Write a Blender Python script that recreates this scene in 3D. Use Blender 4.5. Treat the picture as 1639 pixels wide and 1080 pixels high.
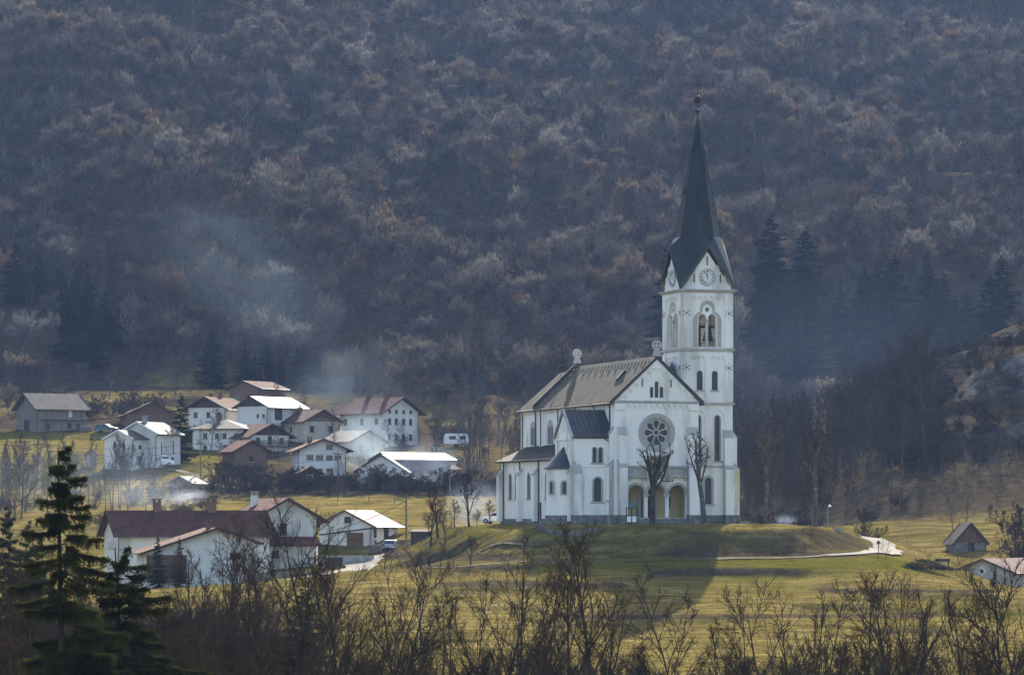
import bpy, bmesh, math, random
import numpy as np
from mathutils import Vector, Matrix
from mathutils.geometry import tessellate_polygon
R = math.radians
rnd = random.Random(7)
for o in list(bpy.data.objects):
    bpy.data.objects.remove(o)
SC = bpy.context.scene
COL = SC.collection

# ---------------------------------------------------------------- camera, sky, sun, exposure
F, YH, ZC = 5670.0, 835.0, 0.22          # focal length and horizon in photo pixels, eye height (church ground is 0)
cam_d = bpy.data.cameras.new('camera')
cam = bpy.data.objects.new('camera', cam_d)
COL.objects.link(cam)
cam.location = (0, 0, ZC)
cam.rotation_euler = (R(90), 0, 0)
cam_d.sensor_width = 36.0
cam_d.lens = 36.0 * F / 1639.0
cam_d.shift_y = (YH - 540.0) / 1639.0
cam_d.clip_start = 0.5
cam_d.clip_end = 6000
SC.camera = cam

SUN_EL, SUN_AZ = R(27.0), R(6.5)        # azimuth measured from +Y (straight ahead) towards +X
world = bpy.data.worlds.new('World')
SC.world = world
world.use_nodes = True
wn = world.node_tree
sky = wn.nodes.new('ShaderNodeTexSky')
sky.sky_type = 'NISHITA'
sky.sun_disc = False
sky.sun_elevation = SUN_EL
sky.sun_rotation = SUN_AZ
sky.air_density = 1.0
sky.dust_density = 2.0
sky.ozone_density = 0.4
bg = wn.nodes['Background']
wn.links.new(sky.outputs[0], bg.inputs[0])
bg.inputs[1].default_value = 0.115

sun_d = bpy.data.lights.new('sun', 'SUN')
sun = bpy.data.objects.new('sun', sun_d)
COL.objects.link(sun)
sun_d.energy = 4.9
sun_d.angle = R(0.5)
sun_d.color = (1.0, 0.92, 0.78)
sdir = Vector((math.sin(SUN_AZ) * math.cos(SUN_EL), math.cos(SUN_AZ) * math.cos(SUN_EL), math.sin(SUN_EL)))
sun.rotation_euler = sdir.to_track_quat('Z', 'Y').to_euler()
sun.location = (60, 300, 120)

SC.view_settings.view_transform = 'Standard'
SC.view_settings.look = 'None'
SC.view_settings.exposure = 1.68
SC.view_settings.gamma = 1.0
SC.render.engine = 'CYCLES'
SC.cycles.use_denoising = True
SC.cycles.denoising_prefilter = 'NONE'
SC.cycles.max_bounces = 6
SC.cycles.diffuse_bounces = 3
SC.cycles.transmission_bounces = 4
SC.cycles.transparent_max_bounces = 8
SC.cycles.volume_bounces = 1
SC.cycles.volume_step_rate = 2.0
SC.cycles.volume_max_steps = 160

# ---------------------------------------------------------------- helpers
def P(px, py, D):
    return Vector(((px - 819.5) / F * D, D, ZC + (YH - py) / F * D))
def PX(px, D):
    return (px - 819.5) / F * D
def PZ(py, D):
    return ZC + (YH - py) / F * D

class MB:
    def __init__(s):
        s.v = []; s.f = []; s.m = []
    def add(s, vs, fs, mi=0):
        b = len(s.v)
        s.v.extend([tuple(x) for x in vs])
        for f in fs:
            s.f.append(tuple(i + b for i in f)); s.m.append(mi)
    def box(s, x0, y0, z0, x1, y1, z1, mi=0):
        s.add([(x0,y0,z0),(x1,y0,z0),(x1,y1,z0),(x0,y1,z0),(x0,y0,z1),(x1,y0,z1),(x1,y1,z1),(x0,y1,z1)],
              [(3,2,1,0),(4,5,6,7),(0,1,5,4),(1,2,6,5),(2,3,7,6),(3,0,4,7)], mi)
    def tube(s, p0, p1, r0, r1=None, n=6, cap=True, mi=0):
        p0 = Vector(p0); p1 = Vector(p1)
        r1 = r0 if r1 is None else r1
        d = p1 - p0
        if d.length < 1e-6: return
        d.normalize()
        a = d.orthogonal().normalized(); b = d.cross(a)
        vs = []
        for p, r in ((p0, r0), (p1, r1)):
            for i in range(n):
                t = 2 * math.pi * i / n
                vs.append(p + (a * math.cos(t) + b * math.sin(t)) * r)
        fs = [(i, (i+1) % n, n + (i+1) % n, n + i) for i in range(n)]
        if cap:
            fs += [tuple(range(n-1, -1, -1)), tuple(range(n, 2*n))]
        s.add(vs, fs, mi)
    def beam(s, p0, p1, w, h, up=(0,0,1), mi=0):
        p0 = Vector(p0); p1 = Vector(p1); d = (p1 - p0).normalized()
        u = Vector(up); a = d.cross(u)
        if a.length < 1e-4: a = d.orthogonal()
        a.normalize(); u = a.cross(d).normalized()
        vs = []
        for p in (p0, p1):
            for x, z in ((-1,-1),(1,-1),(1,1),(-1,1)):
                vs.append(p + a * (x*w/2) + u * (z*h/2))
        s.add(vs, [(3,2,1,0),(4,5,6,7),(0,1,5,4),(1,2,6,5),(2,3,7,6),(3,0,4,7)], mi)
    def lathe(s, prof, c=(0,0,0), n=16, a0=0.0, a1=2*math.pi, mi=0):
        full = abs(a1 - a0 - 2*math.pi) < 1e-6
        k = n if full else n + 1
        vs = []
        for r, z in prof:
            for i in range(k):
                t = a0 + (a1 - a0) * i / n
                vs.append((c[0] + r*math.cos(t), c[1] + r*math.sin(t), c[2] + z))
        fs = []
        for j in range(len(prof) - 1):
            for i in range(n):
                i2 = (i + 1) % k
                fs.append((j*k+i, j*k+i2, (j+1)*k+i2, (j+1)*k+i))
        s.add(vs, fs, mi)
    def slab(s, quad, th, mi=0):
        q = [Vector(p) for p in quad]
        n = (q[1] - q[0]).cross(q[2] - q[0]).normalized()
        if n.z < 0: n = -n
        k = len(q)
        vs = q + [p - n * th for p in q]
        fs = [tuple(range(k)), tuple(range(2*k-1, k-1, -1))] + [(i, i+k, (i+1) % k + k, (i+1) % k) for i in range(k)]
        s.add(vs, fs, mi)
    def ball(s, c, r, n=10, mi=0, sz=1.0):
        prof = [(max(1e-4, r*math.sin(math.pi*j/n)), -r*sz*math.cos(math.pi*j/n)) for j in range(n+1)]
        s.lathe(prof, c, n + 2, mi=mi)
    def panel(s, fr, outline, holes=(), T=0.3, front=0.0, mi=0):
        loops = [list(outline)] + [list(h) for h in holes]
        vl = [[Vector((a, b, 0)) for a, b in lp] for lp in loops]
        flat = [p for lp in loops for p in lp]
        tris = tessellate_polygon(vl)
        N = len(flat)
        vs = [fr.pt(a, b, front) for a, b in flat] + [fr.pt(a, b, front - T) for a, b in flat]
        fs = [tuple(t) for t in tris] + [tuple(i + N for i in reversed(t)) for t in tris]
        k = 0
        for lp in loops:
            m = len(lp)
            for i in range(m):
                a, b = k + i, k + (i + 1) % m
                fs.append((a, b, b + N, a + N))
            k += m
        s.add(vs, fs, mi)
    def build(s, name, mats, parent=None, smooth=False, recalc=True):
        me = bpy.data.meshes.new(name)
        me.from_pydata(s.v, [], s.f)
        if not isinstance(mats, (list, tuple)): mats = [mats]
        for m in mats: me.materials.append(m)
        if len(mats) > 1:
            me.polygons.foreach_set('material_index', s.m)
        if recalc and len(s.f) < 60000:
            bm = bmesh.new(); bm.from_mesh(me)
            bmesh.ops.recalc_face_normals(bm, faces=bm.faces)
            bm.to_mesh(me); bm.free()
        if smooth:
            me.polygons.foreach_set('use_smooth', [True] * len(me.polygons))
        me.update()
        o = bpy.data.objects.new(name, me)
        COL.objects.link(o)
        if parent is not None: o.parent = parent
        return o

class Fr:                                   # a wall plane: origin, horizontal direction, outward normal
    def __init__(s, o, sx, n):
        s.o = Vector(o); s.s = Vector(sx); s.n = Vector(n)
    def pt(s, a, b, d=0.0):
        return s.o + s.s * a + s.n * d + Vector((0, 0, b))

def rect(x0, z0, x1, z1):
    return [(x0, z0), (x1, z0), (x1, z1), (x0, z1)]
def arch(x, z0, w, zt, n=10):
    r = w / 2; zs = zt - r
    return [(x - r, z0), (x + r, z0)] + [(x + r*math.cos(math.pi*i/n), zs + r*math.sin(math.pi*i/n)) for i in range(n+1)]
def circ(x, z, r, n=32):
    return [(x + r*math.cos(2*math.pi*i/n), z + r*math.sin(2*math.pi*i/n)) for i in range(n)]

def tag(o, label=None, cat=None, group=None, kind=None):
    if label: o['label'] = label
    if cat: o['category'] = cat
    if group: o['group'] = group
    if kind: o['kind'] = kind
    return o
def thing(name, label, cat, loc=(0,0,0), rz=0.0, group=None):
    o = bpy.data.objects.new(name, None)
    COL.objects.link(o)
    o.empty_display_size = 0.5
    o.location = loc; o.rotation_euler = (0, 0, rz)
    return tag(o, label, cat, group)
KIDS = {}
def dup(root, loc, rz=0.0, scale=1.0, label=None, group=None):
    r = root.copy(); COL.objects.link(r)
    r.location = loc; r.rotation_euler = (0, 0, rz)
    r.scale = (scale,)*3 if not isinstance(scale, (tuple, list)) else scale
    if label: r['label'] = label
    if group: r['group'] = group
    if root.name not in KIDS:
        KIDS[root.name] = [(c, list(c.children)) for c in root.children]
    for ch, gs in KIDS[root.name]:
        c = ch.copy(); COL.objects.link(c); c.parent = r
        for g in gs:
            d = g.copy(); COL.objects.link(d); d.parent = c
    return r

# ---------------------------------------------------------------- materials
def nodes(name):
    m = bpy.data.materials.new(name); m.use_nodes = True
    nt = m.node_tree
    return m, nt, nt.nodes['Principled BSDF'], nt.nodes, nt.links
def mk(name, c1, c2=None, scale=1.0, rough=0.85, bump=0.0, bscale=20.0, spec=0.02, metal=0.0, stretch=(1,1,1), c3=None, s3=0.3, lo=0.35, hi=0.65):
    m, nt, b, N, L = nodes(name)
    b.inputs['Roughness'].default_value = rough
    b.inputs['Specular IOR Level'].default_value = spec
    b.inputs['Metallic'].default_value = metal
    if c2 is None:
        c2 = tuple(x*0.82 for x in c1)
    tc = N.new('ShaderNodeTexCoord')
    mp = N.new('ShaderNodeMapping'); mp.inputs['Scale'].default_value = stretch
    L.new(tc.outputs['Object'], mp.inputs[0])
    nz = N.new('ShaderNodeTexNoise'); nz.inputs['Scale'].default_value = scale; nz.inputs['Detail'].default_value = 6; nz.inputs['Roughness'].default_value = 0.6
    L.new(mp.outputs[0], nz.inputs[0])
    rp = N.new('ShaderNodeValToRGB')
    rp.color_ramp.elements[0].position = lo; rp.color_ramp.elements[1].position = hi
    rp.color_ramp.elements[0].color = (*c1, 1); rp.color_ramp.elements[1].color = (*c2, 1)
    L.new(nz.outputs[0], rp.inputs[0])
    col = rp.outputs[0]
    if c3 is not None:
        n3 = N.new('ShaderNodeTexNoise'); n3.inputs['Scale'].default_value = s3; n3.inputs['Detail'].default_value = 5
        L.new(mp.outputs[0], n3.inputs[0])
        r3 = N.new('ShaderNodeValToRGB'); r3.color_ramp.elements[0].position = 0.52; r3.color_ramp.elements[1].position = 0.68
        L.new(n3.outputs[0], r3.inputs[0])
        mx = N.new('ShaderNodeMix'); mx.data_type = 'RGBA'
        L.new(r3.outputs[0], mx.inputs[0]); L.new(col, mx.inputs[6]); mx.inputs[7].default_value = (*c3, 1)
        col = mx.outputs[2]
    L.new(col, b.inputs['Base Color'])
    if bump > 0:
        nb = N.new('ShaderNodeTexNoise'); nb.inputs['Scale'].default_value = bscale; nb.inputs['Detail'].default_value = 6
        L.new(mp.outputs[0], nb.inputs[0])
        bp = N.new('ShaderNodeBump'); bp.inputs['Strength'].default_value = bump; bp.inputs['Distance'].default_value = 0.05
        L.new(nb.outputs[0], bp.inputs['Height']); L.new(bp.outputs[0], b.inputs['Normal'])
    return m
def mroof(name, c1, c2, c3=None, course=3.2, col=4.0, rough=0.9, spec=0.04, scale=0.8, bump=0.9, axis='Y'):
    """roof covering: courses running along the eaves (bands in z), joints along the ridge axis"""
    m, nt, b, N, L = nodes(name)
    b.inputs['Roughness'].default_value = rough
    b.inputs['Specular IOR Level'].default_value = spec
    tc = N.new('ShaderNodeTexCoord')
    nz = N.new('ShaderNodeTexNoise'); nz.inputs['Scale'].default_value = scale; nz.inputs['Detail'].default_value = 8; nz.inputs['Roughness'].default_value = 0.7
    L.new(tc.outputs['Object'], nz.inputs[0])
    rp = N.new('ShaderNodeValToRGB'); rp.color_ramp.elements[0].position = 0.35; rp.color_ramp.elements[1].position = 0.66
    rp.color_ramp.elements[0].color = (*c1, 1); rp.color_ramp.elements[1].color = (*c2, 1)
    if c3 is not None:
        e = rp.color_ramp.elements.new(0.78); e.color = (*c3, 1)
    L.new(nz.outputs[0], rp.inputs[0])
    # single tiles differ a little
    bk = N.new('ShaderNodeTexBrick')
    mp = N.new('ShaderNodeMapping')
    mp.inputs['Rotation'].default_value = (0, R(90), 0) if axis == 'X' else (R(90), 0, R(90))
    cb = N.new('ShaderNodeCombineXYZ'); sp = N.new('ShaderNodeSeparateXYZ')
    L.new(tc.outputs['Object'], sp.inputs[0])
    L.new(sp.outputs[1 if axis == 'Y' else 0], cb.inputs[0]); L.new(sp.outputs[2], cb.inputs[1])
    L.new(cb.outputs[0], bk.inputs[0])
    bk.inputs['Scale'].default_value = 1.0
    bk.inputs['Brick Width'].default_value = 1.0 / col
    bk.inputs['Row Height'].default_value = 1.0 / course
    bk.inputs['Mortar Size'].default_value = 0.02
    bk.inputs['Color1'].default_value = (1, 1, 1, 1); bk.inputs['Color2'].default_value = (0.72, 0.72, 0.72, 1); bk.inputs['Mortar'].default_value = (0.5, 0.5, 0.5, 1)
    mx = N.new('ShaderNodeMix'); mx.data_type = 'RGBA'; mx.blend_type = 'MULTIPLY'; mx.inputs[0].default_value = 0.8
    L.new(rp.outputs[0], mx.inputs[6]); L.new(bk.outputs[0], mx.inputs[7])
    L.new(mx.outputs[2], b.inputs['Base Color'])
    bp = N.new('ShaderNodeBump'); bp.inputs['Strength'].default_value = bump; bp.inputs['Distance'].default_value = 0.04
    L.new(bk.outputs[1], bp.inputs['Height']); bp.invert = True
    L.new(bp.outputs[0], b.inputs['Normal'])
    return m
def mplank(name, c1, c2, width=0.2, axis=0):
    m, nt, b, N, L = nodes(name)
    b.inputs['Roughness'].default_value = 0.85
    b.inputs['Specular IOR Level'].default_value = 0.02
    tc = N.new('ShaderNodeTexCoord')
    mp = N.new('ShaderNodeMapping'); mp.inputs['Scale'].default_value = (1/width, 1/width, 0.25)
    L.new(tc.outputs['Object'], mp.inputs[0])
    vo = N.new('ShaderNodeTexNoise'); vo.inputs['Scale'].default_value = 1.0; vo.inputs['Detail'].default_value = 4
    L.new(mp.outputs[0], vo.inputs[0])
    rp = N.new('ShaderNodeValToRGB'); rp.color_ramp.elements[0].position = 0.3; rp.color_ramp.elements[1].position = 0.7
    rp.color_ramp.elements[0].color = (*c1, 1); rp.color_ramp.elements[1].color = (*c2, 1)
    L.new(vo.outputs[0], rp.inputs[0])
    L.new(rp.outputs[0], b.inputs['Base Color'])
    return m
def mtwig(name, cols, trans=0.35, vary=0.35):
    """bark and twigs; every tree takes its own tone"""
    m = bpy.data.materials.new(name); m.use_nodes = True
    nt = m.node_tree; N, L = nt.nodes, nt.links
    N.remove(N['Principled BSDF'])
    oi = N.new('ShaderNodeObjectInfo')
    rp = N.new('ShaderNodeValToRGB')
    els = rp.color_ramp.elements
    els[0].color = (*cols[0], 1); els[-1].color = (*cols[-1], 1)
    for i in range(1, len(cols) - 1):
        e = els.new(i/(len(cols) - 1)); e.color = (*cols[i], 1)
    rp.color_ramp.interpolation = 'LINEAR'
    L.new(oi.outputs['Random'], rp.inputs[0])
    tc = N.new('ShaderNodeTexCoord'); nz = N.new('ShaderNodeTexNoise'); nz.inputs['Scale'].default_value = 0.9; nz.inputs['Detail'].default_value = 3
    L.new(tc.outputs['Object'], nz.inputs[0])
    hs = N.new('ShaderNodeHueSaturation')
    mr = N.new('ShaderNodeMapRange'); mr.inputs[1].default_value = 0.3; mr.inputs[2].default_value = 0.7
    mr.inputs[3].default_value = 1 - vary; mr.inputs[4].default_value = 1 + vary
    L.new(nz.outputs[0], mr.inputs[0]); L.new(mr.outputs[0], hs.inputs['Value']); L.new(rp.outputs[0], hs.inputs['Color'])
    df = N.new('ShaderNodeBsdfDiffuse'); L.new(hs.outputs[0], df.inputs[0])
    out = N['Material Output']
    if trans > 0:
        tr = N.new('ShaderNodeBsdfTranslucent'); L.new(hs.outputs[0], tr.inputs[0])
        ms = N.new('ShaderNodeMixShader'); ms.inputs[0].default_value = trans
        L.new(df.outputs[0], ms.inputs[1]); L.new(tr.outputs[0], ms.inputs[2]); L.new(ms.outputs[0], out.inputs[0])
    else:
        L.new(df.outputs[0], out.inputs[0])
    return m
def mglass(name, c=(0.03, 0.035, 0.045), rough=0.15):
    m, nt, b, N, L = nodes(name)
    b.inputs['Base Color'].default_value = (*c, 1); b.inputs['Roughness'].default_value = rough
    b.inputs['Specular IOR Level'].default_value = 0.5
    return m

M = {}
M['plaster'] = mk('white_plaster', (0.82, 0.80, 0.755), (0.73, 0.715, 0.67), 0.5, 0.9, 0.12, 9, 0.02, stretch=(1,1,0.22), c3=(0.50, 0.485, 0.43), s3=0.5)
M['trim'] = mk('stone_trim', (0.44, 0.425, 0.385), (0.34, 0.33, 0.30), 1.2, 0.9, 0.2, 14, 0.1)
M['stone'] = mk('plinth_stone', (0.22, 0.215, 0.20), (0.10, 0.10, 0.095), 1.6, 0.95, 0.9, 3, 0.1)
M['yellow'] = mk('yellow_plaster', (0.62, 0.52, 0.24), (0.52, 0.43, 0.19), 0.7, 0.9)
M['stain'] = mk('mossy_stain', (0.50, 0.49, 0.24), (0.66, 0.65, 0.52), 1.4, 0.95, stretch=(1,1,0.4))
M['slate'] = mroof('mossy_slate', (0.065, 0.062, 0.052), (0.12, 0.112, 0.082), (0.21, 0.185, 0.11), 2.6, 1.6, 0.95, 0.05, 0.55)
M['dark_metal'] = mroof('dark_sheet_metal', (0.022, 0.026, 0.030), (0.05, 0.055, 0.06), None, 0.45, 1.5, 0.45, 0.4, 0.7, 0.5, axis='X')
M['aisle_roof'] = mroof('aisle_slate', (0.022, 0.023, 0.025), (0.05, 0.05, 0.047), (0.10, 0.095, 0.075), 2.6, 1.6, 0.9, 0.08, 0.5)
M['copper'] = mk('aged_copper', (0.006, 0.011, 0.012), (0.024, 0.040, 0.038), 0.7, 0.55, 0.25, 3, 0.25, stretch=(1,1,0.3), c3=(0.015, 0.022, 0.024), s3=0.3)
M['iron'] = mk('dark_iron', (0.025, 0.025, 0.027), (0.05, 0.045, 0.04), 3, 0.6)
M['pipe'] = mk('dark_pipe', (0.03, 0.028, 0.027), (0.05, 0.047, 0.045), 2, 0.5, spec=0.4)
M['glass'] = mglass('dark_glass')
M['lead_glass'] = mk('leaded_glass', (0.012, 0.014, 0.02), (0.035, 0.04, 0.05), 6, 0.3, 0.3, 8, 0.5)
M['wood_dark'] = mplank('dark_planks', (0.05, 0.038, 0.03), (0.10, 0.08, 0.065))
M['wood_grey'] = mplank('weathered_planks', (0.13, 0.115, 0.10), (0.24, 0.22, 0.20))
M['wood_brown'] = mplank('brown_planks', (0.10, 0.06, 0.04), (0.17, 0.11, 0.075))
M['house_white'] = mk('house_plaster', (0.64, 0.63, 0.60), (0.52, 0.51, 0.48), 0.4, 0.9, stretch=(1,1,0.35), c3=(0.40, 0.385, 0.35), s3=0.4)
M['house_beige'] = mk('beige_plaster', (0.50, 0.45, 0.37), (0.38, 0.34, 0.28), 0.6, 0.9, c3=(0.32, 0.29, 0.25), s3=0.35)
M['brick'] = mk('raw_brick', (0.19, 0.115, 0.085), (0.14, 0.09, 0.07), 2.0, 0.9, 0.4, 8)
M['roof_brown'] = mroof('brown_tiles', (0.075, 0.038, 0.028), (0.125, 0.062, 0.045), None, 3.4, 3.6)
M['roof_red'] = mroof('red_tiles', (0.115, 0.05, 0.040), (0.17, 0.075, 0.058), None, 3.4, 3.6)
M['roof_mauve'] = mroof('weathered_red_tiles', (0.10, 0.055, 0.053), (0.16, 0.09, 0.085), None, 3.4, 3.6)
M['roof_grey'] = mroof('grey_tiles', (0.085, 0.082, 0.078), (0.14, 0.132, 0.12), (0.20, 0.185, 0.16), 3.4, 3.6, 0.8, 0.15)
M['roof_pale'] = mroof('pale_fibre_cement', (0.085, 0.076, 0.064), (0.135, 0.124, 0.105), (0.06, 0.045, 0.03), 1.0, 1.2, 0.8, 0.12)
M['roof_tin'] = mroof('bright_tin', (0.20, 0.20, 0.205), (0.30, 0.30, 0.305), None, 0.6, 1.6, 0.6, 0.15)
M['frame_dark'] = mk('dark_frame', (0.05, 0.04, 0.035), (0.08, 0.06, 0.05), 3, 0.6)
M['frame_white'] = mk('white_frame', (0.7, 0.7, 0.68), (0.6, 0.6, 0.58), 3, 0.6)
M['concrete'] = mk('concrete', (0.36, 0.35, 0.33), (0.26, 0.25, 0.24), 0.9, 0.95, 0.4, 6)
M['gravel'] = mk('pale_gravel', (0.25, 0.235, 0.20), (0.17, 0.155, 0.13), 0.6, 0.95, 0.5, 5)
M['track'] = mk('grass_track', (0.12, 0.10, 0.065), (0.07, 0.062, 0.025), 0.35, 0.95, 0.5, 5)
M['rock'] = mk('limestone', (0.34, 0.34, 0.33), (0.14, 0.135, 0.12), 0.5, 0.95, 1.0, 1.5)
M['car_paint_white'] = mk('white_car_paint', (0.72, 0.73, 0.74), (0.68, 0.69, 0.70), 1, 0.25, spec=0.6)
M['car_paint_silver'] = mk('silver_car_paint', (0.36, 0.38, 0.42), (0.32, 0.34, 0.38), 1, 0.25, spec=0.6, metal=0.3)
M['car_paint_green'] = mk('green_car_paint', (0.01, 0.06, 0.055), (0.01, 0.05, 0.045), 1, 0.25, spec=0.6)
M['tyre'] = mk('tyre_rubber', (0.02, 0.02, 0.02), (0.03, 0.03, 0.03), 3, 0.9)
M['lamp_glass'] = mk('pale_lamp_cover', (0.75, 0.76, 0.78), (0.7, 0.7, 0.72), 3, 0.2, spec=0.6)
M['zinc'] = mk('zinc_post', (0.30, 0.31, 0.32), (0.24, 0.25, 0.26), 3, 0.45, spec=0.5, metal=0.3)
M['bark'] = mtwig('dark_bark', [(0.045, 0.038, 0.030), (0.07, 0.059, 0.045)], 0.0)
M['bark_moss'] = mk('mossy_bark', (0.055, 0.05, 0.042), (0.12, 0.115, 0.085), 1.6, 0.95, 0.8, 8, 0.1, c3=(0.20, 0.20, 0.16), s3=1.2)
M['twig_near'] = mtwig('brown_twigs', [(0.052, 0.040, 0.028), (0.085, 0.064, 0.042), (0.11, 0.075, 0.047), (0.085, 0.074, 0.050)], 0.4)
M['twig_pale'] = mtwig('grey_twigs', [(0.09, 0.08, 0.075), (0.13, 0.115, 0.10), (0.16, 0.14, 0.125)], 0.3)
M['bark_far'] = mtwig('grey_bark', [(0.10, 0.09, 0.085), (0.15, 0.14, 0.13)], 0.1)
M['twig_far'] = mtwig('woodland_twigs', [(0.095, 0.086, 0.073), (0.135, 0.112, 0.085), (0.185, 0.178, 0.155), (0.15, 0.105, 0.064), (0.09, 0.083, 0.072), (0.15, 0.142, 0.125), (0.078, 0.069, 0.056), (0.22, 0.213, 0.188), (0.12, 0.104, 0.085), (0.16, 0.152, 0.135), (0.10, 0.08, 0.058)], 0.4, 0.35)
M['twig_wood'] = mtwig('dark_wood_twigs', [(0.06, 0.05, 0.045), (0.085, 0.062, 0.05), (0.10, 0.085, 0.075), (0.07, 0.055, 0.048)], 0.3, 0.3)
M['leaf_dry'] = mtwig('dry_leaves', [(0.15, 0.085, 0.045), (0.19, 0.125, 0.062), (0.12, 0.068, 0.04)], 0.4)
M['needle'] = mtwig('spruce_needles', [(0.026, 0.031, 0.011), (0.042, 0.046, 0.015)], 0.3, 0.45)
M['needle_far'] = mtwig('far_needles', [(0.012, 0.030, 0.022), (0.020, 0.044, 0.028)], 0.1, 0.4)
M['ivy'] = mtwig('ivy_leaves', [(0.03, 0.04, 0.012), (0.05, 0.055, 0.02)], 0.25)
M['straw'] = mtwig('dry_grass', [(0.12, 0.095, 0.028), (0.15, 0.12, 0.04), (0.09, 0.085, 0.02)], 0.35)
# ---------------------------------------------------------------- terrain
CTRL = [ # photo x, photo y, distance: places where the ground was read off the photograph
 (-900,1120,0.1),
 # meadow below the knoll
 (500,925,384),(700,920,384),(900,922,382),(1100,922,382),(1300,922,382),(1500,926,380),(1640,946,382),(1900,942,380),
 (400,958,362),(600,956,362),(800,956,362),(1000,956,362),(1200,956,362),(1400,956,362),(1640,962,360),(1900,968,360),
 (300,1004,335),(600,1002,335),(900,1000,335),(1200,1000,335),(1500,1002,335),(1800,1006,335),
 (300,1046,305),(700,1044,305),(1100,1042,305),(1500,1044,305),(1900,1048,305),
 (300,1078,278),(700,1076,278),(1100,1076,278),(1500,1076,278),(1900,1078,278),
 # road ring around the knoll
 (690,908,396),(850,899,396),(1000,894,397),(1150,893,397),(1300,891,397),(1390,887,402),(1430,879,420),(1430,868,445),
 (1450,893,408),(1520,900,408),(1585,936,402),(1640,944,400),(1750,944,400),(1570,938,415),(1590,950,424),(1640,955,424),(1720,955,424),(1640,925,440),(1720,920,440),
 # slope left of the church
 (620,902,424),(660,890,425),(700,876,428),(740,861,430),(775,851,432),(800,846,436),(660,880,440),(700,868,446),(780,846,450),
 # yard of the lower farm
 (560,912,418),(480,925,408),(400,934,402),(300,942,400),(200,945,400),(60,950,400),(-200,960,400),
 (560,892,455),(630,884,462),(450,905,450),(300,915,450),(150,920,450),(-100,925,450),
 # field behind
 (680,838,480),(800,830,490),(420,832,490),(560,828,492),(200,840,490),(0,845,490),(-200,850,490),
 (330,806,525),(560,808,525),(760,806,525),(100,815,525),(560,795,558),(760,795,558),(330,795,558),
 # village slope
 (60,790,560),(200,775,560),(-150,790,560),
 (210,747,592),(330,752,590),(450,762,588),(560,764,588),(680,780,580),(780,770,590),
 (60,715,620),(200,712,625),(350,722,620),(500,720,622),(640,722,630),(760,715,630),(900,740,620),(1050,760,620),
 (60,688,652),(180,684,655),(330,682,655),(430,690,655),(560,700,660),(700,690,670),(850,680,680),(1000,690,690),(-150,690,650),
 (180,640,705),(330,625,715),(430,632,712),(560,650,712),(-100,640,705),(750,640,720),(1000,640,730),
 # behind the church and the hill on the right
 (900,842,480),(1000,845,490),(1100,845,500),(1200,842,500),(1300,838,500),
 (1200,800,560),(1300,780,570),(1080,800,560),
 (1430,893,450),(1550,891,450),(1640,891,450),(1900,880,450),
 (1430,840,478),(1550,825,485),(1640,815,485),(1900,800,485),
 (1430,775,508),(1550,752,514),(1640,742,516),(1900,720,516),
 (1520,665,545),(1640,640,545),(1900,600,545),(1440,705,548),(1350,745,560),(1250,770,575),
 (1640,535,577),(1570,552,577),(1500,590,580),(1440,640,590),(1350,690,610),(1250,725,630),(1900,470,577),
 (1640,600,650),(1500,640,660),(1900,560,650),
 (1640,600,720),(1400,640,725),(1200,650,730),
]
cx = np.array([PX(a, d) for a, b, d in CTRL]); cy = np.array([float(d) for a, b, d in CTRL]); cz = np.array([PZ(b, d) for a, b, d in CTRL])
EXTRA = [(0,0,-2.0),(60,0,-2.5),(-60,0,-2.5),(0,60,-7.5),(60,60,-8),(-60,60,-8),(0,120,-14.5),(40,120,-15),(-40,120,-14),(0,165,-14.5),(50,165,-15),(-50,165,-14),
         (0,205,-14.0),(60,205,-14),(-60,205,-13.8),(0,245,-13.2),(60,245,-13.2),(-60,245,-13.2),(150,165,-14),(-150,165,-13),(0,-150,4),(150,-100,3),(-150,-100,3)]
cx = np.concatenate([cx[1:], [e[0] for e in EXTRA]]); cy = np.concatenate([cy[1:], [e[1] for e in EXTRA]]); cz = np.concatenate([cz[1:], [e[2] for e in EXTRA]])
def _k(dx, dy): return np.sqrt(dx*dx + dy*dy + 36.0)
_A = np.zeros((len(cx)+1, len(cx)+1))
_A[:-1, :-1] = _k(cx[:, None] - cx[None], cy[:, None] - cy[None])
_A[:-1, :-1] += np.eye(len(cx)) * -0.4
_A[-1, :-1] = 1; _A[:-1, -1] = 1
_w = np.linalg.solve(_A, np.concatenate([cz, [0.0]]))
PLATEAU = [(-3,424),(2,411.5),(10,407),(22,404.5),(31,405.5),(36,410.5),(38.5,420),(38,436),(32,456),(18,474),(-4,470),(-9,455),(-6,438)]
def seg_dist(x, y, poly):
    d = np.full(x.shape, 1e9); ins = np.zeros(x.shape, bool)
    n = len(poly)
    for i in range(n):
        x0, y0 = poly[i]; x1, y1 = poly[(i+1) % n]
        ex, ey = x1-x0, y1-y0
        t = np.clip(((x-x0)*ex + (y-y0)*ey) / (ex*ex + ey*ey), 0, 1)
        d = np.minimum(d, np.hypot(x - x0 - t*ex, y - y0 - t*ey))
        c = ((y0 > y) != (y1 > y))
        with np.errstate(divide='ignore', invalid='ignore'):
            xi = (x1-x0) * (y-y0) / (y1-y0 if y1 != y0 else 1e-9) + x0
        ins ^= (c & (x < xi))
    return d, ins
def sm(a, b, t):
    t = np.clip((t - a) / (b - a), 0, 1); return t*t*(3 - 2*t)
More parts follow.
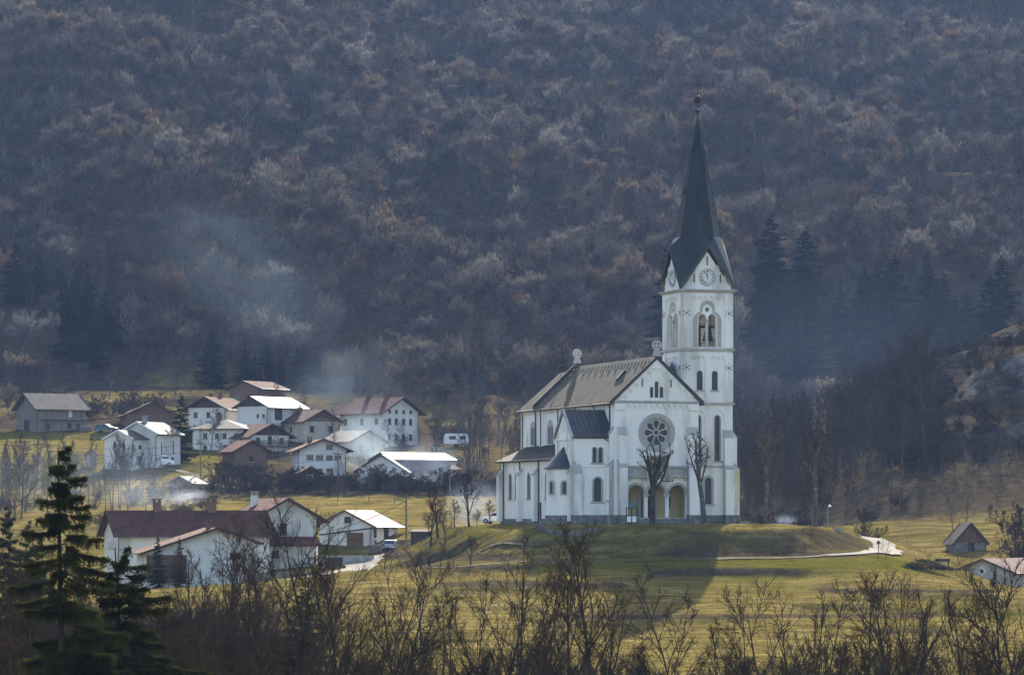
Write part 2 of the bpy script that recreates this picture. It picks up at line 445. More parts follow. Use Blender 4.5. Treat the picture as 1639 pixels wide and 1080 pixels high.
def wob(x, y, s, seed=0.0):
    a = np.sin(x*s + seed + 1.7*np.sin(y*s*0.7 + seed*1.3)); b = np.sin(y*s*1.13 - seed*2.1 + 1.9*np.sin(x*s*0.83 + 0.4*seed))
    c = np.sin((x + y)*s*1.9 + 2.3*seed + 1.2*np.sin((x - y)*s*1.1))
    return (a*0.45 + b*0.4 + c*0.25)
def mountain(x, y):
    sl = 0.305 + 0.095*sm(-20, -120, x) - 0.01*sm(40, 120, x)
    d = np.maximum(0, y - 735)
    base = 27.5 + sl*np.minimum(d, 640) - 0.25*np.maximum(0, d - 640)
    q = (x*1.1 + (y - 740)*0.85) / 1.39
    r = 0.5 + 0.5*np.sin(q*0.062 + 1.1*np.sin((x - y)*0.013) + 0.6)
    amp = sm(10, 110, d)
    base = base + amp*(8.0*(r**1.3) + 4.0*wob(x, y, 0.04, 2.0) + 1.6*wob(x, y, 0.12, 5.0))
    return base
def ground_h(x, y):
    x = np.asarray(x, float); y = np.asarray(y, float)
    shp = x.shape; xf = x.ravel(); yf = y.ravel()
    xc = np.clip(xf, -170, 190); yc = np.clip(yf, -150, 760)
    out = np.empty(xf.shape)
    for i in range(0, len(xf), 20000):
        s = slice(i, i + 20000)
        out[s] = _k(xc[s, None] - cx[None], yc[s, None] - cy[None]) @ _w[:-1] + _w[-1]
    # far off to the sides the valley floor rises slowly
    out += 0.06*np.maximum(0, np.abs(xf) - 180)
    d, ins = seg_dist(xf, yf, PLATEAU)
    d = np.where(ins, d, np.maximum(0, d + 0.9*wob(xf, yf, 0.30, 12.0)*sm(0.0, 2.0, d)))
    top = np.where(ins, -0.55 + 0.55*sm(0, 7, d), -0.55 - 0.53*np.maximum(0, d - 0.6) - 0.1*np.minimum(d, 0.6))
    lift = np.where(ins, 1.0, 0)
    kn = top
    k = 0.8
    hmax = np.maximum(out, kn) + np.maximum(0, k - np.abs(out - kn))**2 / (4*k)*np.where(ins, 0, 1)
    out = np.where(ins, top, hmax)
    m = mountain(xf, yf)
    t = sm(705, 775, yf)
    out = out*(1 - t) + m*t
    near = sm(60, 140, yf)
    pxb = 819.5 + xf/np.maximum(yf, 1)*F
    for D0, a0, a1, amp_ in ((386, 1020, 1310, 0.8), (391, 630, 880, 0.6), (371, 660, 1020, 0.6), (353, 1270, 1640, 0.7), (340, 850, 1200, 0.5), (366, 1380, 1660, 0.5), (421, 590, 770, 0.9), (540, 330, 800, 0.6), (500, 500, 800, 0.7), (640, 60, 330, 0.9), (700, 100, 420, 1.5)):
        s_ = D0 + 1.2*np.sin(xf*0.21 + D0) + 0.8*np.sin(xf*0.07) - yf
        w_ = sm(a0 - 40, a0 + 40, pxb)*(1 - sm(a1 - 40, a1 + 40, pxb))
        out -= amp_*w_*sm(-1.2, 1.2, s_)*np.exp(-np.maximum(s_, 0)/14.0)*np.where(ins, 0, 1)
    out += 0.10*wob(xf, yf, 0.35, 1.0)*near*np.where(ins, 0.2, 1) + 0.22*wob(xf, yf, 0.12, 3.0)*near*np.where(ins, 0.0, 1)
    # rough rocky hill on the right
    pxx = 819.5 + xf / np.maximum(yf, 1)*F
    rk = sm(1440, 1520, pxx)*sm(520, 535, yf)*(1 - sm(590, 610, yf))
    out += rk*(1.6*wob(xf, yf, 0.22, 8.0) + 1.0*np.abs(wob(xf, yf, 0.5, 9.0)))
    return out.reshape(shp)
def H(x, y): return float(ground_h(np.array([x]), np.array([y]))[0])
def G(px, D, dz=0.0):
    x = PX(px, D); return Vector((x, D, H(x, D) + dz))

def nonuni(pairs):
    out = []
    for a, b, st in pairs:
        out += list(np.arange(a, b, st))
    out.append(pairs[-1][1]); return np.array(out)
gx = nonuni([(-1500,-400,60),(-400,-180,12),(-180,-70,3.0),(-70,70,1.1),(70,190,3.0),(190,400,12),(400,1500,60)])
gy = nonuni([(-300,0,30),(0,200,6),(200,340,2.2),(340,480,0.9),(480,720,2.0),(720,1400,4.0),(1400,1620,20)])
XX, YY = np.meshgrid(gx, gy)
ZZ = ground_h(XX, YY)
nx, ny = len(gx), len(gy)
me = bpy.data.meshes.new('ground')
vs = np.stack([XX.ravel(), YY.ravel(), ZZ.ravel()], 1)
ii = np.arange(nx*ny).reshape(ny, nx)
fs = np.stack([ii[:-1, :-1].ravel(), ii[:-1, 1:].ravel(), ii[1:, 1:].ravel(), ii[1:, :-1].ravel()], 1)
me.vertices.add(len(vs)); me.vertices.foreach_set('co', vs.ravel())
me.loops.add(fs.size); me.loops.foreach_set('vertex_index', fs.ravel())
me.polygons.add(len(fs)); me.polygons.foreach_set('loop_start', np.arange(0, fs.size, 4)); me.polygons.foreach_set('loop_total', np.full(len(fs), 4))
me.polygons.foreach_set('use_smooth', [True]*len(fs))
me.update(calc_edges=True)
# what grows where: r = woodland floor and brush, g = fresh green, b = bare rock
xf, yf, zf = XX.ravel(), YY.ravel(), ZZ.ravel()
ppx = 819.5 + xf/np.maximum(yf, 1)*F; ppy = YH - (zf - ZC)/np.maximum(yf, 1)*F
def blob(cx_, cy_, rx, ry): return np.clip(1.6 - np.hypot((ppx - cx_)/rx, (ppy - cy_)/ry)*1.6, 0, 1)
n1 = wob(xf, yf, 0.08, 4.0)*0.25 + wob(xf, yf, 0.21, 9.0)*0.12
dd, ins = seg_dist(xf, yf, PLATEAU)
wood = sm(715, 735, yf + 20*n1)
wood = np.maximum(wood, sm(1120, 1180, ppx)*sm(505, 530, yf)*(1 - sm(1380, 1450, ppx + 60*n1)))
wood = np.maximum(wood, sm(1380, 1430, ppx)*sm(510, 522, yf + 10*n1))
wood = np.maximum(wood, sm(820, 840, ppx)*sm(470, 500, yf))
wood = np.maximum(wood, (1 - sm(120, 160, yf + 14*n1)))
wood = np.maximum(wood, 0.8*(1 - sm(330, 380, yf + 14*n1))*(1 - sm(380, 640, ppx + 300*n1)))
wood = np.maximum(wood, sm(556, 566, yf)*(1 - sm(598, 612, yf))*sm(330, 380, ppx)*(1 - sm(800, 840, ppx))*0.9)
wood = np.maximum(wood, (1 - sm(0.5, 2.5, np.abs(dd - 3.0)))*0.0)
wood *= 1 - blob(320, 612, 120, 45)*sm(670, 700, yf)
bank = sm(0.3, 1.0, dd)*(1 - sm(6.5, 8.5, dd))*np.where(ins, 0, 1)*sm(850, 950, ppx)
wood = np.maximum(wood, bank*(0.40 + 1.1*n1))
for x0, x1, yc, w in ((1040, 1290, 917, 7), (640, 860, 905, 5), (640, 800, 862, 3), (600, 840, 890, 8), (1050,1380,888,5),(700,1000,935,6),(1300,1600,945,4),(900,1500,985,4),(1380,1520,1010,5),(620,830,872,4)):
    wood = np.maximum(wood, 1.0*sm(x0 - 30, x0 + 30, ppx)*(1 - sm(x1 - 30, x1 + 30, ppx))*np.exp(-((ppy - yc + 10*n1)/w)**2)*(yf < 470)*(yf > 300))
green = 0.22 + 1.3*n1 + 0.5*np.exp(-((ppy - 905)/14)**2)*(yf < 400) + 0.5*blob(730, 865, 120, 30)*(yf < 470)
green = np.where((yf > 480) & (yf < 560), green*0.25, green)
green = np.where(ppx > 1425, np.where(yf > 425, green*0.12, green), green)
green += (0.5 + 1.3*n1 - green)*sm(560, 575, yf)*(1 - sm(300, 380, ppx))*(1 - sm(640, 655, yf))
wood = np.maximum(wood, sm(640, 655, yf)*(0.6 + 1.3*n1)*(yf < 740))
wood = np.maximum(wood, sm(596, 610, yf)*sm(330, 380, ppx)*(0.65 + 1.0*n1)*(yf < 700))
wood = np.maximum(wood, (yf > 470)*(yf < 520)*(ppx > 1420)*(0.10 + 1.2*n1))
green = np.where(yf > 690, green*0.15, green)
rock = sm(1480, 1540, ppx)*sm(522, 536, yf)*(1 - sm(576, 588, yf))*np.clip(0.05 + 2.0*wob(xf, yf, 0.19, 6.0), 0, 0.85)
zone = np.stack([np.clip(wood, 0, 1), np.clip(green, 0, 1), np.clip(rock, 0, 1), np.ones_like(wood)], 1).astype(np.float32)
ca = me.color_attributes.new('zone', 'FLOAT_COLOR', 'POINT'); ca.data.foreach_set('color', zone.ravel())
m, nt, b, N, L = nodes('meadow_and_woodland_floor')
b.inputs['Roughness'].default_value = 1.0; b.inputs['Specular IOR Level'].default_value = 0.0
at = N.new('ShaderNodeAttribute'); at.attribute_name = 'zone'
sp = N.new('ShaderNodeSeparateColor'); L.new(at.outputs['Color'], sp.inputs[0])
tc = N.new('ShaderNodeTexCoord')
def noise(scale, det=6, st=(1,1,1), rough=0.6):
    mp = N.new('ShaderNodeMapping'); mp.inputs['Scale'].default_value = st
    L.new(tc.outputs['Object'], mp.inputs[0])
    n = N.new('ShaderNodeTexNoise'); n.inputs['Scale'].default_value = scale; n.inputs['Detail'].default_value = det; n.inputs['Roughness'].default_value = rough
    L.new(mp.outputs[0], n.inputs[0]); return n.outputs[0]
def ramp(src, stops):
    r = N.new('ShaderNodeValToRGB')
    for i, (p, c) in enumerate(stops):
        e = r.color_ramp.elements[i] if i < 2 else r.color_ramp.elements.new(p)
        e.position = p; e.color = (*c, 1)
    L.new(src, r.inputs[0]); return r.outputs[0]
def mixc(f, a, c):
    x = N.new('ShaderNodeMix'); x.data_type = 'RGBA'
    L.new(f, x.inputs[0]); L.new(a, x.inputs[6]); L.new(c, x.inputs[7]); return x.outputs[2]
dry = ramp(noise(0.35, 8, (0.6, 1.6, 1), 0.7), [(0.36, (0.075, 0.056, 0.018)), (0.50, (0.145, 0.112, 0.032)), (0.64, (0.235, 0.185, 0.075))])
grn = ramp(noise(0.5, 8, (0.6, 1.6, 1), 0.7), [(0.30, (0.055, 0.053, 0.010)), (0.55, (0.10, 0.093, 0.016)), (0.75, (0.14, 0.122, 0.024))])
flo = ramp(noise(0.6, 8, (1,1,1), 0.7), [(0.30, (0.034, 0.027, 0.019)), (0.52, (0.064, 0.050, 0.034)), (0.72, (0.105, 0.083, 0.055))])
rck = ramp(noise(0.45, 9, (1,1,0.5), 0.75), [(0.38, (0.045, 0.038, 0.028)), (0.54, (0.11, 0.105, 0.095)), (0.74, (0.24, 0.235, 0.22))])
def fuzz(src, scale, k=0.5):
    ad = N.new('ShaderNodeMath'); ad.operation = 'MULTIPLY_ADD'; ad.inputs[1].default_value = k; 
    L.new(noise(scale, 6), ad.inputs[0]); L.new(src, ad.inputs[2])
    s2 = N.new('ShaderNodeMapRange'); s2.inputs[1].default_value = 0.5*k + 0.25; s2.inputs[2].default_value = 0.5*k + 0.75; L.new(ad.outputs[0], s2.inputs[0])
    return s2.outputs[0]
c = mixc(fuzz(sp.outputs[1], 0.25, 0.9), dry, grn)
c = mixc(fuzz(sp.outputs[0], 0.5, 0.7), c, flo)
c = mixc(fuzz(sp.outputs[2], 0.6, 1.0), c, rck)
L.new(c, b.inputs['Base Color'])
bp = N.new('ShaderNodeBump'); bp.inputs['Strength'].default_value = 0.9; bp.inputs['Distance'].default_value = 0.35
L.new(noise(1.3, 10, (1,1,1), 0.75), bp.inputs['Height']); L.new(bp.outputs[0], b.inputs['Normal'])
me.materials.append(m)
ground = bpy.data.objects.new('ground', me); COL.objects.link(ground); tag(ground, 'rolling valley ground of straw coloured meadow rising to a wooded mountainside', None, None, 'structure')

def strip(name, pts, width, mat, dz=0.03, step=1.0, label=None):
    """a road or path draped on the ground along points (x, y)"""
    pts = [Vector((a, b_)) for a, b_ in pts]
    fine = []
    for i in range(len(pts) - 1):
        p0 = pts[max(0, i-1)]; p1 = pts[i]; p2 = pts[i+1]; p3 = pts[min(len(pts)-1, i+2)]
        n = max(2, int((p2 - p1).length/step))
        for k in range(n):
            t = k/n
            fine.append(0.5*((2*p1) + (p2 - p0)*t + (2*p0 - 5*p1 + 4*p2 - p3)*t*t + (3*p1 - p0 - 3*p2 + p3)*t**3))
    fine.append(pts[-1])
    mb = MB(); W = width if callable(width) else (lambda t: width)
    n = len(fine); K = 6; vs = []
    for i, p in enumerate(fine):
        d = (fine[min(n-1, i+1)] - fine[max(0, i-1)]).normalized(); nn = Vector((-d.y, d.x)); w = W(i/(n-1))
        w *= 1 + 0.12*math.sin(i*0.9) + 0.08*math.sin(i*2.3)
        for j in range(K + 1):
            vs.append(p + nn*w*(j/K - 0.5))
    zs = ground_h(np.array([v.x for v in vs]), np.array([v.y for v in vs]))
    for i in range(n):                      # level across, a little proud of the ground
        blk = zs[i*(K+1):(i+1)*(K+1)]
        mean = blk.mean()
        zs[i*(K+1):(i+1)*(K+1)] = np.maximum(blk, blk*0.5 + mean*0.5)
    vs = [(v.x, v.y, z + dz) for v, z in zip(vs, zs)]
    mb.add(vs, [(i*(K+1)+j, i*(K+1)+j+1, (i+1)*(K+1)+j+1, (i+1)*(K+1)+j) for i in range(n-1) for j in range(K)])
    o = mb.build(name, mat, None, True); tag(o, label, None, None, 'structure'); return o
XY = lambda *a: [(PX(p, d), d) for p, d in a]
strip('lane', XY((560,409),(620,400),(690,396.5),(770,396),(850,396.5),(930,397),(1000,396.5),(1100,396.5),(1200,396.5),(1290,397),(1340,398.6)), 1.1, M['track'], 0.05, 1.0, 'faint worn lane winding round the foot of the church knoll')
strip('road', XY((1325,397.6),(1358,399),(1390,402.5),(1412,409),(1420,419),(1412,431),(1390,441)), lambda t: 1.1 + 2.4*sm(0.02, 0.35, t), M['gravel'], 0.07, 1.0, 'pale gravel road curving up round the right end of the knoll')
strip('footpath', XY((640,408),(700,411),(760,411),(820,408.5),(880,406),(930,405.5),(970,407)), 0.9, M['track'], 0.05, 1.0, 'narrow worn path climbing the bank to the church')
strip('driveway', XY((380,398),(430,402),(490,405),(540,409),(575,424),(590,444),(595,456)), lambda t: 3.2 + 1.8*t, M['gravel'], 0.06, 1.0, 'pale gravel drive leading up to the garage of the white barn')
strip('farm_track', XY((250,590),(300,585),(330,576),(380,568)), 2.2, M['track'], 0.06, 1.5, 'track below the white modern house')
# ---------------------------------------------------------------- the church
A = R(18.0)
CH = thing('church', 'large white parish church with clock tower and dark green spire on the grassy knoll', 'church', (12.11, 420.0, 0), A)
FA = Fr((0,0,0), (1,0,0), (0,-1,0))                 # nave facade, s = u
LN = Fr((0,0,0), (0,1,0), (-1,0,0))                 # nave left wall, s = v
RN = Fr((10.7,0,0), (0,1,0), (1,0,0))
BK = Fr((0,35.0,0), (1,0,0), (0,1,0))
NW = 10.7; EV = 14.6; RDG = 19.55; MID = NW/2
pitch = (RDG - EV)/MID
def ring(fr, shp_out, shp_in, T, front, mb, mi=0):
    mb.panel(fr, shp_out, [shp_in], T, front, mi)
def cwin(fr, x, z0, w, zt, T=0.45, depth=0.22, surround=0.0, sill=True, mullion=True):
    """an arched window: leaded pane set back in its opening, with surround and sill"""
    mb = MB(); mb.panel(fr, arch(x, z0, w, zt), [], 0.04, -depth)
    if mullion:
        mb.panel(fr, rect(x - 0.03, z0, x + 0.03, zt - 0.02), [], 0.05, -depth + 0.05)
        k = max(2, int((zt - z0)/0.9))
        for i in range(1, k):
            z = z0 + (zt - z0 - w/2)*i/(k - 0.5)
            mb.panel(fr, rect(x - w/2, z - 0.025, x + w/2, z + 0.025), [], 0.05, -depth + 0.045)
    o = mb.build('window', [M['lead_glass']], CH)
    if surround > 0:
        sb = MB(); ring(fr, arch(x, z0, w + 2*surround, zt + surround), arch(x, z0 + 0.001, w, zt), 0.10, 0.06, sb)
        sb.build('surround', M['trim'], o)
    if sill:
        s2 = MB(); s2.panel(fr, rect(x - w/2 - 0.15 - surround, z0 - 0.18, x + w/2 + 0.15 + surround, z0), [], 0.3, 0.14)
        s2.build('sill', M['trim'], o)
    return o
def lombard(fr, s0, s1, zt, h, n, mb, T=0.5, front=0.15, slope=0.0):
    """hanging frieze of small round arches; with a slope it steps along a gable"""
    w = (s1 - s0)/n
    leg = w*0.30; r = (w - leg)/2
    pts = []
    zb = lambda s: zt - h + slope*(s - s0)
    for i in range(n):
        a = s0 + i*w
        z = zb(a + w/2)
        pts += [(a, z - 0.12), (a + leg/2, z - 0.12)]
        for k in range(7):
            t = math.pi*(1 - k/6)
            pts.append((a + w/2 + r*math.cos(t), z + 0.05 + r*math.sin(t)))
        pts += [(a + w - leg/2, z - 0.12), (a + w, z - 0.12)]
    pts += [(s1, zt + slope*(s1 - s0)), (s0, zt)]
    mb.panel(fr, pts, [], T, front)

# --- facade
arches3 = [arch(1.15, 0.66, 2.05, 4.62, 14), arch(4.25, 0.66, 2.75, 4.75, 14), arch(7.55, 0.66, 2.55, 4.62, 14)]
# openings laid out from the photograph (s = distance along the facade)
arches3 = [arch(2.80, 0.66, 2.0, 4.62, 14), arch(5.37, 0.66, 2.25, 4.72, 14), arch(8.02, 0.66, 2.2, 4.62, 14)]
gw = [(4.75, 15.0, 0.46, 16.3), (5.37, 15.0, 0.50, 16.95), (5.99, 15.0, 0.46, 16.3)]
slits = [(3.55, 16.25, 0.2, 17.2), (7.2, 16.25, 0.2, 17.2)]
RC, RZ = 5.37, 10.84
mb = MB()
mb.panel(FA, [(0,0.3),(NW,0.3),(NW,EV),(MID,RDG),(0,EV)], arches3 + [circ(RC, RZ, 1.74)] + [arch(*g) for g in gw] + [arch(*s) for s in slits], 0.55)
mb.build('facade_wall', M['plaster'], CH)
for g in gw: cwin(FA, *g, sill=False, mullion=False)
for s in slits: cwin(FA, *s, sill=False, mullion=False, depth=0.15)
mb = MB()
mb.panel(FA, rect(-0.05, 14.42, NW + 0.05, 14.62), [], 0.5, 0.22)
mb.panel(FA, rect(0.0, 14.28, NW, 14.42), [], 0.5, 0.12)
mb.build('cornice', M['trim'], CH)
mb = MB()
lombard(FA, 1.3, 9.4, 14.28, 0.42, 11, mb)
mb.panel(FA, rect(0, 13.5, 1.3, 14.28), [], 0.5, 0.15); mb.panel(FA, rect(9.4, 13.5, NW, 14.28), [], 0.5, 0.15)
mb.build('arcade_frieze', M['plaster'], CH)
mb = MB()
lombard(FA, 0.7, 4.6, EV + 0.7*pitch + 0.05, 0.72, 5, mb, T=0.5, front=0.15, slope=pitch)
mb.build('arcade_frieze', M['plaster'], CH)
mb = MB()
class _Mir(Fr):
    def pt(s, a, b, d=0.0): return FA.pt(NW - a, b, d)
MIR = _Mir((0,0,0),(1,0,0),(0,-1,0))
lombard(MIR, 0.7, 4.6, EV + 0.7*pitch + 0.05, 0.72, 5, mb, T=0.5, front=0.15, slope=pitch)
mb.panel(FA, [(4.6, EV + 4.6*pitch - 0.45), (6.1, EV + 4.6*pitch - 0.45), (6.1, EV + 4.6*pitch + 0.05), (MID, RDG - 0.02), (4.6, EV + 4.6*pitch + 0.05)], [], 0.5, 0.15)
mb.build('arcade_frieze', M['plaster'], CH)
# rose window
mb = MB(); mb.panel(FA, circ(RC, RZ, 1.72, 40), [], 0.04, -0.34)
rose = mb.build('rose_window', M['lead_glass'], CH)
mb = MB(); mb.panel(FA, circ(RC, RZ, 2.30, 48), [circ(RC, RZ, 1.95, 48)], 0.2, 0.14); mb.panel(FA, circ(RC, RZ, 1.95, 48), [circ(RC, RZ, 1.70, 48)], 0.2, 0.07)
mb.build('surround', M['trim'], rose)
mb = MB()
pet = []
for i in range(8):
    t = math.pi/4*i + math.pi/8*0
    def pp(r, w_): return (RC + r*math.cos(t) - w_*math.sin(t), RZ + r*math.sin(t) + w_*math.cos(t))
    pts = [pp(0.42, -0.07), pp(1.0, -0.33)]
    for k in range(9):
        q = -math.pi/2 + math.pi*k/8
        pts.append(pp(1.10 + 0.36*math.cos(q), 0.36*math.sin(q)))
    pts += [pp(1.0, 0.33), pp(0.42, 0.07)]
    pet.append(pts)
mb.panel(FA, circ(RC, RZ, 1.72, 48), pet + [circ(RC, RZ, 0.26, 12)], 0.14, -0.16)
mb.build('tracery', M['trim'], rose)
# balustrade above the porch
for a, b_ in ((1.75, 4.15), (6.75, 9.15)):
    bal = MB()
    bal.panel(FA, rect(a, 6.72, b_, 6.92), [], 0.34, 0.42); bal.panel(FA, rect(a, 5.50, b_, 5.66), [], 0.46, 0.46)
    for x in (a + 0.12, b_ - 0.12):
        bal.panel(FA, rect(x - 0.12, 5.66, x + 0.12, 6.72), [], 0.26, 0.38)
    bal.panel(FA, rect(a, 5.2, a + 0.28, 5.5), [], 0.5, 0.34); bal.panel(FA, rect(b_ - 0.28, 5.2, b_, 5.5), [], 0.5, 0.34)
    balo = bal.build('balustrade', M['trim'], CH)
    for i in range(5):
        x = a + 0.45 + i*(b_ - a - 0.9)/4
        bb = MB(); c = FA.pt(x, 5.66, 0.27)
        bb.lathe([(0.09,0),(0.09,0.1),(0.06,0.2),(0.095,0.5),(0.06,0.8),(0.1,0.96),(0.1,1.06)], c, 8); bb.build('baluster', M['trim'], balo)
# framed mosaic above the middle arch
m, nt, b, N, L = nodes('mosaic_picture')
tc = N.new('ShaderNodeTexCoord'); vz = N.new('ShaderNodeTexVoronoi'); vz.inputs['Scale'].default_value = 2.2
nz_ = N.new('ShaderNodeTexNoise'); nz_.inputs['Scale'].default_value = 1.4; nz_.inputs['Detail'].default_value = 5
L.new(tc.outputs['Object'], nz_.inputs[0])
rp = N.new('ShaderNodeValToRGB'); rp.color_ramp.elements[0].position = 0.35; rp.color_ramp.elements[0].color = (0.05, 0.07, 0.045, 1)
rp.color_ramp.elements[1].position = 0.7; rp.color_ramp.elements[1].color = (0.30, 0.26, 0.18, 1)
e = rp.color_ramp.elements.new(0.52); e.color = (0.16, 0.12, 0.06, 1)
L.new(nz_.outputs[0], rp.inputs[0]); L.new(rp.outputs[0], b.inputs['Base Color']); b.inputs['Roughness'].default_value = 0.6
mb = MB(); mb.panel(FA, rect(4.45, 5.62, 6.45, 7.95), [], 0.1, 0.16); mos = mb.build('mosaic_picture', m, CH)
mb = MB(); mb.panel(FA, rect(4.22, 5.42, 6.68, 8.15), [rect(4.45, 5.62, 6.45, 7.95)], 0.3, 0.28); mb.build('frame', M['trim'], mos)
mb = MB()
mb.panel(FA, [(5.05,5.85),(5.5,5.8),(5.95,5.85),(6.2,6.05),(5.95,6.2),(5.8,6.6),(5.62,6.85),(5.45,6.75),(5.42,6.4),(5.2,6.2)], [], 0.03, 0.185)
mb.panel(FA, circ(5.55, 6.98, 0.14, 12), [], 0.03, 0.185)
mb.build('pale_figure', M['frame_white'], mos)
# porch behind the arches
mb = MB()
for s, w_, zt in ((2.80, 2.0, 4.62), (5.37, 2.25, 4.72), (8.02, 2.2, 4.62)):
    ring(FA, arch(s, 3.45, w_ + 0.62, zt + 0.31, 14), arch(s, 3.451, w_, zt, 14), 0.2, 0.05, mb)
mb.build('arch_moulding', M['trim'], CH)
for s in (4.02, 6.72):
    mb = MB(); c = FA.pt(s, 0.1, -0.28)
    mb.lathe([(0.42,0),(0.42,0.45),(0.36,0.5),(0.36,0.62),(0.26,0.8),(0.235,3.0),(0.30,3.12)], c, 14)
    col_ = mb.build('portal_column', M['trim'], CH, True)
    mb = MB(); mb.box(c[0]-0.40, c[1]-0.34, 3.28, c[0]+0.40, c[1]+0.34, 3.52); mb.lathe([(0.26,3.05),(0.36,3.28)], (c[0], c[1], 0), 14)
    mb.build('capital', M['trim'], col_)
mb = MB()
PW = Fr((0,3.2,0), (1,0,0), (0,-1,0))
mb.panel(PW, rect(0.6, 0.3, 10.1, 5.3), [arch(5.37, 0.6, 1.7, 4.2, 12), arch(2.75, 1.9, 0.75, 4.1), arch(8.0, 1.9, 0.75, 4.1)], 0.4)
mb.box(0.62, 0.56, 0.3, 1.15, 3.2, 5.3); mb.box(9.5, 0.56, 0.3, 10.1, 3.2, 5.3)
mb.box(0.6, 0.56, 5.3, 10.1, 3.6, 5.5)
mb.build('porch_wall', M['yellow'], CH)
mb = MB(); mb.box(0.7, -0.25, -1.0, 10.0, 3.2, 0.62); mb.build('porch_floor', M['stone'], CH)
for x, w_, z0, zt in ((2.75, 0.75, 1.9, 4.1), (8.0, 0.75, 1.9, 4.1)):
    cwin(PW, x, z0, w_, zt)
mb = MB(); mb.panel(PW, arch(5.37, 0.6, 1.7, 4.2), [], 0.08, -0.2); dr = mb.build('portal_door', M['wood_dark'], CH)
mb = MB(); ring(PW, arch(5.37, 0.62, 2.5, 4.6), arch(5.37, 0.621, 1.7, 4.2), 0.2, 0.12, mb); mb.build('surround', M['trim'], dr)
for i in range(3):
    mb = MB(); mb.box(1.6 - 0.3*i, -0.55 - 0.32*i, -0.7, 9.4 + 0.3*i, -0.25 - 0.32*i, 0.40 - 0.2*i); mb.build('step', M['stone'], CH)
# --- nave side and back walls
clv = [30.2, 23.5, 16.8, 10.1]
def sidewall(fr, vs_):
    mb = MB(); holes = []
    for v in vs_: holes += [arch(v - 0.52, 9.95, 0.78, 12.2), arch(v + 0.52, 9.95, 0.78, 12.2)]
    mb.panel(fr, rect(0.56, 0, 35.0, EV), holes, 0.5); mb.build('nave_wall', M['plaster'], CH)
    for v in vs_:
        w1 = cwin(fr, v - 0.52, 9.95, 0.78, 12.2, mullion=False, depth=0.08); w2 = cwin(fr, v + 0.52, 9.95, 0.78, 12.2, mullion=False, sill=False, depth=0.08)
        sb = MB(); sb.panel(fr, arch(v, 9.95, 2.75, 12.95, 14), [arch(v - 0.52, 9.951, 0.78, 12.2), arch(v + 0.52, 9.951, 0.78, 12.2)], 0.1, 0.05)
        sb.build('surround', M['trim'], w1)
        pb = MB(); pb.panel(fr, arch(v, 9.95, 3.15, 13.2, 14), [arch(v, 9.951, 2.751, 12.951, 14)], 0.14, 0.11); pb.build('hood_mould', M['plaster'], w1)
    mb = MB()
    edges = [0.56] + [v for v in (6.75, 13.45, 20.15, 26.85)] + [35.0]
    for a, b_ in zip(edges[:-1], edges[1:]):
        lombard(fr, a + 0.7, b_ - 0.7, 14.35, 0.5, max(4, int((b_ - a)/0.62)), mb, T=0.3, front=0.16)
        mb.panel(fr, rect(a, 9.3, a + 0.7, 14.35), [], 0.3, 0.16); mb.panel(fr, rect(b_ - 0.7, 9.3, b_, 14.35), [], 0.3, 0.16)
    mb.panel(fr, rect(0.56, 14.35, 35.0, 14.55), [], 0.3, 0.2)
    mb.build('arcade_frieze', M['plaster'], CH)
sidewall(LN, clv); sidewall(RN, clv[:3])
mb = MB(); mb.panel(BK, [(0.0,0),(NW,0),(NW,EV-0.05),(MID,RDG-0.5),(0.0,EV-0.05)], [], 0.5, 0.0); mb.build('apse_wall', M['plaster'], CH)
# --- roofs
def gable_roof(name, x0, x1, y0, y1, ze, zr, over, th, mat, parent, along='y'):
    mid = (x0 + x1)/2; pt = (zr - ze)/(mid - x0)
    a, b_ = x0 - over, x1 + over; zl = ze - over*pt
    mb = MB()
    if along == 'y':
        mb.slab([(a, y0, zl), (mid, y0, zr), (mid, y1, zr), (a, y1, zl)], th)
        mb.slab([(mid + 0.001, y0, zr), (b_, y0, zl), (b_, y1, zl), (mid + 0.001, y1, zr)], th)
    return mb.build(name, mat, parent)
nr = gable_roof('nave_roof', 0, NW, -0.25, 29.0, EV + 0.35, RDG + 0.38, 0.55, 0.28, M['slate'], CH)
cr = gable_roof('choir_roof', 0.1, NW - 0.1, 29.35, 35.5, EV + 0.25, RDG - 0.15, 0.55, 0.26, M['slate'], CH)
mb = MB()
PG = Fr((0,29.0,0),(1,0,0),(0,-1,0))
mb.panel(PG, [(-0.5, EV-0.15), (MID, RDG + 0.30), (NW + 0.5, EV-0.15), (NW + 0.5, EV + 0.4), (MID, RDG + 0.92), (-0.5, EV + 0.4)], [], 0.32, -0.0)
mb.build('roof_parapet', M['pipe'], CH)
mb = MB()                                                         # dark verge boards of the front gable
for sgn in (-1, 1):
    mb.beam((MID + sgn*(MID + 0.6), -0.27, EV - 0.25 + 0.1), (MID, -0.27, RDG + 0.30), 0.12, 0.26)
mb.build('verge_board', M['pipe'], CH)
mb = MB()
for x in (-0.62, NW + 0.62):
    mb.tube((x, -0.2, EV - 0.35), (x, 35.4, EV - 0.35), 0.11, n=8)
mb.build('gutter', M['pipe'], CH)
for i in range(24):                                               # snow guards near the ridge
    y = 0.8 + i*1.2
    for k in ((0.55, 1.35) if i % 2 == 0 else (0.55,)):
        mb = MB(); mb.box(MID - k - 0.12, y, RDG + 0.38 - k*pitch - 0.02, MID - k + 0.05, y + 0.3, RDG + 0.38 - k*pitch + 0.11); mb.build('snow_guard', M['trim'], nr)
mb = MB()
sx, sy, sz = 2.9, 5.6, EV + 0.35 + 2.9*pitch
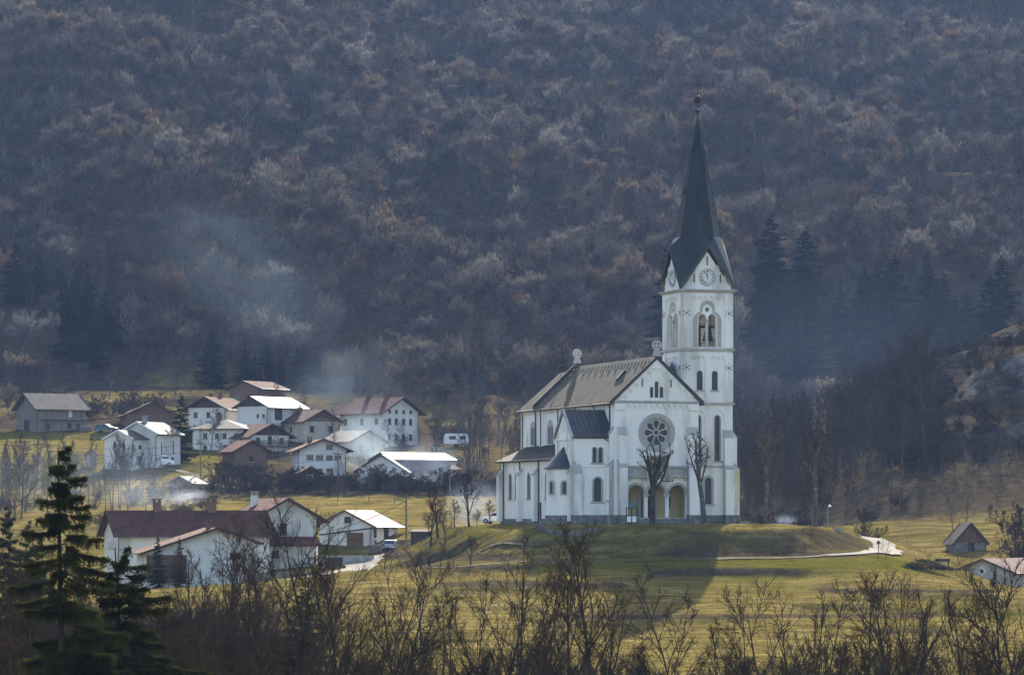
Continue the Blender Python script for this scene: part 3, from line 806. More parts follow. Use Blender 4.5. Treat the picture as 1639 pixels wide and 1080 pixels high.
mb.slab([(sx - 0.5, sy, sz - 0.5*pitch + 0.25), (sx + 0.5, sy, sz + 0.5*pitch + 0.45), (sx + 0.5, sy + 0.8, sz + 0.5*pitch + 0.45), (sx - 0.5, sy + 0.8, sz - 0.5*pitch + 0.25)], 0.3)
mb.build('skylight', M['pipe'], nr)
def stone_cross(y, z, s=1.0):
    mb = MB(); fr = Fr((MID, y, z), (1,0,0), (0,-1,0))
    mb.panel(fr, [(-0.55*s,0),(0.55*s,0),(0.28*s,0.75*s),(-0.28*s,0.75*s)], [], 0.35, 0.17)
    mb.panel(fr, circ(0, 1.25*s, 0.62*s, 20), [[(0.12*s*math.cos(t)+0.3*s*math.cos(q), 1.25*s+0.12*s*math.sin(t)+0.3*s*math.sin(q)) for t in [2*math.pi*k/8 for k in range(8)]] for q in [math.pi/4 + math.pi/2*i for i in range(4)]], 0.28, 0.14)
    return mb.build('stone_cross', M['trim'], CH)
stone_cross(-0.1, RDG + 0.4); stone_cross(28.95, RDG + 0.8, 0.95)
mb = MB(); c = (MID, 35.0, RDG - 0.2)
mb.tube(c, (c[0], c[1], c[2] + 3.2), 0.06, n=6); mb.ball((c[0], c[1], c[2] + 0.75), 0.25)
mb.box(c[0] - 0.5, c[1] - 0.05, c[2] + 2.35, c[0] + 0.5, c[1] + 0.05, c[2] + 2.47)
mb.build('iron_cross', M['iron'], CH)
# --- left aisle with lean-to roof
U = 4.2
AL = Fr((-U,0,0),(0,1,0),(-1,0,0))
wv = [26.9, 24.3, 19.5, 17.1, 12.5, 10.1]
mb = MB()
mb.panel(AL, rect(6.0, 0, 30.5, 8.0), [arch(v, 3.1, 0.9, 6.15) for v in wv] + [rect(14.6, 0.3, 15.6, 2.6)], 0.45)
AE = Fr((-U,30.5,0),(1,0,0),(0,1,0))
mb.panel(AE, [(0.0,0),(4.2,0),(4.2,9.7),(0.0,8.0)], [], 0.44, 0)
mb.build('aisle_wall', M['plaster'], CH)
for v in wv: cwin(AL, v, 3.1, 0.9, 6.15, surround=0.22, depth=0.08)
mb = MB(); mb.panel(AL, rect(14.6, 0.3, 15.6, 2.6), [], 0.06, -0.15); mb.build('side_door', M['wood_brown'], CH)
mb = MB()
mb.slab([(-U - 0.6, 6.6, 7.85), (-U - 0.6, 31.1, 7.85), (-0.0, 33.4, 9.75), (-0.0, 6.6, 10.0)], 0.22)
mb.slab([(-U - 0.6, 31.1, 7.84), (0.0, 31.4, 7.8), (-0.0, 33.4, 9.74)], 0.22)
ar = mb.build('aisle_roof', M['aisle_roof'], CH)
mb = MB(); mb.tube((-U - 0.66, 6.8, 7.78), (-U - 0.66, 31.1, 7.78), 0.1, n=8); mb.build('gutter', M['pipe'], CH)
mb = MB(); mb.panel(AL, rect(6.0, 7.3, 30.5, 7.65), [], 0.2, 0.1)
for a, b_ in ((6.0, 8.4), (14.9, 16.0), (21.3, 22.9), (28.7, 30.5)): mb.panel(AL, rect(a, 2.7, b_, 7.3), [rect(a+0.01, 2.71, a+0.02, 2.72)], 0.2, 0.06)
mb.build('wall_band', M['plaster'], CH)
def buttress(fr, s, w, zt, d0=1.0, d1=0.6, zm=None, zslope=0.9):
    """stepped buttress standing out from a wall; its weathered tops are a sub-part"""
    mb = MB(); cps = []
    def prof(da, z0, z1, cap):
        v = [fr.pt(s - w/2, z0, 0), fr.pt(s + w/2, z0, 0), fr.pt(s + w/2, z0, da), fr.pt(s - w/2, z0, da),
             fr.pt(s - w/2, z1 + zslope, 0), fr.pt(s + w/2, z1 + zslope, 0), fr.pt(s + w/2, z1, da), fr.pt(s - w/2, z1, da)]
        mb.add(v, [(0,1,2,3),(4,5,6,7),(0,1,5,4),(1,2,6,5),(2,3,7,6),(3,0,4,7)])
        o = 0.07
        c = [fr.pt(s - w/2 - o, z1 + zslope + 0.03, 0.003), fr.pt(s + w/2 + o, z1 + zslope + 0.03, 0.003), fr.pt(s + w/2 + o, z1 + 0.03 - o, da + o), fr.pt(s - w/2 - o, z1 + 0.03 - o, da + o)]
        cp = MB(); cp.slab(c, 0.1); cps.append(cp)
    if zm is None: prof(d0, 0.3, zt, True)
    else:
        prof(d1, 0.3, zt, True); prof(d0, 0.3, zm, True)
    o = mb.build('buttress', M['plaster'], CH); [c_.build('coping', M['trim'], o) for c_ in cps]; return o
for v in (22.1, 15.9): buttress(AL, v, 0.8, 6.0, 0.7)
buttress(AL, 30.0, 0.9, 6.0, 0.7)
buttress(Fr((-U,30.5,0),(1,0,0),(0,1,0)), 0.5, 0.9, 6.0, 0.7)
# --- right aisle behind the tower
mb = MB(); AR = Fr((NW + U, 0, 0), (0,1,0), (1,0,0))
mb.panel(AR, rect(12.3, 0, 30.5, 8.0), [arch(v, 3.1, 0.9, 6.15) for v in (26.9, 24.3, 19.5, 17.1)], 0.45)
mb.panel(Fr((NW,30.5,0),(1,0,0),(0,1,0)), [(0,0),(4.2,0),(4.2,8.0),(0,9.7)], [], 0.44, 0)
mb.build('aisle_wall', M['plaster'], CH)
for v in (26.9, 24.3, 19.5, 17.1): cwin(AR, v, 3.1, 0.9, 6.15, surround=0.22)
mb = MB(); mb.slab([(NW + U + 0.6, 12.0, 7.85), (NW + U + 0.6, 31.1, 7.85), (NW, 33.4, 9.75), (NW, 12.0, 10.0)], 0.22); mb.build('aisle_roof', M['aisle_roof'], CH)
# --- side chapel
CF = Fr((0,0.5,0),(1,0,0),(0,-1,0)); CL = Fr((-5.07,0,0),(0,1,0),(-1,0,0))
mb = MB()
mb.panel(CF, rect(-5.07, 0, 0, 10.3), [arch(-1.9, 2.63, 1.0, 5.45), arch(-2.28, 7.25, 0.5, 9.05), arch(-1.52, 7.25, 0.5, 9.05)], 0.45)
mb.panel(CL, [(0.5,0),(6.6,0),(6.6,10.3),(3.55,13.25),(0.5,10.3)], [arch(3.55, 10.9, 0.3, 12.1)], 0.45, 0.003)
mb.panel(Fr((0,6.6,0),(1,0,0),(0,1,0)), rect(-5.07, 0, 0, 10.3), [], 0.45, 0)
mb.build('chapel_wall', M['plaster'], CH)
cwin(CF, -1.9, 2.63, 1.0, 5.45, surround=0.2); cwin(CF, -2.28, 7.25, 0.5, 9.05, surround=0.1); cwin(CF, -1.52, 7.25, 0.5, 9.05, surround=0.1)
cwin(CL, 3.55, 10.9, 0.3, 12.1, sill=False, mullion=False)
mb = MB()
mb.panel(CF, rect(-4.1, 6.7, -0.0, 6.85), [], 0.2, 0.1); mb.panel(CF, rect(-5.12, 10.0, 0, 10.3), [], 0.2, 0.14); mb.panel(CF, rect(-5.07, 7.3, -4.0, 10.0), [], 0.2, 0.06); mb.panel(CF, rect(-4.0, 9.6, -0.8, 10.0), [], 0.2, 0.06); mb.panel(CF, rect(-0.8, 6.85, 0, 10.0), [], 0.2, 0.06)
mb.panel(CL, rect(0.5, 9.9, 6.6, 10.15), [], 0.2, 0.12); mb.panel(CL, rect(0.5, 7.3, 1.2, 9.9), [], 0.2, 0.07); mb.panel(CL, rect(5.9, 7.3, 6.6, 9.9), [], 0.2, 0.07)
for v in (2.6, 3.3, 4.0): mb.panel(CL, rect(v, 7.6, v + 0.25, 9.2), [], 0.2, 0.05)
mb.build('wall_band', M['plaster'], CH)
mb = MB()
pc = (13.55 - 10.3)/3.05
mb.slab([(-5.15, 0.1, 10.25), (-5.15, 3.55, 13.6), (0.0, 3.55, 13.6), (0.0, 0.1, 10.25)], 0.2)
mb.slab([(-5.15, 3.552, 13.6), (-5.15, 7.0, 10.25), (0.0, 7.0, 10.25), (0.0, 3.552, 13.6)], 0.2)
chr_ = mb.build('chapel_roof', M['dark_metal'], CH)
mb = MB()
for i in range(9):
    x = -5.0 + i*0.62
    mb.beam((x, 0.12, 10.29), (x, 3.55, 13.64), 0.05, 0.07)
mb.build('standing_seam', M['dark_metal'], chr_)
mb = MB()
for sgn, y in ((1, 0.1), (-1, 7.0)):
    mb.beam((-5.2, y, 10.2), (-5.2, 3.55, 13.6), 0.3, 0.2)
mb.build('gable_coping', M['trim'], CH)
buttress(CF, -4.55, 1.0, 6.0, 0.45, zslope=1.0)
buttress(Fr((-5.07,0,0),(0,1,0),(-1,0,0)), 0.95, 0.8, 6.0, 0.4, zslope=0.9)
mb = MB(); mb.tube((-0.25, 0.36, 10.0), (-0.25, 0.36, 9.3), 0.07, n=6); mb.tube((-1.1, 0.36, 10.1), (-0.25, 0.36, 9.6), 0.07, n=6); mb.tube((-0.25, 0.36, 9.6), (-0.25, 0.36, 6.9), 0.07, n=6); mb.build('downpipe', M['pipe'], CH)
# round stair turret under the gable
TC = (-5.07, 3.5)
mb = MB(); mb.lathe([(2.15, 0.0), (2.15, 6.7)], (TC[0], TC[1], 0), 22, R(90), R(270)); tr_ = mb.build('stair_turret', M['plaster'], CH, True)
mb = MB(); mb.lathe([(2.45, 6.5), (2.42, 6.65), (1.2, 8.0), (0.02, 9.25)], (TC[0], TC[1], 0), 22, R(90), R(270)); mb.lathe([(2.10, 6.5), (2.45, 6.5)], (TC[0], TC[1], 0), 22, R(90), R(270)); mb.build('turret_roof', M['dark_metal'], tr_)
for ang in (R(252), R(208)):
    d = Vector((math.cos(ang), math.sin(ang), 0)); fr = Fr((TC[0] + d.x*2.17, TC[1] + d.y*2.17, 0), (-d.y, d.x, 0), d)
    mb = MB(); mb.panel(fr, arch(0, 3.55, 0.5, 5.0), [], 0.12, 0.0); w_ = mb.build('window', M['lead_glass'], tr_)
    mb = MB(); mb.panel(fr, arch(0, 3.4, 0.95, 5.2), [arch(0, 3.55, 0.5, 5.0)], 0.2, 0.06); mb.build('surround', M['trim'], w_)
# --- facade corner buttresses
buttress(FA, 0.95, 0.95, 10.6, 0.95, 0.6, 6.8); buttress(FA, 9.85, 1.25, 10.6, 0.95, 0.6, 6.8)
buttress(LN, 0.55, 0.9, 10.6, 0.95, 0.6, 6.8)
# --- tower
TX0, TX1, TY0, TY1 = 10.7, 17.2, 5.49, 11.99; TW = 6.5
faces = [Fr((TX0, TY0, 0), (1,0,0), (0,-1,0)), Fr((TX1, TY0, 0), (0,1,0), (1,0,0)), Fr((TX1, TY1, 0), (-1,0,0), (0,1,0)), Fr((TX0, TY1, 0), (0,-1,0), (-1,0,0))]
GZ, AZ = 28.3, 33.0
for i, fr in enumerate(faces):
    holes = [arch(2.27, 16.2, 0.8, 18.55), arch(4.23, 16.2, 0.8, 18.55), arch(2.62, 21.45, 1.05, 25.4), arch(3.88, 21.45, 1.05, 25.4), circ(3.25, 25.95, 0.28, 14),
             arch(1.55, 29.2, 0.22, 30.25), arch(4.95, 29.2, 0.22, 30.25), arch(3.25, 31.3, 0.22, 32.4)]
    low = []
    if i in (0, 1):
        low = [arch(2.05, 7.6, 0.68, 13.1), arch(4.55, 7.6, 0.68, 13.1), arch(3.35, 2.4, 0.85, 5.6)]
    if i == 1: low = [arch(3.25, 7.6, 0.68, 13.1)]
    e = 0.0 if i % 2 == 0 else 0.5
    mb = MB(); mb.panel(fr, [(e,0),(TW-e,0),(TW-e,GZ),(3.25,AZ),(e,GZ)] if e == 0 else [(e,0),(TW-e,0),(TW-e,GZ+0.5*(AZ-GZ)/3.25),(3.25,AZ),(e,GZ+0.5*(AZ-GZ)/3.25)], holes + low, 0.5)
    mb.build('tower_wall', M['plaster'], CH)
    for h in ((2.27, 16.2, 0.8, 18.55), (4.23, 16.2, 0.8, 18.55)): cwin(fr, *h, surround=0.0)
    for h in ((1.55, 29.2, 0.22, 30.25), (4.95, 29.2, 0.22, 30.25), (3.25, 31.3, 0.22, 32.4)): cwin(fr, *h, sill=False, mullion=False)
    if i == 0:
        cwin(fr, 2.05, 7.6, 0.68, 13.1, surround=0.12); cwin(fr, 4.55, 7.6, 0.68, 13.1, surround=0.12); cwin(fr, 3.35, 2.4, 0.85, 5.6, surround=0.3)
    if i == 1: cwin(fr, 3.25, 7.6, 0.68, 13.1, surround=0.12)
    # belfry window: paired opening, column between, trefoil frame
    mb = MB()
    tre = [(1.45, 21.4), (5.05, 21.4), (5.05, 24.6)] + [(3.95 + 1.1*math.cos(t), 24.6 + 1.1*math.sin(t)) for t in [math.pi*k/16 for k in range(1, 8)]] + \
          [(3.25 + 0.95*math.cos(t), 26.1 + 0.95*math.sin(t)) for t in [R(10) + R(160)*k/12 for k in range(13)]] + \
          [(2.55 + 1.1*math.cos(t), 24.6 + 1.1*math.sin(t)) for t in [math.pi/2 + math.pi*k/16 for k in range(1, 9)]]
    inn = [(1.95, 21.42), (4.55, 21.42), (4.55, 24.6)] + [(3.85 + 0.72*math.cos(t), 24.72 + 0.85*math.sin(t)) for t in [math.pi*k/16 for k in range(1, 8)]] + \
          [(3.25 + 0.62*math.cos(t), 25.95 + 0.62*math.sin(t)) for t in [R(12) + R(156)*k/12 for k in range(13)]] + \
          [(2.65 + 0.72*math.cos(t), 24.72 + 0.85*math.sin(t)) for t in [math.pi/2 + math.pi*k/16 for k in range(1, 9)]]
    mb.panel(fr, tre, [inn], 0.12, 0.07)
    bw = mb.build('belfry_window', M['trim'], CH)
    mb = MB(); c = fr.pt(3.25, 21.4, -0.1)
    mb.lathe([(0.22,0),(0.22,0.3),(0.14,0.42),(0.12,2.9),(0.2,3.1),(0.2,3.3)], c, 10); mb.build('column', M['trim'], bw)
    mb = MB(); mb.panel(fr, rect(2.05, 22.3, 4.5, 22.36), [], 0.05, -0.35); mb.panel(fr, rect(2.05, 21.9, 4.5, 21.95), [], 0.05, -0.35)
    for k in range(9): mb.panel(fr, rect(2.15 + k*0.28, 21.45, 2.18 + k*0.28, 22.3), [], 0.04, -0.36)
    for s in (2.62, 3.88): mb.panel(fr, rect(s - 0.6, 24.15, s + 0.6, 24.24), [], 0.06, -0.4)
    mb.build('railing', M['iron'], bw)
    # friezes, strips, string courses
    mb = MB()
    lombard(fr, 1.0, 5.5, 28.0, 0.75, 6, mb, T=0.3, front=0.15); mb.panel(fr, rect(0, 21.3, 1.0, 28.0), [], 0.3, 0.15); mb.panel(fr, rect(5.5, 21.3, TW, 28.0), [], 0.3, 0.15)
    lombard(fr, 1.0, 2.95, 20.7, 0.65, 3, mb, T=0.3, front=0.15); lombard(fr, 3.55, 5.5, 20.7, 0.65, 3, mb, T=0.3, front=0.15)
    mb.panel(fr, rect(0, 14.85, 1.0, 20.7), [], 0.3, 0.15); mb.panel(fr, rect(5.5, 14.85, TW, 20.7), [], 0.3, 0.15); mb.panel(fr, rect(2.95, 14.85, 3.55, 20.7), [], 0.3, 0.15)
    for s in (2.05, 4.55):
        mb.panel(fr, arch(s, 12.3, 2.55, 14.15, 16), [arch(s, 12.301, 1.75, 13.75, 16)], 0.2, 0.10)
    for s in (0, 2.9, 5.6): mb.panel(fr, rect(s, 7.1, s + (0.9 if s else 0.8), 12.3 if s == 2.9 else 14.4), [], 0.3, 0.06)
    # stepped arches in the gable
    for s, z in ((1.15, 29.95), (2.0, 31.2), (4.5, 31.2), (5.35, 29.95)):
        mb.panel(fr, arch(s, z - 0.55, 0.55, z + 0.15, 8), [arch(s, z - 0.549, 0.3, z + 0.02, 8)], 0.2, 0.06)
    mb.panel(fr, arch(3.25, 31.0, 0.75, 32.7), [arch(3.25, 31.001, 0.4, 32.5)], 0.2, 0.05)
    mb.build('arcade_frieze', M['plaster'], CH)
    # clock
    mb = MB(); mb.panel(fr, circ(3.25, 29.85, 0.92, 36), [], 0.1, 0.06); ck = mb.build('clock_face', M['frame_white'], CH)
    mb = MB(); mb.panel(fr, circ(3.25, 29.85, 1.05, 40), [circ(3.25, 29.85, 0.92, 40)], 0.2, 0.14); mb.build('rim', M['trim'], ck)
    mb = MB()
    ROM = ['XII','I','II','III','IV','V','VI','VII','VIII','IX','X','XI']
    def stroke(a0, b0, a1, b1, hh, w_):
        th = -2*math.pi*hh/12; cs, sn = math.cos(th), math.sin(th)
        d = Vector((a1 - a0, b1 - b0)); nn = Vector((-d.y, d.x)).normalized()*w_/2
        q = []
        for p in (Vector((a0, b0)) - nn, Vector((a1, b1)) - nn, Vector((a1, b1)) + nn, Vector((a0, b0)) + nn):
            q.append((3.25 + p.x*cs - p.y*sn, 29.85 + p.x*sn + p.y*cs))
        mb.panel(fr, q, [], 0.02, 0.075)
    for hh, s in enumerate(ROM):
        ws = {'I': 0.07, 'V': 0.12, 'X': 0.12}; tot = sum(ws[ch] for ch in s); x = -tot/2
        for ch in s:
            w_ = ws[ch]
            if ch == 'I': stroke(x + w_/2, 0.60, x + w_/2, 0.84, hh, 0.045)
            elif ch == 'V': stroke(x + 0.01, 0.84, x + w_/2, 0.60, hh, 0.045); stroke(x + w_ - 0.01, 0.84, x + w_/2, 0.60, hh, 0.03)
            else: stroke(x + 0.01, 0.84, x + w_ - 0.01, 0.60, hh, 0.045); stroke(x + w_ - 0.01, 0.84, x + 0.01, 0.60, hh, 0.03)
            x += w_
    mb.build('numeral', M['iron'], ck)
    for nm, hh, r1, w_ in (('hour_hand', 11.93, 0.48, 0.085), ('minute_hand', 11.2, 0.72, 0.06)):
        mb = MB(); stroke(0, -0.16, 0, r1, hh, w_); mb.build(nm, M['iron'], ck)
    # iron wall anchors
    for s, z in ((0.5, 18.9), (6.0, 18.9), (0.5, 25.5), (6.0, 25.5)):
        mb = MB()
        for a in range(3):
            t = math.pi/3*a + math.pi/2
            ln = 0.72 if a == 0 else 0.42
            p, q = fr.pt(s - ln*math.cos(t), z - ln*math.sin(t), 0.12), fr.pt(s + ln*math.cos(t), z + ln*math.sin(t), 0.12)
            mb.beam(p, q, 0.06, 0.06)
            if a:
                for sg in (-1, 1):
                    mb.ball(fr.pt(s + sg*ln*math.cos(t), z + sg*ln*math.sin(t), 0.12), 0.09, 5)
        mb.ball(fr.pt(s, z, 0.12), 0.12, 6)
        mb.build('wall_anchor', M['iron'], CH)
# string courses and cornice right round the tower
def square_ring(z0, z1, out, name='string_course', mat='trim'):
    mb = MB()
    mb.box(TX0 - out, TY0 - out, z0, TX1 + out, TY0 + 0.3, z1); mb.box(TX0 - out, TY1 - 0.3, z0, TX1 + out, TY1 + out, z1)
    mb.box(TX0 - out, TY0 + 0.3, z0, TX0 + 0.3, TY1 - 0.3, z1); mb.box(TX1 - 0.3, TY0 + 0.3, z0, TX1 + out, TY1 - 0.3, z1)
    return mb.build(name, M[mat], CH)
square_ring(6.85, 7.05, 0.16); square_ring(14.42, 14.68, 0.24); square_ring(20.95, 21.25, 0.26); square_ring(28.02, 28.22, 0.3, 'cornice'); square_ring(28.22, 28.36, 0.5, 'cornice')
mb = MB(); mb.box(TX0 + 0.51, TY0 + 0.51, 20.6, TX1 - 0.51, TY1 - 0.51, 20.9); mb.box(TX0 + 0.51, TY0 + 0.51, 27.6, TX1 - 0.51, TY1 - 0.51, 27.8); mb.build('belfry_floor', M['wood_dark'], CH)
TCX, TCY = (TX0 + TX1)/2, (TY0 + TY1)/2
for k, (dx, z, r) in enumerate(((-1.1, 22.2, 0.75), (1.1, 22.3, 0.62))):
    mb = MB(); mb.lathe([(0.05,1.6),(0.35*r/0.7,1.5),(0.5*r/0.7,1.1),(0.62*r/0.7,0.5),(r,0.0),(r*0.9,0.02)], (TCX + dx, TCY - 0.6, z), 16)
    mb.build('bell', M['iron'], CH, True)
mb = MB()
for x in (-2.2, 0, 2.2): mb.box(TCX + x - 0.12, TCY - 0.75, 20.9, TCX + x + 0.12, TCY - 0.45, 24.2)
mb.box(TCX - 2.4, TCY - 0.78, 23.85, TCX + 2.4, TCY - 0.42, 24.15); mb.build('bell_frame', M['wood_dark'], CH)
# stain running down the tower corner
mb = MB(); mb.box(TX0 - 0.11, TY0 - 0.11, 21.26, TX0 + 0.16, TY0 + 0.2, 28.0); mb.build('mossy_corner', M['stain'], CH)
mb = MB(); mb.tube((TX1 + 0.18, TY0 - 0.12, 28.0), (TX1 + 0.18, TY0 - 0.12, 14.8), 0.06, n=6); mb.build('downpipe', M['pipe'], CH)
# tower buttresses
buttress(faces[0], 5.85, 1.1, 10.5, 1.0, 0.62, 6.7); buttress(faces[1], 0.85, 1.2, 10.5, 1.05, 0.72, 6.7); buttress(faces[1], 5.6, 1.2, 10.5, 1.05, 0.72, 6.7)
mb = MB(); mb.box(TX1 + 0.0, TY0 + 0.24, 2.0, TX1 + 1.07, TY0 + 0.55, 6.6); mb.build('mossy_corner', M['stain'], CH)
# spire: octagon over four gables
r8 = 2.62; zo = 34.9
def o8(k, r, z): 
    t = math.pi/8 + math.pi/4*k
    return (TCX + r*math.cos(t)/math.cos(math.pi/8), TCY + r*math.sin(t)/math.cos(math.pi/8), z)
mb = MB()
oct_ = [o8(k, r8, zo) for k in range(8)]
tip = (TCX, TCY, 49.3)
rings = [oct_] + [[o8(k, r8*(1-f_)+0.10*f_, zo + (49.0-zo)*f_) for k in range(8)] for f_ in (0.28, 0.6, 1.0)]
vs = [p for rg in rings for p in rg] + [tip]
fs = [(j*8+k, j*8+(k+1)%8, (j+1)*8+(k+1)%8, (j+1)*8+k) for j in range(3) for k in range(8)] + [(24+k, 24+(k+1)%8, 32) for k in range(8)]
mb.add(vs, fs)
OV = 0.42
hw = 3.25 + OV
corners = {(-1,-1): (TCX - hw, TCY - hw, GZ + 0.05), (1,-1): (TCX + hw, TCY - hw, GZ + 0.05), (1,1): (TCX + hw, TCY + hw, GZ + 0.05), (-1,1): (TCX - hw, TCY + hw, GZ + 0.05)}
# octagon sides facing +x, +y, -x, -y are k=7..0, 1..2, 3..4, 5..6
sides = [((1,0), 7, 0, (1,-1), (1,1)), ((0,1), 1, 2, (1,1), (-1,1)), ((-1,0), 3, 4, (-1,1), (-1,-1)), ((0,-1), 5, 6, (-1,-1), (1,-1))]
for (dx, dy), ka, kb, ca_, cb_ in sides:
    ap = (TCX + dx*(3.25 + OV), TCY + dy*(3.25 + OV), AZ + 0.62)
    inn_ = (TCX + dx*(r8 - 0.15), TCY + dy*(r8 - 0.15), AZ + 0.95)
    Pa, Pb = oct_[ka], oct_[kb]; Ca, Cb = corners[ca_], corners[cb_]
    mb.add([ap, Pa, Pb, Ca, Cb], [(0, 1, 2), (0, 3, 1), (0, 2, 4)])
for kA, kB, cc in ((0, 1, (1,1)), (2, 3, (-1,1)), (4, 5, (-1,-1)), (6, 7, (1,-1))):
    mb.add([oct_[kA], oct_[kB], corners[cc]], [(0, 1, 2)])
spire = mb.build('spire', M['copper'], CH)
mb = MB()
for (dx, dy), ka, kb, ca_, cb_ in sides:
    ap = Vector((TCX + dx*(3.25 + OV + 0.02), TCY + dy*(3.25 + OV + 0.02), AZ + 0.56))
    for cc in (corners[ca_], corners[cb_]):
        mb.beam(Vector(cc), ap, 0.1, 0.26)
    mb.tube(ap + Vector((0,0,0.05)), Vector((TCX + dx*(r8+0.02), TCY + dy*(r8+0.02), 34.75)), 0.09, n=6)
mb.build('verge_board', M['pipe'], spire)
mb = MB()
for k in range(8):
    mb.tube(rings[0][k], rings[3][k], 0.06, 0.04, n=5)
mb.build('hip_roll', M['copper'], spire)
for k in range(8):                                                # seams of the metal sheets
    mb = MB()
    for f_ in (0.28, 0.5, 0.72):
        a_ = Vector(rings[0][k]).lerp(Vector(rings[0][(k+1)%8]), f_); b_ = Vector(rings[3][k]).lerp(Vector(rings[3][(k+1)%8]), f_)
        mb.tube(a_, a_.lerp(b_, 0.8), 0.035, 0.03, n=4)
    for t_ in (0.1, 0.2, 0.3, 0.4, 0.5, 0.6, 0.7):
        mb.tube(Vector(rings[0][k]).lerp(Vector(rings[3][k]), t_), Vector(rings[0][(k+1)%8]).lerp(Vector(rings[3][(k+1)%8]), t_), 0.03, n=4)
    mb.build('standing_seam', M['copper'], spire)
for (dx, dy) in ((1,0),(0,1),(-1,0),(0,-1)):
    for z, s in ((40.2, 1.0), (45.4, 0.6)):
        rr = r8*(1 - (z - zo)/(49.3 - zo)); c = Vector((TCX + dx*rr, TCY + dy*rr, z)); tx = Vector((-dy, dx, 0)); d = Vector((dx, dy, 0))
        q = MB()
        b0 = c + d*0.32*s
        vs = [b0 - tx*0.38*s + Vector((0,0,0)), b0 + tx*0.38*s, b0 + tx*0.38*s + Vector((0,0,0.22*s)), b0 + Vector((0,0,0.62*s)), b0 - tx*0.38*s + Vector((0,0,0.22*s))]
        bk_ = [v - d*0.55*s for v in vs]
        q.add(vs + bk_, [(0,1,2,3,4), (3,2,7,8), (4,3,8,9), (1,2,7,6), (0,4,9,5)]); q.build('dormer', M['copper'], spire)
mb = MB()
mb.tube((TCX, TCY, 48.9), (TCX, TCY, 54.3), 0.08, 0.05, n=8); mb.ball((TCX, TCY, 50.35), 0.33, 10, sz=0.75); mb.lathe([(0.11, 49.0), (0.2, 49.2), (0.11, 49.5)], (TCX, TCY, 0), 8)
mb.build('finial_rod', M['iron'], spire)
mb = MB(); mb.ball((TCX, TCY, 51.75), 0.47, 14); mb.build('orb', M['iron'], spire, True)
mb = MB(); ax_ = Vector((1, 0, 0)); mb.box(TCX - 0.55, TCY - 0.04, 53.45, TCX + 0.55, TCY + 0.04, 53.55); mb.build('cross', M['iron'], spire)
# small dark roof between nave and tower
mb = MB(); mb.add([(8.4, 6.3, 17.0), (10.69, 6.3, 16.0), (10.69, 11.0, 16.0), (8.4, 11.0, 17.0), (10.2, 7.6, 19.7), (10.2, 9.6, 19.7)], [(0,1,4),(1,2,5,4),(2,3,5),(3,0,4,5)]); mb.build('valley_roof', M['dark_metal'], CH)
# --- stone plinth all round
def plinth(*bx):
    mb = MB(); mb.box(*bx); mb.build('plinth', M['stone'], CH)
plinth(-0.14,-0.14,-1.4,1.55,0.2,1.05); plinth(9.15,-0.14,-1.4,NW+0.14,0.2,1.05)
plinth(0.38,-1.1,-1.4,1.52,-0.142,1.06); plinth(9.12,-1.1,-1.4,10.58,-0.142,1.06)
plinth(-1.09,0.0,-1.4,-0.142,0.35,1.06)
plinth(-5.2,0.36,-1.4,-0.01,0.7,1.05); plinth(-5.14,-0.08,-1.4,-3.96,0.358,1.04)
plinth(-5.21,0.72,-1.4,-4.9,6.7,1.04)
mb = MB(); mb.lathe([(2.27,-1.4),(2.27,0.98),(2.1,1.05)], (TC[0], TC[1], 0), 20, R(90), R(270)); mb.build('plinth', M['stone'], CH)
plinth(-U-0.13,6.72,-1.4,-U+0.2,14.55,0.62); plinth(-U-0.13,15.65,-1.4,-U+0.2,30.62,0.62)
plinth(-U-0.12,30.3,-1.4,0,30.64,0.61); plinth(0,34.8,-1.4,NW,35.13,0.62)
plinth(NW+0.145,TY0-0.14,-1.4,TX1+0.14,TY0+0.2,1.05); plinth(TX1-0.2,TY0+0.21,-1.4,TX1+0.14,TY1+0.1,1.05)
plinth(15.92,4.32,-1.4,17.26,TY0-0.143,1.06); plinth(TX1+0.143,5.6,-1.4,TX1+1.2,7.1,1.06); plinth(TX1+0.143,10.35,-1.4,TX1+1.2,11.85,1.06)
# --- rainwater pipes
for fr, s, z1, z0, d in ((LN, 34.3, 14.2, 9.6, 0.22), (LN, 28.9, 14.2, 9.8, 0.22), (LN, 26.85, 14.2, 9.8, 0.22), (LN, 20.15, 14.2, 9.9, 0.22), (LN, 13.45, 14.2, 9.9, 0.22), (LN, 6.75, 14.2, 10.1, 0.22), (LN, 0.9, 14.2, 10.0, 0.25),
                         (AL, 29.3, 7.7, -0.2, 0.16), (AL, 22.7, 7.7, 6.6, 0.16), (AL, 15.2, 7.7, -0.2, 0.2)):
    mb = MB(); mb.tube(fr.pt(s, z1, d), fr.pt(s, z0, d), 0.085, n=6); mb.tube(fr.pt(s, z1, d), fr.pt(s, z1 + 0.3, d + 0.35), 0.085, n=6); mb.build('downpipe', M['pipe'], CH)
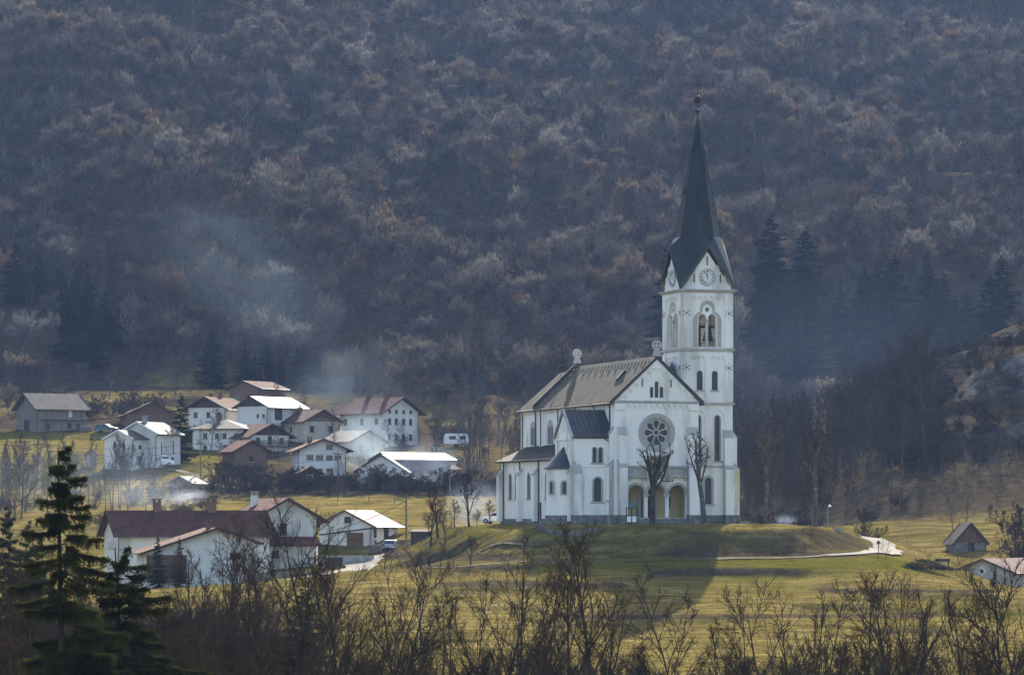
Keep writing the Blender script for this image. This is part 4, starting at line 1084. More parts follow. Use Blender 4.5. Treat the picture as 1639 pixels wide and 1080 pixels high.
# dark gable end wall seam on the choir
# ---------------------------------------------------------------- houses
class LF(Fr):
    """a wall plane in a block turned and shifted inside its house"""
def block(root, w, l, eave, ridge, wall, roof, wins=(), ox=0.0, oy=0.0, oz=0.0, rot=0.0, xl=None, over=0.55, overf=0.6, base=-2.0, gable=None, chim=(), frame='frame_dark', th=0.18, gable_z=None, verge='frame_dark', wn='wall', rn='roof', sill=True, hip=False, cladding=(), pipes=True):
    """a house block: front gable at local y=oy facing -y, ridge running back along +y. xl/w-xl: eave distances from the ridge"""
    xl = w/2 if xl is None else xl; xr = w - xl
    cs, sn = math.cos(rot), math.sin(rot)
    def T(x, y, z=0.0): return Vector((ox + x*cs - y*sn, oy + x*sn + y*cs, oz + z))
    def D2(x, y): return Vector((x*cs - y*sn, x*sn + y*cs, 0))
    sl = (ridge - eave)/max(xl, xr) if not hip else (ridge - eave)/xl
    el, er = ridge - sl*xl, ridge - sl*xr
    fr = {'f': (LF(T(-xl, 0), D2(1, 0), D2(0, -1)), w), 'b': (LF(T(xr, l), D2(-1, 0), D2(0, 1)), w),
          'r': (LF(T(xr, 0), D2(0, 1), D2(1, 0)), l), 'l': (LF(T(-xl, l), D2(0, -1), D2(-1, 0)), l)}
    hol = {k: [] for k in fr}
    for win in wins:
        f, s, z, ww, hh = win[:5]
        hol[f].append(rect(s - ww/2, z, s + ww/2, z + hh))
    mb = MB()
    if hip:
        mb.panel(fr['f'][0], rect(0, base, w, eave), hol['f'], 0.3); mb.panel(fr['b'][0], rect(0, base, w, eave), hol['b'], 0.3)
        mb.panel(fr['l'][0], rect(0.301, base, l - 0.301, eave), hol['l'], 0.3); mb.panel(fr['r'][0], rect(0.301, base, l - 0.301, eave), hol['r'], 0.3)
    else:
        mb.panel(fr['f'][0], [(0, base), (w, base), (w, er - 0.02), (xl, ridge - 0.02), (0, el - 0.02)], hol['f'], 0.3)
        mb.panel(fr['b'][0], [(0, base), (w, base), (w, el - 0.02), (xr, ridge - 0.02), (0, er - 0.02)], hol['b'], 0.3)
        mb.panel(fr['l'][0], rect(0.301, base, l - 0.301, el - 0.04), hol['l'], 0.3); mb.panel(fr['r'][0], rect(0.301, base, l - 0.301, er - 0.04), hol['r'], 0.3)
    wo = mb.build(wn, M[wall], root)
    if gable:
        gz = gable_z if gable_z is not None else max(el, er)
        for k in ('f', 'b'):
            a = (gz - el)/sl if gz > el else 0.0; b_ = (gz - er)/sl if gz > er else 0.0
            mb = MB()
            o2 = [(a, gz), (w - b_, gz)] if k == 'f' else [(b_, gz), (w - a, gz)]
            e1, e2 = (el, er) if k == 'f' else (er, el)
            pts = [o2[0], o2[1]]
            if gz < e2: pts.append((w, e2 - 0.03))
            pts.append(((xl if k == 'f' else xr), ridge - 0.03))
            if gz < e1: pts.append((0, e1 - 0.03))
            hh_ = [rect(s - ww/2, z, s + ww/2, z + h_) for (f, s, z, ww, h_) in [q[:5] for q in wins] if f == k and z > gz + 0.02]
            mb.panel(fr[k][0], pts, hh_, 0.1, 0.05); mb.build('gable_cladding', M[gable], root)
    for (f, a, z0, b_, z1, mname) in cladding:
        mb = MB(); mb.panel(fr[f][0], rect(a, z0, b_, z1), [h for h in hol[f] if a < h[0][0] < b_ and z0 < h[0][1] < z1], 0.12, 0.06); mb.build('cladding', M[mname], root)
    mb = MB()
    if hip:
        a, b_ = -xl - over, xr + over; y0, y1 = -overf, l + overf; ze = eave - 0.05; hi = xl + over
        if y1 - y0 < 2*hi: hi = (y1 - y0)/2 - 0.05
        p = [T(a, y0, ze), T(b_, y0, ze), T(b_, y1, ze), T(a, y1, ze), T(0, y0 + hi, ridge), T(0, y1 - hi, ridge)]
        for q in ((0,1,4),(1,2,5,4),(2,3,5),(3,0,4,5)): mb.slab([p[i] for i in q], th)
    else:
        up = 0.16
        mb.slab([T(-xl - over, -overf, el - over*sl + up), T(0, -overf, ridge + up), T(0, l + overf, ridge + up), T(-xl - over, l + overf, el - over*sl + up)], th)
        mb.slab([T(0.002, -overf, ridge + up), T(xr + over, -overf, er - over*sl + up), T(xr + over, l + overf, er - over*sl + up), T(0.002, l + overf, ridge + up)], th)
    ro = mb.build(rn, M[roof], root)
    if not hip and pipes:
        for sx_, xx, ee in ((-1, xl, el), (1, xr, er)):
            mb = MB(); mb.tube(T(sx_*(xx + over + 0.04), -overf + 0.1, ee - over*sl + 0.06), T(sx_*(xx + over + 0.04), l + overf - 0.1, ee - over*sl + 0.06), 0.07, n=6); mb.build('gutter', M['pipe'], ro)
        mb = MB(); q = T(xr - 0.1, -0.09); mb.tube(T(xr + over, 0.1, er - over*sl + 0.02), T(xr - 0.1, -0.09, er - 0.6), 0.05); mb.tube(T(xr - 0.1, -0.09, er - 0.6), T(xr - 0.1, -0.09, 0.0), 0.05); mb.build('downpipe', M['pipe'], root)
    if not hip and verge:
        mb = MB()
        for y in (-overf - 0.03, l + overf + 0.03):
            mb.beam(T(-xl - over, y, el - over*sl + 0.04), T(0, y, ridge + 0.06), 0.06, 0.26); mb.beam(T(xr + over, y, er - over*sl + 0.04), T(0, y, ridge + 0.06), 0.06, 0.26)
        mb.build('verge_board', M[verge], ro)
    for win in wins:
        f, s, z, ww, hh = win[:5]; kind = win[5] if len(win) > 5 else 'window'
        fm = win[6] if len(win) > 6 else frame
        F_ = fr[f][0]; mb = MB()
        if kind == 'window':
            mb.panel(F_, rect(s - ww/2, z, s + ww/2, z + hh), [rect(s - ww/2 + 0.09, z + 0.09, s - 0.03, z + hh - 0.09), rect(s + 0.03, z + 0.09, s + ww/2 - 0.09, z + hh - 0.09)] if ww > 0.8 else [rect(s - ww/2 + 0.09, z + 0.09, s + ww/2 - 0.09, z + hh - 0.09)], 0.06, -0.1)
            o = mb.build('window', M[fm], root)
            mb = MB(); mb.panel(F_, rect(s - ww/2 + 0.02, z + 0.02, s + ww/2 - 0.02, z + hh - 0.02), [], 0.03, -0.13); mb.build('pane', M['glass'], o)
            if sill:
                mb = MB(); mb.panel(F_, rect(s - ww/2 - 0.1, z - 0.1, s + ww/2 + 0.1, z), [], 0.2, 0.1); mb.build('sill', M['concrete'], o)
        else:
            mb.panel(F_, rect(s - ww/2, z, s + ww/2, z + hh), [], 0.08, -0.14); mb.build(kind, M[fm], root)
    for c in chim:
        x, y, hgt, ww, mname = c
        zr = ridge - abs(x)*sl if not hip else ridge - 0.5
        p = T(x, y)
        mb = MB(); z0 = oz + zr - 0.5; z1 = oz + zr + hgt
        mb.box(p.x - ww/2, p.y - ww/2, z0, p.x + ww/2, p.y + ww/2, z1)
        ch = mb.build('chimney', M[mname], ro)
        mb = MB()
        for dx, dy in ((-1,-1),(1,-1),(1,1),(-1,1)):
            mb.box(p.x + dx*ww*0.38 - 0.07, p.y + dy*ww*0.38 - 0.07, z1, p.x + dx*ww*0.38 + 0.07, p.y + dy*ww*0.38 + 0.07, z1 + 0.3)
        mb.box(p.x - ww*0.62, p.y - ww*0.62, z1 + 0.3, p.x + ww*0.62, p.y + ww*0.62, z1 + 0.42)
        mb.box(p.x - ww*0.58, p.y - ww*0.58, z1 - 0.12, p.x + ww*0.58, p.y + ww*0.58, z1 - 0.001)
        mb.build('chimney_cap', M['concrete' if mname != 'brick' else 'brick'], ch)
    return T
def balcony(root, T, x0, x1, y, z, d=1.1, mat='wood_dark'):
    mb = MB(); a = T(x0, y - d, z); b_ = T(x1, y - d, z); c = T(x1, y, z); e = T(x0, y, z)
    mb.slab([a, b_, c, e], 0.15)
    n = max(4, int((x1 - x0)/0.3))
    for i in range(n + 1):
        p = a.lerp(b_, i/n); mb.beam(p, p + Vector((0,0,0.95)), 0.16, 0.04)
    for h in (0.5, 0.95): mb.beam(a + Vector((0,0,h)), b_ + Vector((0,0,h)), 0.08, 0.1)
    for p, q in ((a, e), (b_, c)): mb.beam(p + Vector((0,0,0.95)), q + Vector((0,0,0.95)), 0.08, 0.1)
    mb.build('balcony', M[mat], root)
def house(label, px, D, yaw, dz=0.0, cat='house', name='house', base_y=None):
    p = G(px, D, dz)
    if base_y is not None: p.z = PZ(base_y, D)
    return thing(name, label, cat, p, R(yaw), 'houses and barns of the village')

# --- lower farm
r = house('long white farmhouse with a dark brown tiled roof and two brick chimneys', 179, 432, -72, base_y=922, name='farmhouse')
block(r, 9.0, 18.6, 5.3, 7.9, 'house_white', 'roof_brown', [('f', 2.2, 3.4, 0.55, 0.8), ('f', 3.7, 3.4, 0.55, 0.8), ('f', 5.3, 3.4, 0.55, 0.8), ('f', 6.8, 3.4, 0.55, 0.8), ('r', 10.1, 4.1, 1.3, 1.0), ('r', 4.0, 1.4, 1.1, 1.2), ('r', 14.5, 1.4, 1.1, 1.2)], over=0.9, overf=0.8,
      chim=[(0, 5.6, 1.15, 0.85, 'brick'), (0, 12.4, 1.2, 1.0, 'brick')])
r = house('white cottage with broad low gable, thin dark eaves and one side faced in brown boards', 346, 405, 13, base_y=945, name='cottage')
T = block(r, 12.4, 9.0, 4.45, 7.05, 'house_white', 'roof_brown', [('f', 10.2, 3.6, 1.3, 0.75)], xl=8.0, over=0.95, overf=0.9, chim=[(-0.6, 2.0, 0.9, 0.55, 'brick')], cladding=[('f', 0.02, 1.0, 4.6, 4.1, 'wood_brown')])
mb = MB(); mb.box(-7.95, -0.5, 1.0, -3.6, -0.4, 3.0); mb.build('balcony', M['wood_dark'], r)
mb = MB(); mb.tube((4.6, -0.75, 5.35), (4.6, -0.75, 5.0), 0.06); mb.tube((4.6, -0.75, 5.0), (3.3, -0.12, 4.5), 0.06); mb.tube((3.3, -0.12, 4.5), (3.3, -0.12, 0.5), 0.06); mb.build('downpipe', M['pipe'], r)
r = house('tall white house with red tiled roof, one upright window and a red-roofed annex', 458, 446, 22, base_y=906, name='house')
T = block(r, 8.2, 10.0, 6.2, 8.45, 'house_white', 'roof_red', [('f', 3.75, 3.9, 0.95, 1.5), ('l', 3.0, 3.6, 1.0, 1.3)], over=1.3, overf=1.0, chim=[(-1.6, 8.0, 1.5, 0.8, 'house_white')])
# annex with a single pitch roof
ar_ = R(-22)
def AT(x, y, z): 
    return Vector((x*math.cos(ar_) - y*math.sin(ar_), x*math.sin(ar_) + y*math.cos(ar_), z))
ao = AT(0, 0, 0)
mb = MB()
af = LF(AT(-3.0, -3.4, 0) , AT(1, 0, 0), AT(0, -1, 0))
mb.panel(af, rect(0, -2, 7.0, 2.75), [rect(1.4, 1.0, 2.35, 2.05)], 0.3)
al_ = LF(AT(-3.0, -3.4, 0), AT(0, 1, 0), AT(-1, 0, 0)); mb.panel(al_, [(0.301, -2), (3.6, -2), (3.6, 3.5), (0.301, 2.75)], [rect(1.3, 0.2, 2.1, 2.1)], 0.3)
al2 = LF(AT(4.0, -3.4, 0), AT(0, 1, 0), AT(1, 0, 0)); mb.panel(al2, [(0.301, -2), (3.6, -2), (3.6, 3.5), (0.301, 2.75)], [], 0.3)
mb.build('annex_wall', M['house_white'], r)
mb = MB(); mb.slab([AT(-4.2, -4.1, 2.75), AT(4.7, -4.1, 2.75), AT(3.9, -0.2, 3.75), AT(-4.2, -0.2, 3.75)], 0.18); mb.build('annex_roof', M['roof_red'], r)
mb = MB(); mb.panel(af, rect(1.4, 1.0, 2.35, 2.05), [rect(1.5, 1.1, 2.25, 1.95)], 0.06, -0.1); o = mb.build('window', M['frame_dark'], r)
mb = MB(); mb.panel(af, rect(1.42, 1.02, 2.33, 2.03), [], 0.03, -0.13); mb.build('pane', M['glass'], o)
mb = MB(); mb.panel(al_, rect(1.3, 0.2, 2.1, 2.1), [], 0.06, -0.1); mb.build('door', M['wood_brown'], r)
mb = MB(); mb.tube(AT(-2.7, -3.55, 2.6), AT(-2.7, -3.55, -1.0), 0.06); mb.build('downpipe', M['pipe'], r)
r = house('white barn with pale sheet roof and a big dark garage door', 553, 470, -24, base_y=887, name='barn', cat='barn')
T = block(r, 7.6, 8.0, 3.95, 5.75, 'house_white', 'roof_pale', [('f', 4.1, 4.2, 1.0, 0.8, 'window'), ('f', 5.2, 0.15, 2.5, 2.75, 'garage_door', 'wood_brown'), ('r', 1.3, 2.2, 1.0, 1.4, 'shutter', 'wood_dark'), ('r', 4.6, 2.0, 1.6, 1.6, 'shutter', 'wood_dark'), ('r', 1.4, 0.0, 0.9, 1.9, 'door', 'wood_brown')], over=0.85, overf=0.4, verge='wood_brown')
mb = MB(); mb.tube(T(-3.8, -0.12, 2.6), T(3.9, -0.12, 3.5), 0.09); mb.build('cable_duct', M['pipe'], r)
# yard: walls, gate, brick wall, woodpile
t = thing('retaining_wall', 'pale concrete retaining wall with a dark cellar opening below the barn', 'wall', G(541, 432), R(-10))
mb = MB(); fw = LF((-2.2, 0, 0), (1,0,0), (0,-1,0)); mb.panel(fw, rect(0, -1.5, 6.6, 1.25), [rect(0.5, -0.2, 2.8, 1.05)], 0.5); mb.build('wall', M['concrete'], t)
mb = MB(); mb.panel(fw, rect(0.5, -0.2, 2.8, 1.05), [], 0.1, -0.35); mb.build('cellar_door', M['wood_dark'], t)
t = tag(None or MB().build('stone_wall', M['stone']), 'low grey stone wall in front of the annex', 'wall') if False else None
p0, p1 = G(445, 418), G(520, 420)
mb = MB(); mb.box(0, -0.25, -1, (p1 - p0).length, 0.25, 0.7); w_ = mb.build('stone_wall', M['stone']); w_.location = p0; w_.rotation_euler = (0, 0, math.atan2(p1.y - p0.y, p1.x - p0.x)); tag(w_, 'low grey stone wall in front of the annex', 'wall')
def wood_fence(px0, px1, D0, D1, label, h=1.1):
    a = G(px0, D0); b_ = G(px1, D1); n = max(2, int((b_ - a).length/1.8))
    t = thing('wooden_fence', label, 'fence', a)
    pts = []
    for i in range(n + 1):
        x = a.x + (b_.x - a.x)*i/n; y = a.y + (b_.y - a.y)*i/n; z = H(x, y); pts.append(Vector((x, y, z)) - a)
        mb = MB(); mb.beam(pts[-1] - Vector((0,0,0.3)), pts[-1] + Vector((0,0,h)), 0.1, 0.1); mb.build('post', M['wood_grey'], t)
    for k in (0.45, 0.95):
        mb = MB()
        for i in range(n): mb.beam(pts[i] + Vector((0,0,h*k)), pts[i+1] + Vector((0,0,h*k)), 0.04, 0.12)
        mb.build('rail', M['wood_grey'], t)
    return t
def plank_fence(px0, px1, D0, D1, label, h=1.3, mat='wood_grey'):
    a = G(px0, D0); b_ = G(px1, D1); L_ = (b_ - a).length
    t = thing('plank_fence', label, 'fence', a, math.atan2(b_.y - a.y, b_.x - a.x))
    mb = MB(); n = int(L_/0.16)
    for i in range(n):
        q = L_*i/n; mb.box(q, -0.02, -0.2, q + 0.13, 0.02, h + 0.05*math.sin(i*2.1))
    mb.build('board_panel', M[mat], t)
    for i in range(3):
        mb = MB(); q = L_*i/2; mb.box(q - 0.06, 0.021, -0.4, q + 0.06, 0.14, h); mb.build('post', M[mat], t)
plank_fence(396, 436, 412, 414, 'weathered upright board fence beside the annex')
wood_fence(395, 450, 408, 405, 'post and rail fence along the farm yard')
p0, p1 = G(618, 466), G(664, 468)
mb = MB(); mb.box(0, -0.15, -1, (p1 - p0).length, 0.15, 1.15); w_ = mb.build('brick_wall', M['brick']); w_.location = p0; w_.rotation_euler = (0, 0, math.atan2(p1.y - p0.y, p1.x - p0.x)); tag(w_, 'low red brick wall behind the parked silver car', 'wall')
t = thing('lean_to_shed', 'dark wooden lean-to dug into the orchard slope', 'shed', G(671, 452), R(-12))
mb = MB(); mb.box(-1.1, 0, -0.8, 1.1, 2.2, 1.15); mb.build('wall', M['wood_dark'], t)
mb = MB(); mb.slab([(-1.3, -0.3, 1.2), (1.3, -0.3, 1.2), (1.3, 2.3, 1.5), (-1.3, 2.3, 1.5)], 0.1); mb.build('roof', M['wood_dark'], t)

# --- cars
def car(label, loc, yaw, paint, van=False, scale=1.0):
    """local x is forward; wheels on the ground at z=0"""
    t = thing('car' if not van else 'van', label, 'car' if not van else 'van', loc, R(yaw)); t.scale = (scale,)*3
    Wd = 0.86
    def shell(prof, half, top_in=0.0, zt=1e9):
        mb = MB(); n = len(prof)
        vs = []
        for sg in (-1, 1):
            for x, z in prof:
                k = max(0.0, min(1.0, (z - 0.85)/0.65))
                vs.append((x, sg*(half - top_in*k), z))
        fs = [tuple(range(n)), tuple(range(2*n - 1, n - 1, -1))] + [(i, (i+1) % n, (i+1) % n + n, i + n) for i in range(n)]
        mb.add(vs, fs); return mb
    if not van:
        prof = [(-2.1,0.30),(2.1,0.30),(2.15,0.62),(2.02,0.82),(1.05,0.98),(0.35,1.42),(-0.2,1.53),(-1.45,1.50),(-2.0,1.0),(-2.15,0.9)]
    else:
        prof = [(-2.3,0.32),(2.3,0.32),(2.35,0.8),(2.2,1.02),(1.5,1.25),(0.95,1.95),(-2.2,2.0),(-2.32,1.0)]
    bd = shell(prof, Wd, 0.16).build('body', paint, t)
    bv = bd.modifiers.new('edge', 'BEVEL'); bv.width = 0.06; bv.segments = 2
    zt = 1.46 if not van else 1.85
    mb = MB()
    side = [(0.95,1.0),(0.32,1.38),(-0.2,1.46),(-1.35,1.43),(-1.75,1.02)] if not van else [(1.4,1.3),(0.95,1.82),(-0.1,1.85),(-0.1,1.28)]
    for sg in (-1, 1):
        mb.add([(x, sg*(Wd - 0.16*max(0.0, min(1, (z - 0.85)/0.65)) + 0.008), z) for x, z in side], [tuple(range(len(side)))])
    mb.build('side_window', M['glass'], t)
    mb = MB(); h2 = Wd - 0.18
    a, b_ = ((1.02,1.0),(0.38,1.41)) if not van else ((1.5,1.27),(0.98,1.93))
    mb.add([(a[0]+0.02, -h2, a[1]+0.01), (a[0]+0.02, h2, a[1]+0.01), (b_[0]+0.02, h2-0.05, b_[1]), (b_[0]+0.02, -h2+0.05, b_[1])], [(0,1,2,3)]); mb.build('windscreen', M['glass'], t)
    mb = MB(); a, b_ = ((-1.95,1.06),(-1.52,1.46)) if not van else ((-2.31,1.2),(-2.22,1.85))
    mb.add([(a[0]-0.03, -h2, a[1]), (a[0]-0.03, h2, a[1]), (b_[0]-0.03, h2-0.05, b_[1]), (b_[0]-0.03, -h2+0.05, b_[1])], [(0,1,2,3)]); mb.build('rear_window', M['glass'], t)
    for x in (-1.35, 1.35):
        for sg in (-1, 1):
            mb = MB(); mb.tube((x, sg*(Wd - 0.16), 0.33), (x, sg*(Wd + 0.03), 0.33), 0.33, n=14); w_ = mb.build('wheel', M['tyre'], t)
            mb = MB(); mb.tube((x, sg*(Wd + 0.03), 0.33), (x, sg*(Wd + 0.045), 0.33), 0.2, n=10); mb.build('rim', M['zinc'], w_)
    for sg in (-1, 1):
        mb = MB(); mb.box(2.06, sg*0.62 - 0.16, 0.62, 2.15, sg*0.62 + 0.16, 0.78); mb.build('headlight', M['lamp_glass'], t)
        mb = MB(); mb.box(-2.16, sg*0.68 - 0.1, 0.75, -2.06, sg*0.68 + 0.1, 1.0); mb.build('tail_light', M['roof_red'], t)
    for x, nm in ((2.12, 'front_bumper'), (-2.12, 'rear_bumper')):
        mb = MB(); mb.box(x - 0.08, -0.8, 0.32, x + 0.08, 0.8, 0.52); mb.build(nm, M['tyre'], t)
    return t
car('silver off-road car parked with its back to us beside the barn', G(627, 452), 82, M['car_paint_silver'])
car('white car half hidden behind the far left corner of the church', G(797, 452), 160, M['car_paint_white'])
car('dark green car parked beside the weathered wooden barn', G(170, 646), -15, M['car_paint_green'])
car('white van parked at the wall of the modern white house', G(256, 592), 20, M['car_paint_white'], van=True)
# caravan on the meadow behind the village
t = thing('caravan', 'small white caravan on the grass beyond the houses', 'caravan', G(731, 632), R(8))
mb = MB(); prof = [(-2.2,0.5),(2.2,0.5),(2.35,1.1),(2.15,2.1),(1.6,2.35),(-1.6,2.35),(-2.2,2.1),(-2.35,1.1)]
vs = [(x, sg*1.05, z) for sg in (-1, 1) for x, z in prof]; n = 8
mb.add(vs, [tuple(range(n)), tuple(range(2*n-1, n-1, -1))] + [(i, (i+1) % n, (i+1) % n + n, i + n) for i in range(n)]); mb.build('body', M['car_paint_white'], t)
mb = MB(); mb.box(-1.5, -1.07, 1.3, -0.3, -1.052, 1.9); mb.box(0.4, -1.07, 1.3, 1.5, -1.052, 1.9); mb.build('window', M['glass'], t)
for sg in (-1, 1):
    mb = MB(); mb.tube((0, sg*0.8, 0.35), (0, sg*1.0, 0.35), 0.35, n=12); mb.build('wheel', M['tyre'], t)

# --- village on the slope
def grid(face, xs, zs, w, h): return [(face, x, z, w, h) for x in xs for z in zs]
r = house('weathered timber barn with a grey metal roof on the upper left meadow', 44, 652, -58, base_y=691, name='barn', cat='barn')
block(r, 9.0, 9.6, 4.4, 7.0, 'wood_grey', 'roof_pale', [('r', 2.0, 0.4, 1.0, 1.0), ('r', 6.4, 0.5, 0.7, 1.1), ('r', 8.2, 0.5, 0.8, 1.1), ('r', 6.6, 2.7, 0.8, 1.2, 'shutter', 'frame_white'), ('r', 8.4, 2.7, 1.2, 1.2, 'shutter', 'wood_grey'), ('f', 4.0, 0.0, 2.4, 2.2, 'barn_door', 'wood_dark')], over=0.8, overf=0.9, verge='wood_dark')
mb = MB(); mb.box(4.55, 0.3, 2.2, 5.4, 9.3, 2.35); mb.build('gallery', M['wood_grey'], r)
r = house('modern white house with two stepped gables and tall narrow windows', 190, 588, -27, base_y=746)
block(r, 5.6, 4.4, 4.6, 5.9, 'house_white', 'roof_pale', [('f', 2.0, 3.1, 0.6, 0.7), ('f', 3.7, 3.1, 0.6, 0.7), ('f', 3.4, 0.1, 1.3, 1.7, 'window'), ('r', 2.2, 2.9, 1.0, 0.6), ('r', 2.2, 0.2, 1.1, 1.5)], over=0.35, overf=0.3, verge='frame_white')
block(r, 7.4, 7.4, 5.6, 7.4, 'house_white', 'roof_pale', [('r', 1.6, 2.2, 0.4, 1.8), ('r', 5.2, 2.2, 0.45, 2.2), ('r', 1.7, 0.3, 0.4, 1.0), ('r', 5.0, 0.1, 0.9, 1.5)], ox=0.9, oy=4.41, over=0.6, overf=0.4, verge='frame_white', chim=[(0.4, 1.5, 0.9, 0.6, 'concrete')])
r = house('brown brick and timber barn behind the dark spruce', 243, 655, 14, base_y=693, name='barn', cat='barn')
block(r, 9.6, 9.0, 3.4, 5.6, 'brick', 'roof_brown', [('f', 2.2, 0.3, 1.6, 2.0, 'door', 'wood_dark')], over=0.6, gable='wood_brown')
r = house('white house with dark boarded gable and brown roof, upper row', 331, 648, -22, base_y=690)
block(r, 7.6, 9.5, 4.3, 6.2, 'house_white', 'roof_brown', [('f', 1.5, 2.5, 0.8, 1.0), ('f', 4.1, 2.5, 0.8, 1.0), ('f', 6.2, 2.5, 0.8, 1.0), ('l', 4.0, 2.4, 0.8, 1.0)], over=1.0, overf=1.0, gable='wood_dark', chim=[(-0.7, 3.0, 0.8, 0.6, 'brick'), (-0.2, 6.0, 0.8, 0.6, 'brick')])
r = house('square white house with a hipped grey roof and a row of four windows', 349, 622, -14, base_y=722)
block(r, 9.4, 8.4, 4.0, 5.7, 'house_white', 'roof_grey', [('f', 2.3, 2.2, 0.75, 0.95), ('f', 4.5, 2.2, 0.75, 0.95), ('f', 5.9, 2.2, 0.75, 0.95), ('f', 8.0, 2.2, 0.75, 0.95), ('f', 2.3, 0.1, 0.75, 0.95), ('f', 6.0, 0.1, 0.75, 0.95), ('l', 4.0, 2.2, 0.75, 0.95)], over=0.7, overf=0.7, hip=True, chim=[(-1.2, 4.2, 1.2, 0.8, 'brick')])
r = house('unfinished brick and board shed at the top of the village', 391, 690, -35, base_y=648, name='shed', cat='shed')
block(r, 7.5, 8.0, 3.3, 4.6, 'brick', 'roof_brown', [('f', 1.8, 0.2, 1.6, 1.9, 'shutter', 'wood_grey'), ('f', 5.2, 0.2, 1.6, 1.9, 'shutter', 'wood_brown')], over=0.9, overf=0.5)
r = house('white house with a gleaming metal roof and dark boarded eaves', 404, 642, -38, base_y=690)
block(r, 7.4, 10.0, 4.5, 6.2, 'house_white', 'roof_tin', [('f', 5.0, 2.4, 0.6, 0.7), ('f', 6.4, 2.4, 0.6, 0.7), ('r', 3.0, 2.0, 2.2, 2.2, 'shutter', 'wood_dark'), ('r', 7.0, 2.2, 0.8, 1.0)], over=0.8, overf=0.6, gable='wood_dark')
r = house('small house with brown roof and wooden balcony between larger houses', 432, 618, 30, base_y=735)
T = block(r, 7.4, 7.0, 4.2, 6.1, 'house_white', 'roof_brown', [('f', 1.4, 2.8, 0.8, 1.0), ('f', 3.7, 2.6, 0.8, 1.5), ('f', 6.0, 2.8, 0.8, 1.0), ('f', 3.7, 0.3, 0.9, 1.4), ('l', 3.0, 2.6, 0.8, 1.0)], over=1.0, overf=1.1, gable='wood_dark')
balcony(r, T, -3.6, 3.6, 0, 2.3)
r = house('beige stone house with long mauve-red roof and brick gable', 515, 640, 36, base_y=714)
block(r, 7.6, 12.5, 4.6, 6.5, 'house_beige', 'roof_mauve', [('f', 1.7, 2.5, 0.95, 1.15), ('f', 5.8, 2.5, 0.95, 1.15), ('f', 3.0, 5.0, 0.6, 0.6), ('f', 4.9, 5.0, 0.6, 0.6), ('l', 8.0, 2.5, 0.9, 1.1)], over=0.8, overf=0.8, gable='brick', gable_z=4.5, chim=[(-0.5, 6.5, 0.9, 0.7, 'brick')])
r = house('open timber barn with mottled grey roof next to the large white house', 555, 655, 80, base_y=712, name='barn', cat='barn')
block(r, 7.0, 8.0, 4.4, 6.0, 'house_beige', 'roof_grey', [('l', 3.6, 1.0, 4.2, 3.0, 'barn_door', 'wood_dark')], ox=3.0, oy=-3.0, over=0.6, overf=0.4)
r = house('large white three storey house with rows of small windows and a mauve roof', 641, 640, 50, base_y=719)
block(r, 9.6, 10.5, 6.9, 9.3, 'house_white', 'roof_mauve', grid('f', (1.9, 3.7, 5.7, 7.6), (1.6, 4.4), 0.85, 1.15) + grid('f', (1.9, 3.7, 5.7, 7.6), (6.5,), 0.75, 0.6) + [('f', 5.9, 0.0, 0.9, 0.9)] + grid('l', (1.4, 5.4, 9.0), (1.6, 4.4), 0.85, 1.15), over=1.3, overf=1.0, verge='frame_dark', chim=[(0.3, 3.5, 0.8, 0.7, 'brick'), (0.3, 8.0, 0.8, 0.7, 'brick')])
mb = MB(); mb.box(4.82, 1.0, 1.2, 6.6, 9.5, 3.9); mb.build('timber_gallery', M['wood_grey'], r)
r = house('white house with wide dark gable roof and a row of four broad windows', 517, 590, 12, base_y=757)
block(r, 7.8, 9.0, 4.0, 5.6, 'house_white', 'roof_brown', [('f', 1.7, 2.2, 1.2, 0.8), ('f', 3.3, 2.2, 1.2, 0.8), ('f', 5.0, 2.2, 1.15, 0.8), ('f', 6.4, 2.2, 1.15, 0.8), ('f', 5.0, 3.95, 1.1, 0.75), ('f', 3.4, 0.2, 0.9, 0.6), ('f', 5.0, 0.2, 1.1, 0.6)], over=1.1, overf=1.0, chim=[(-1.6, 4.0, 0.8, 0.7, 'brick')])
r = house('chalet house with snow-bright metal roof and two flower balconies', 615, 588, -62, base_y=783, name='chalet')
T = block(r, 8.0, 10.5, 5.0, 6.0, 'house_white', 'roof_tin', [('r', 1.4, 4.2, 0.8, 0.0+0.6, 'shutter', 'wood_brown'), ('r', 2.0, 1.8, 0.9, 1.4), ('r', 4.4, 1.8, 0.9, 1.4), ('r', 7.2, 1.8, 0.9, 1.4), ('r', 9.2, 1.8, 0.9, 1.4), ('r', 3.0, -0.9, 1.2, 1.0), ('r', 8.0, -0.9, 2.6, 1.6, 'garage_door', 'frame_white'), ('f', 3.2, 1.2, 0.8, 1.0), ('f', 5.4, 1.2, 0.8, 1.0)], over=0.9, overf=0.7, verge='wood_brown')
mb = MB(); mb.slab([T(3.9, -0.6, 4.1), T(6.3, -0.6, 3.3), T(6.3, 11.1, 3.3), T(3.9, 11.1, 4.1)], 0.15); mb.build('canopy_roof', M['roof_mauve'], r)
mb = MB(); mb.box(4.02, 0.2, 1.2, 5.3, 10.3, 1.35); mb.box(5.2, 0.2, 1.35, 5.3, 10.3, 2.2); mb.build('balcony', M['wood_dark'], r)
mb = MB(); mb.box(4.02, 0.3, 4.12, 4.3, 10.2, 4.75); mb.build('loggia', M['wood_dark'], r)
for y in (0.4, 2.8, 5.2, 7.6, 10.0):
    mb = MB(); mb.box(5.05, y - 0.08, 2.2, 5.2, y + 0.08, 3.6); mb.build('post', M['frame_white'], r)
r = house('low grey-roofed outhouse at the left end of the balconied chalet', 610, 580, -10, base_y=776, name='outhouse', cat='outbuilding')
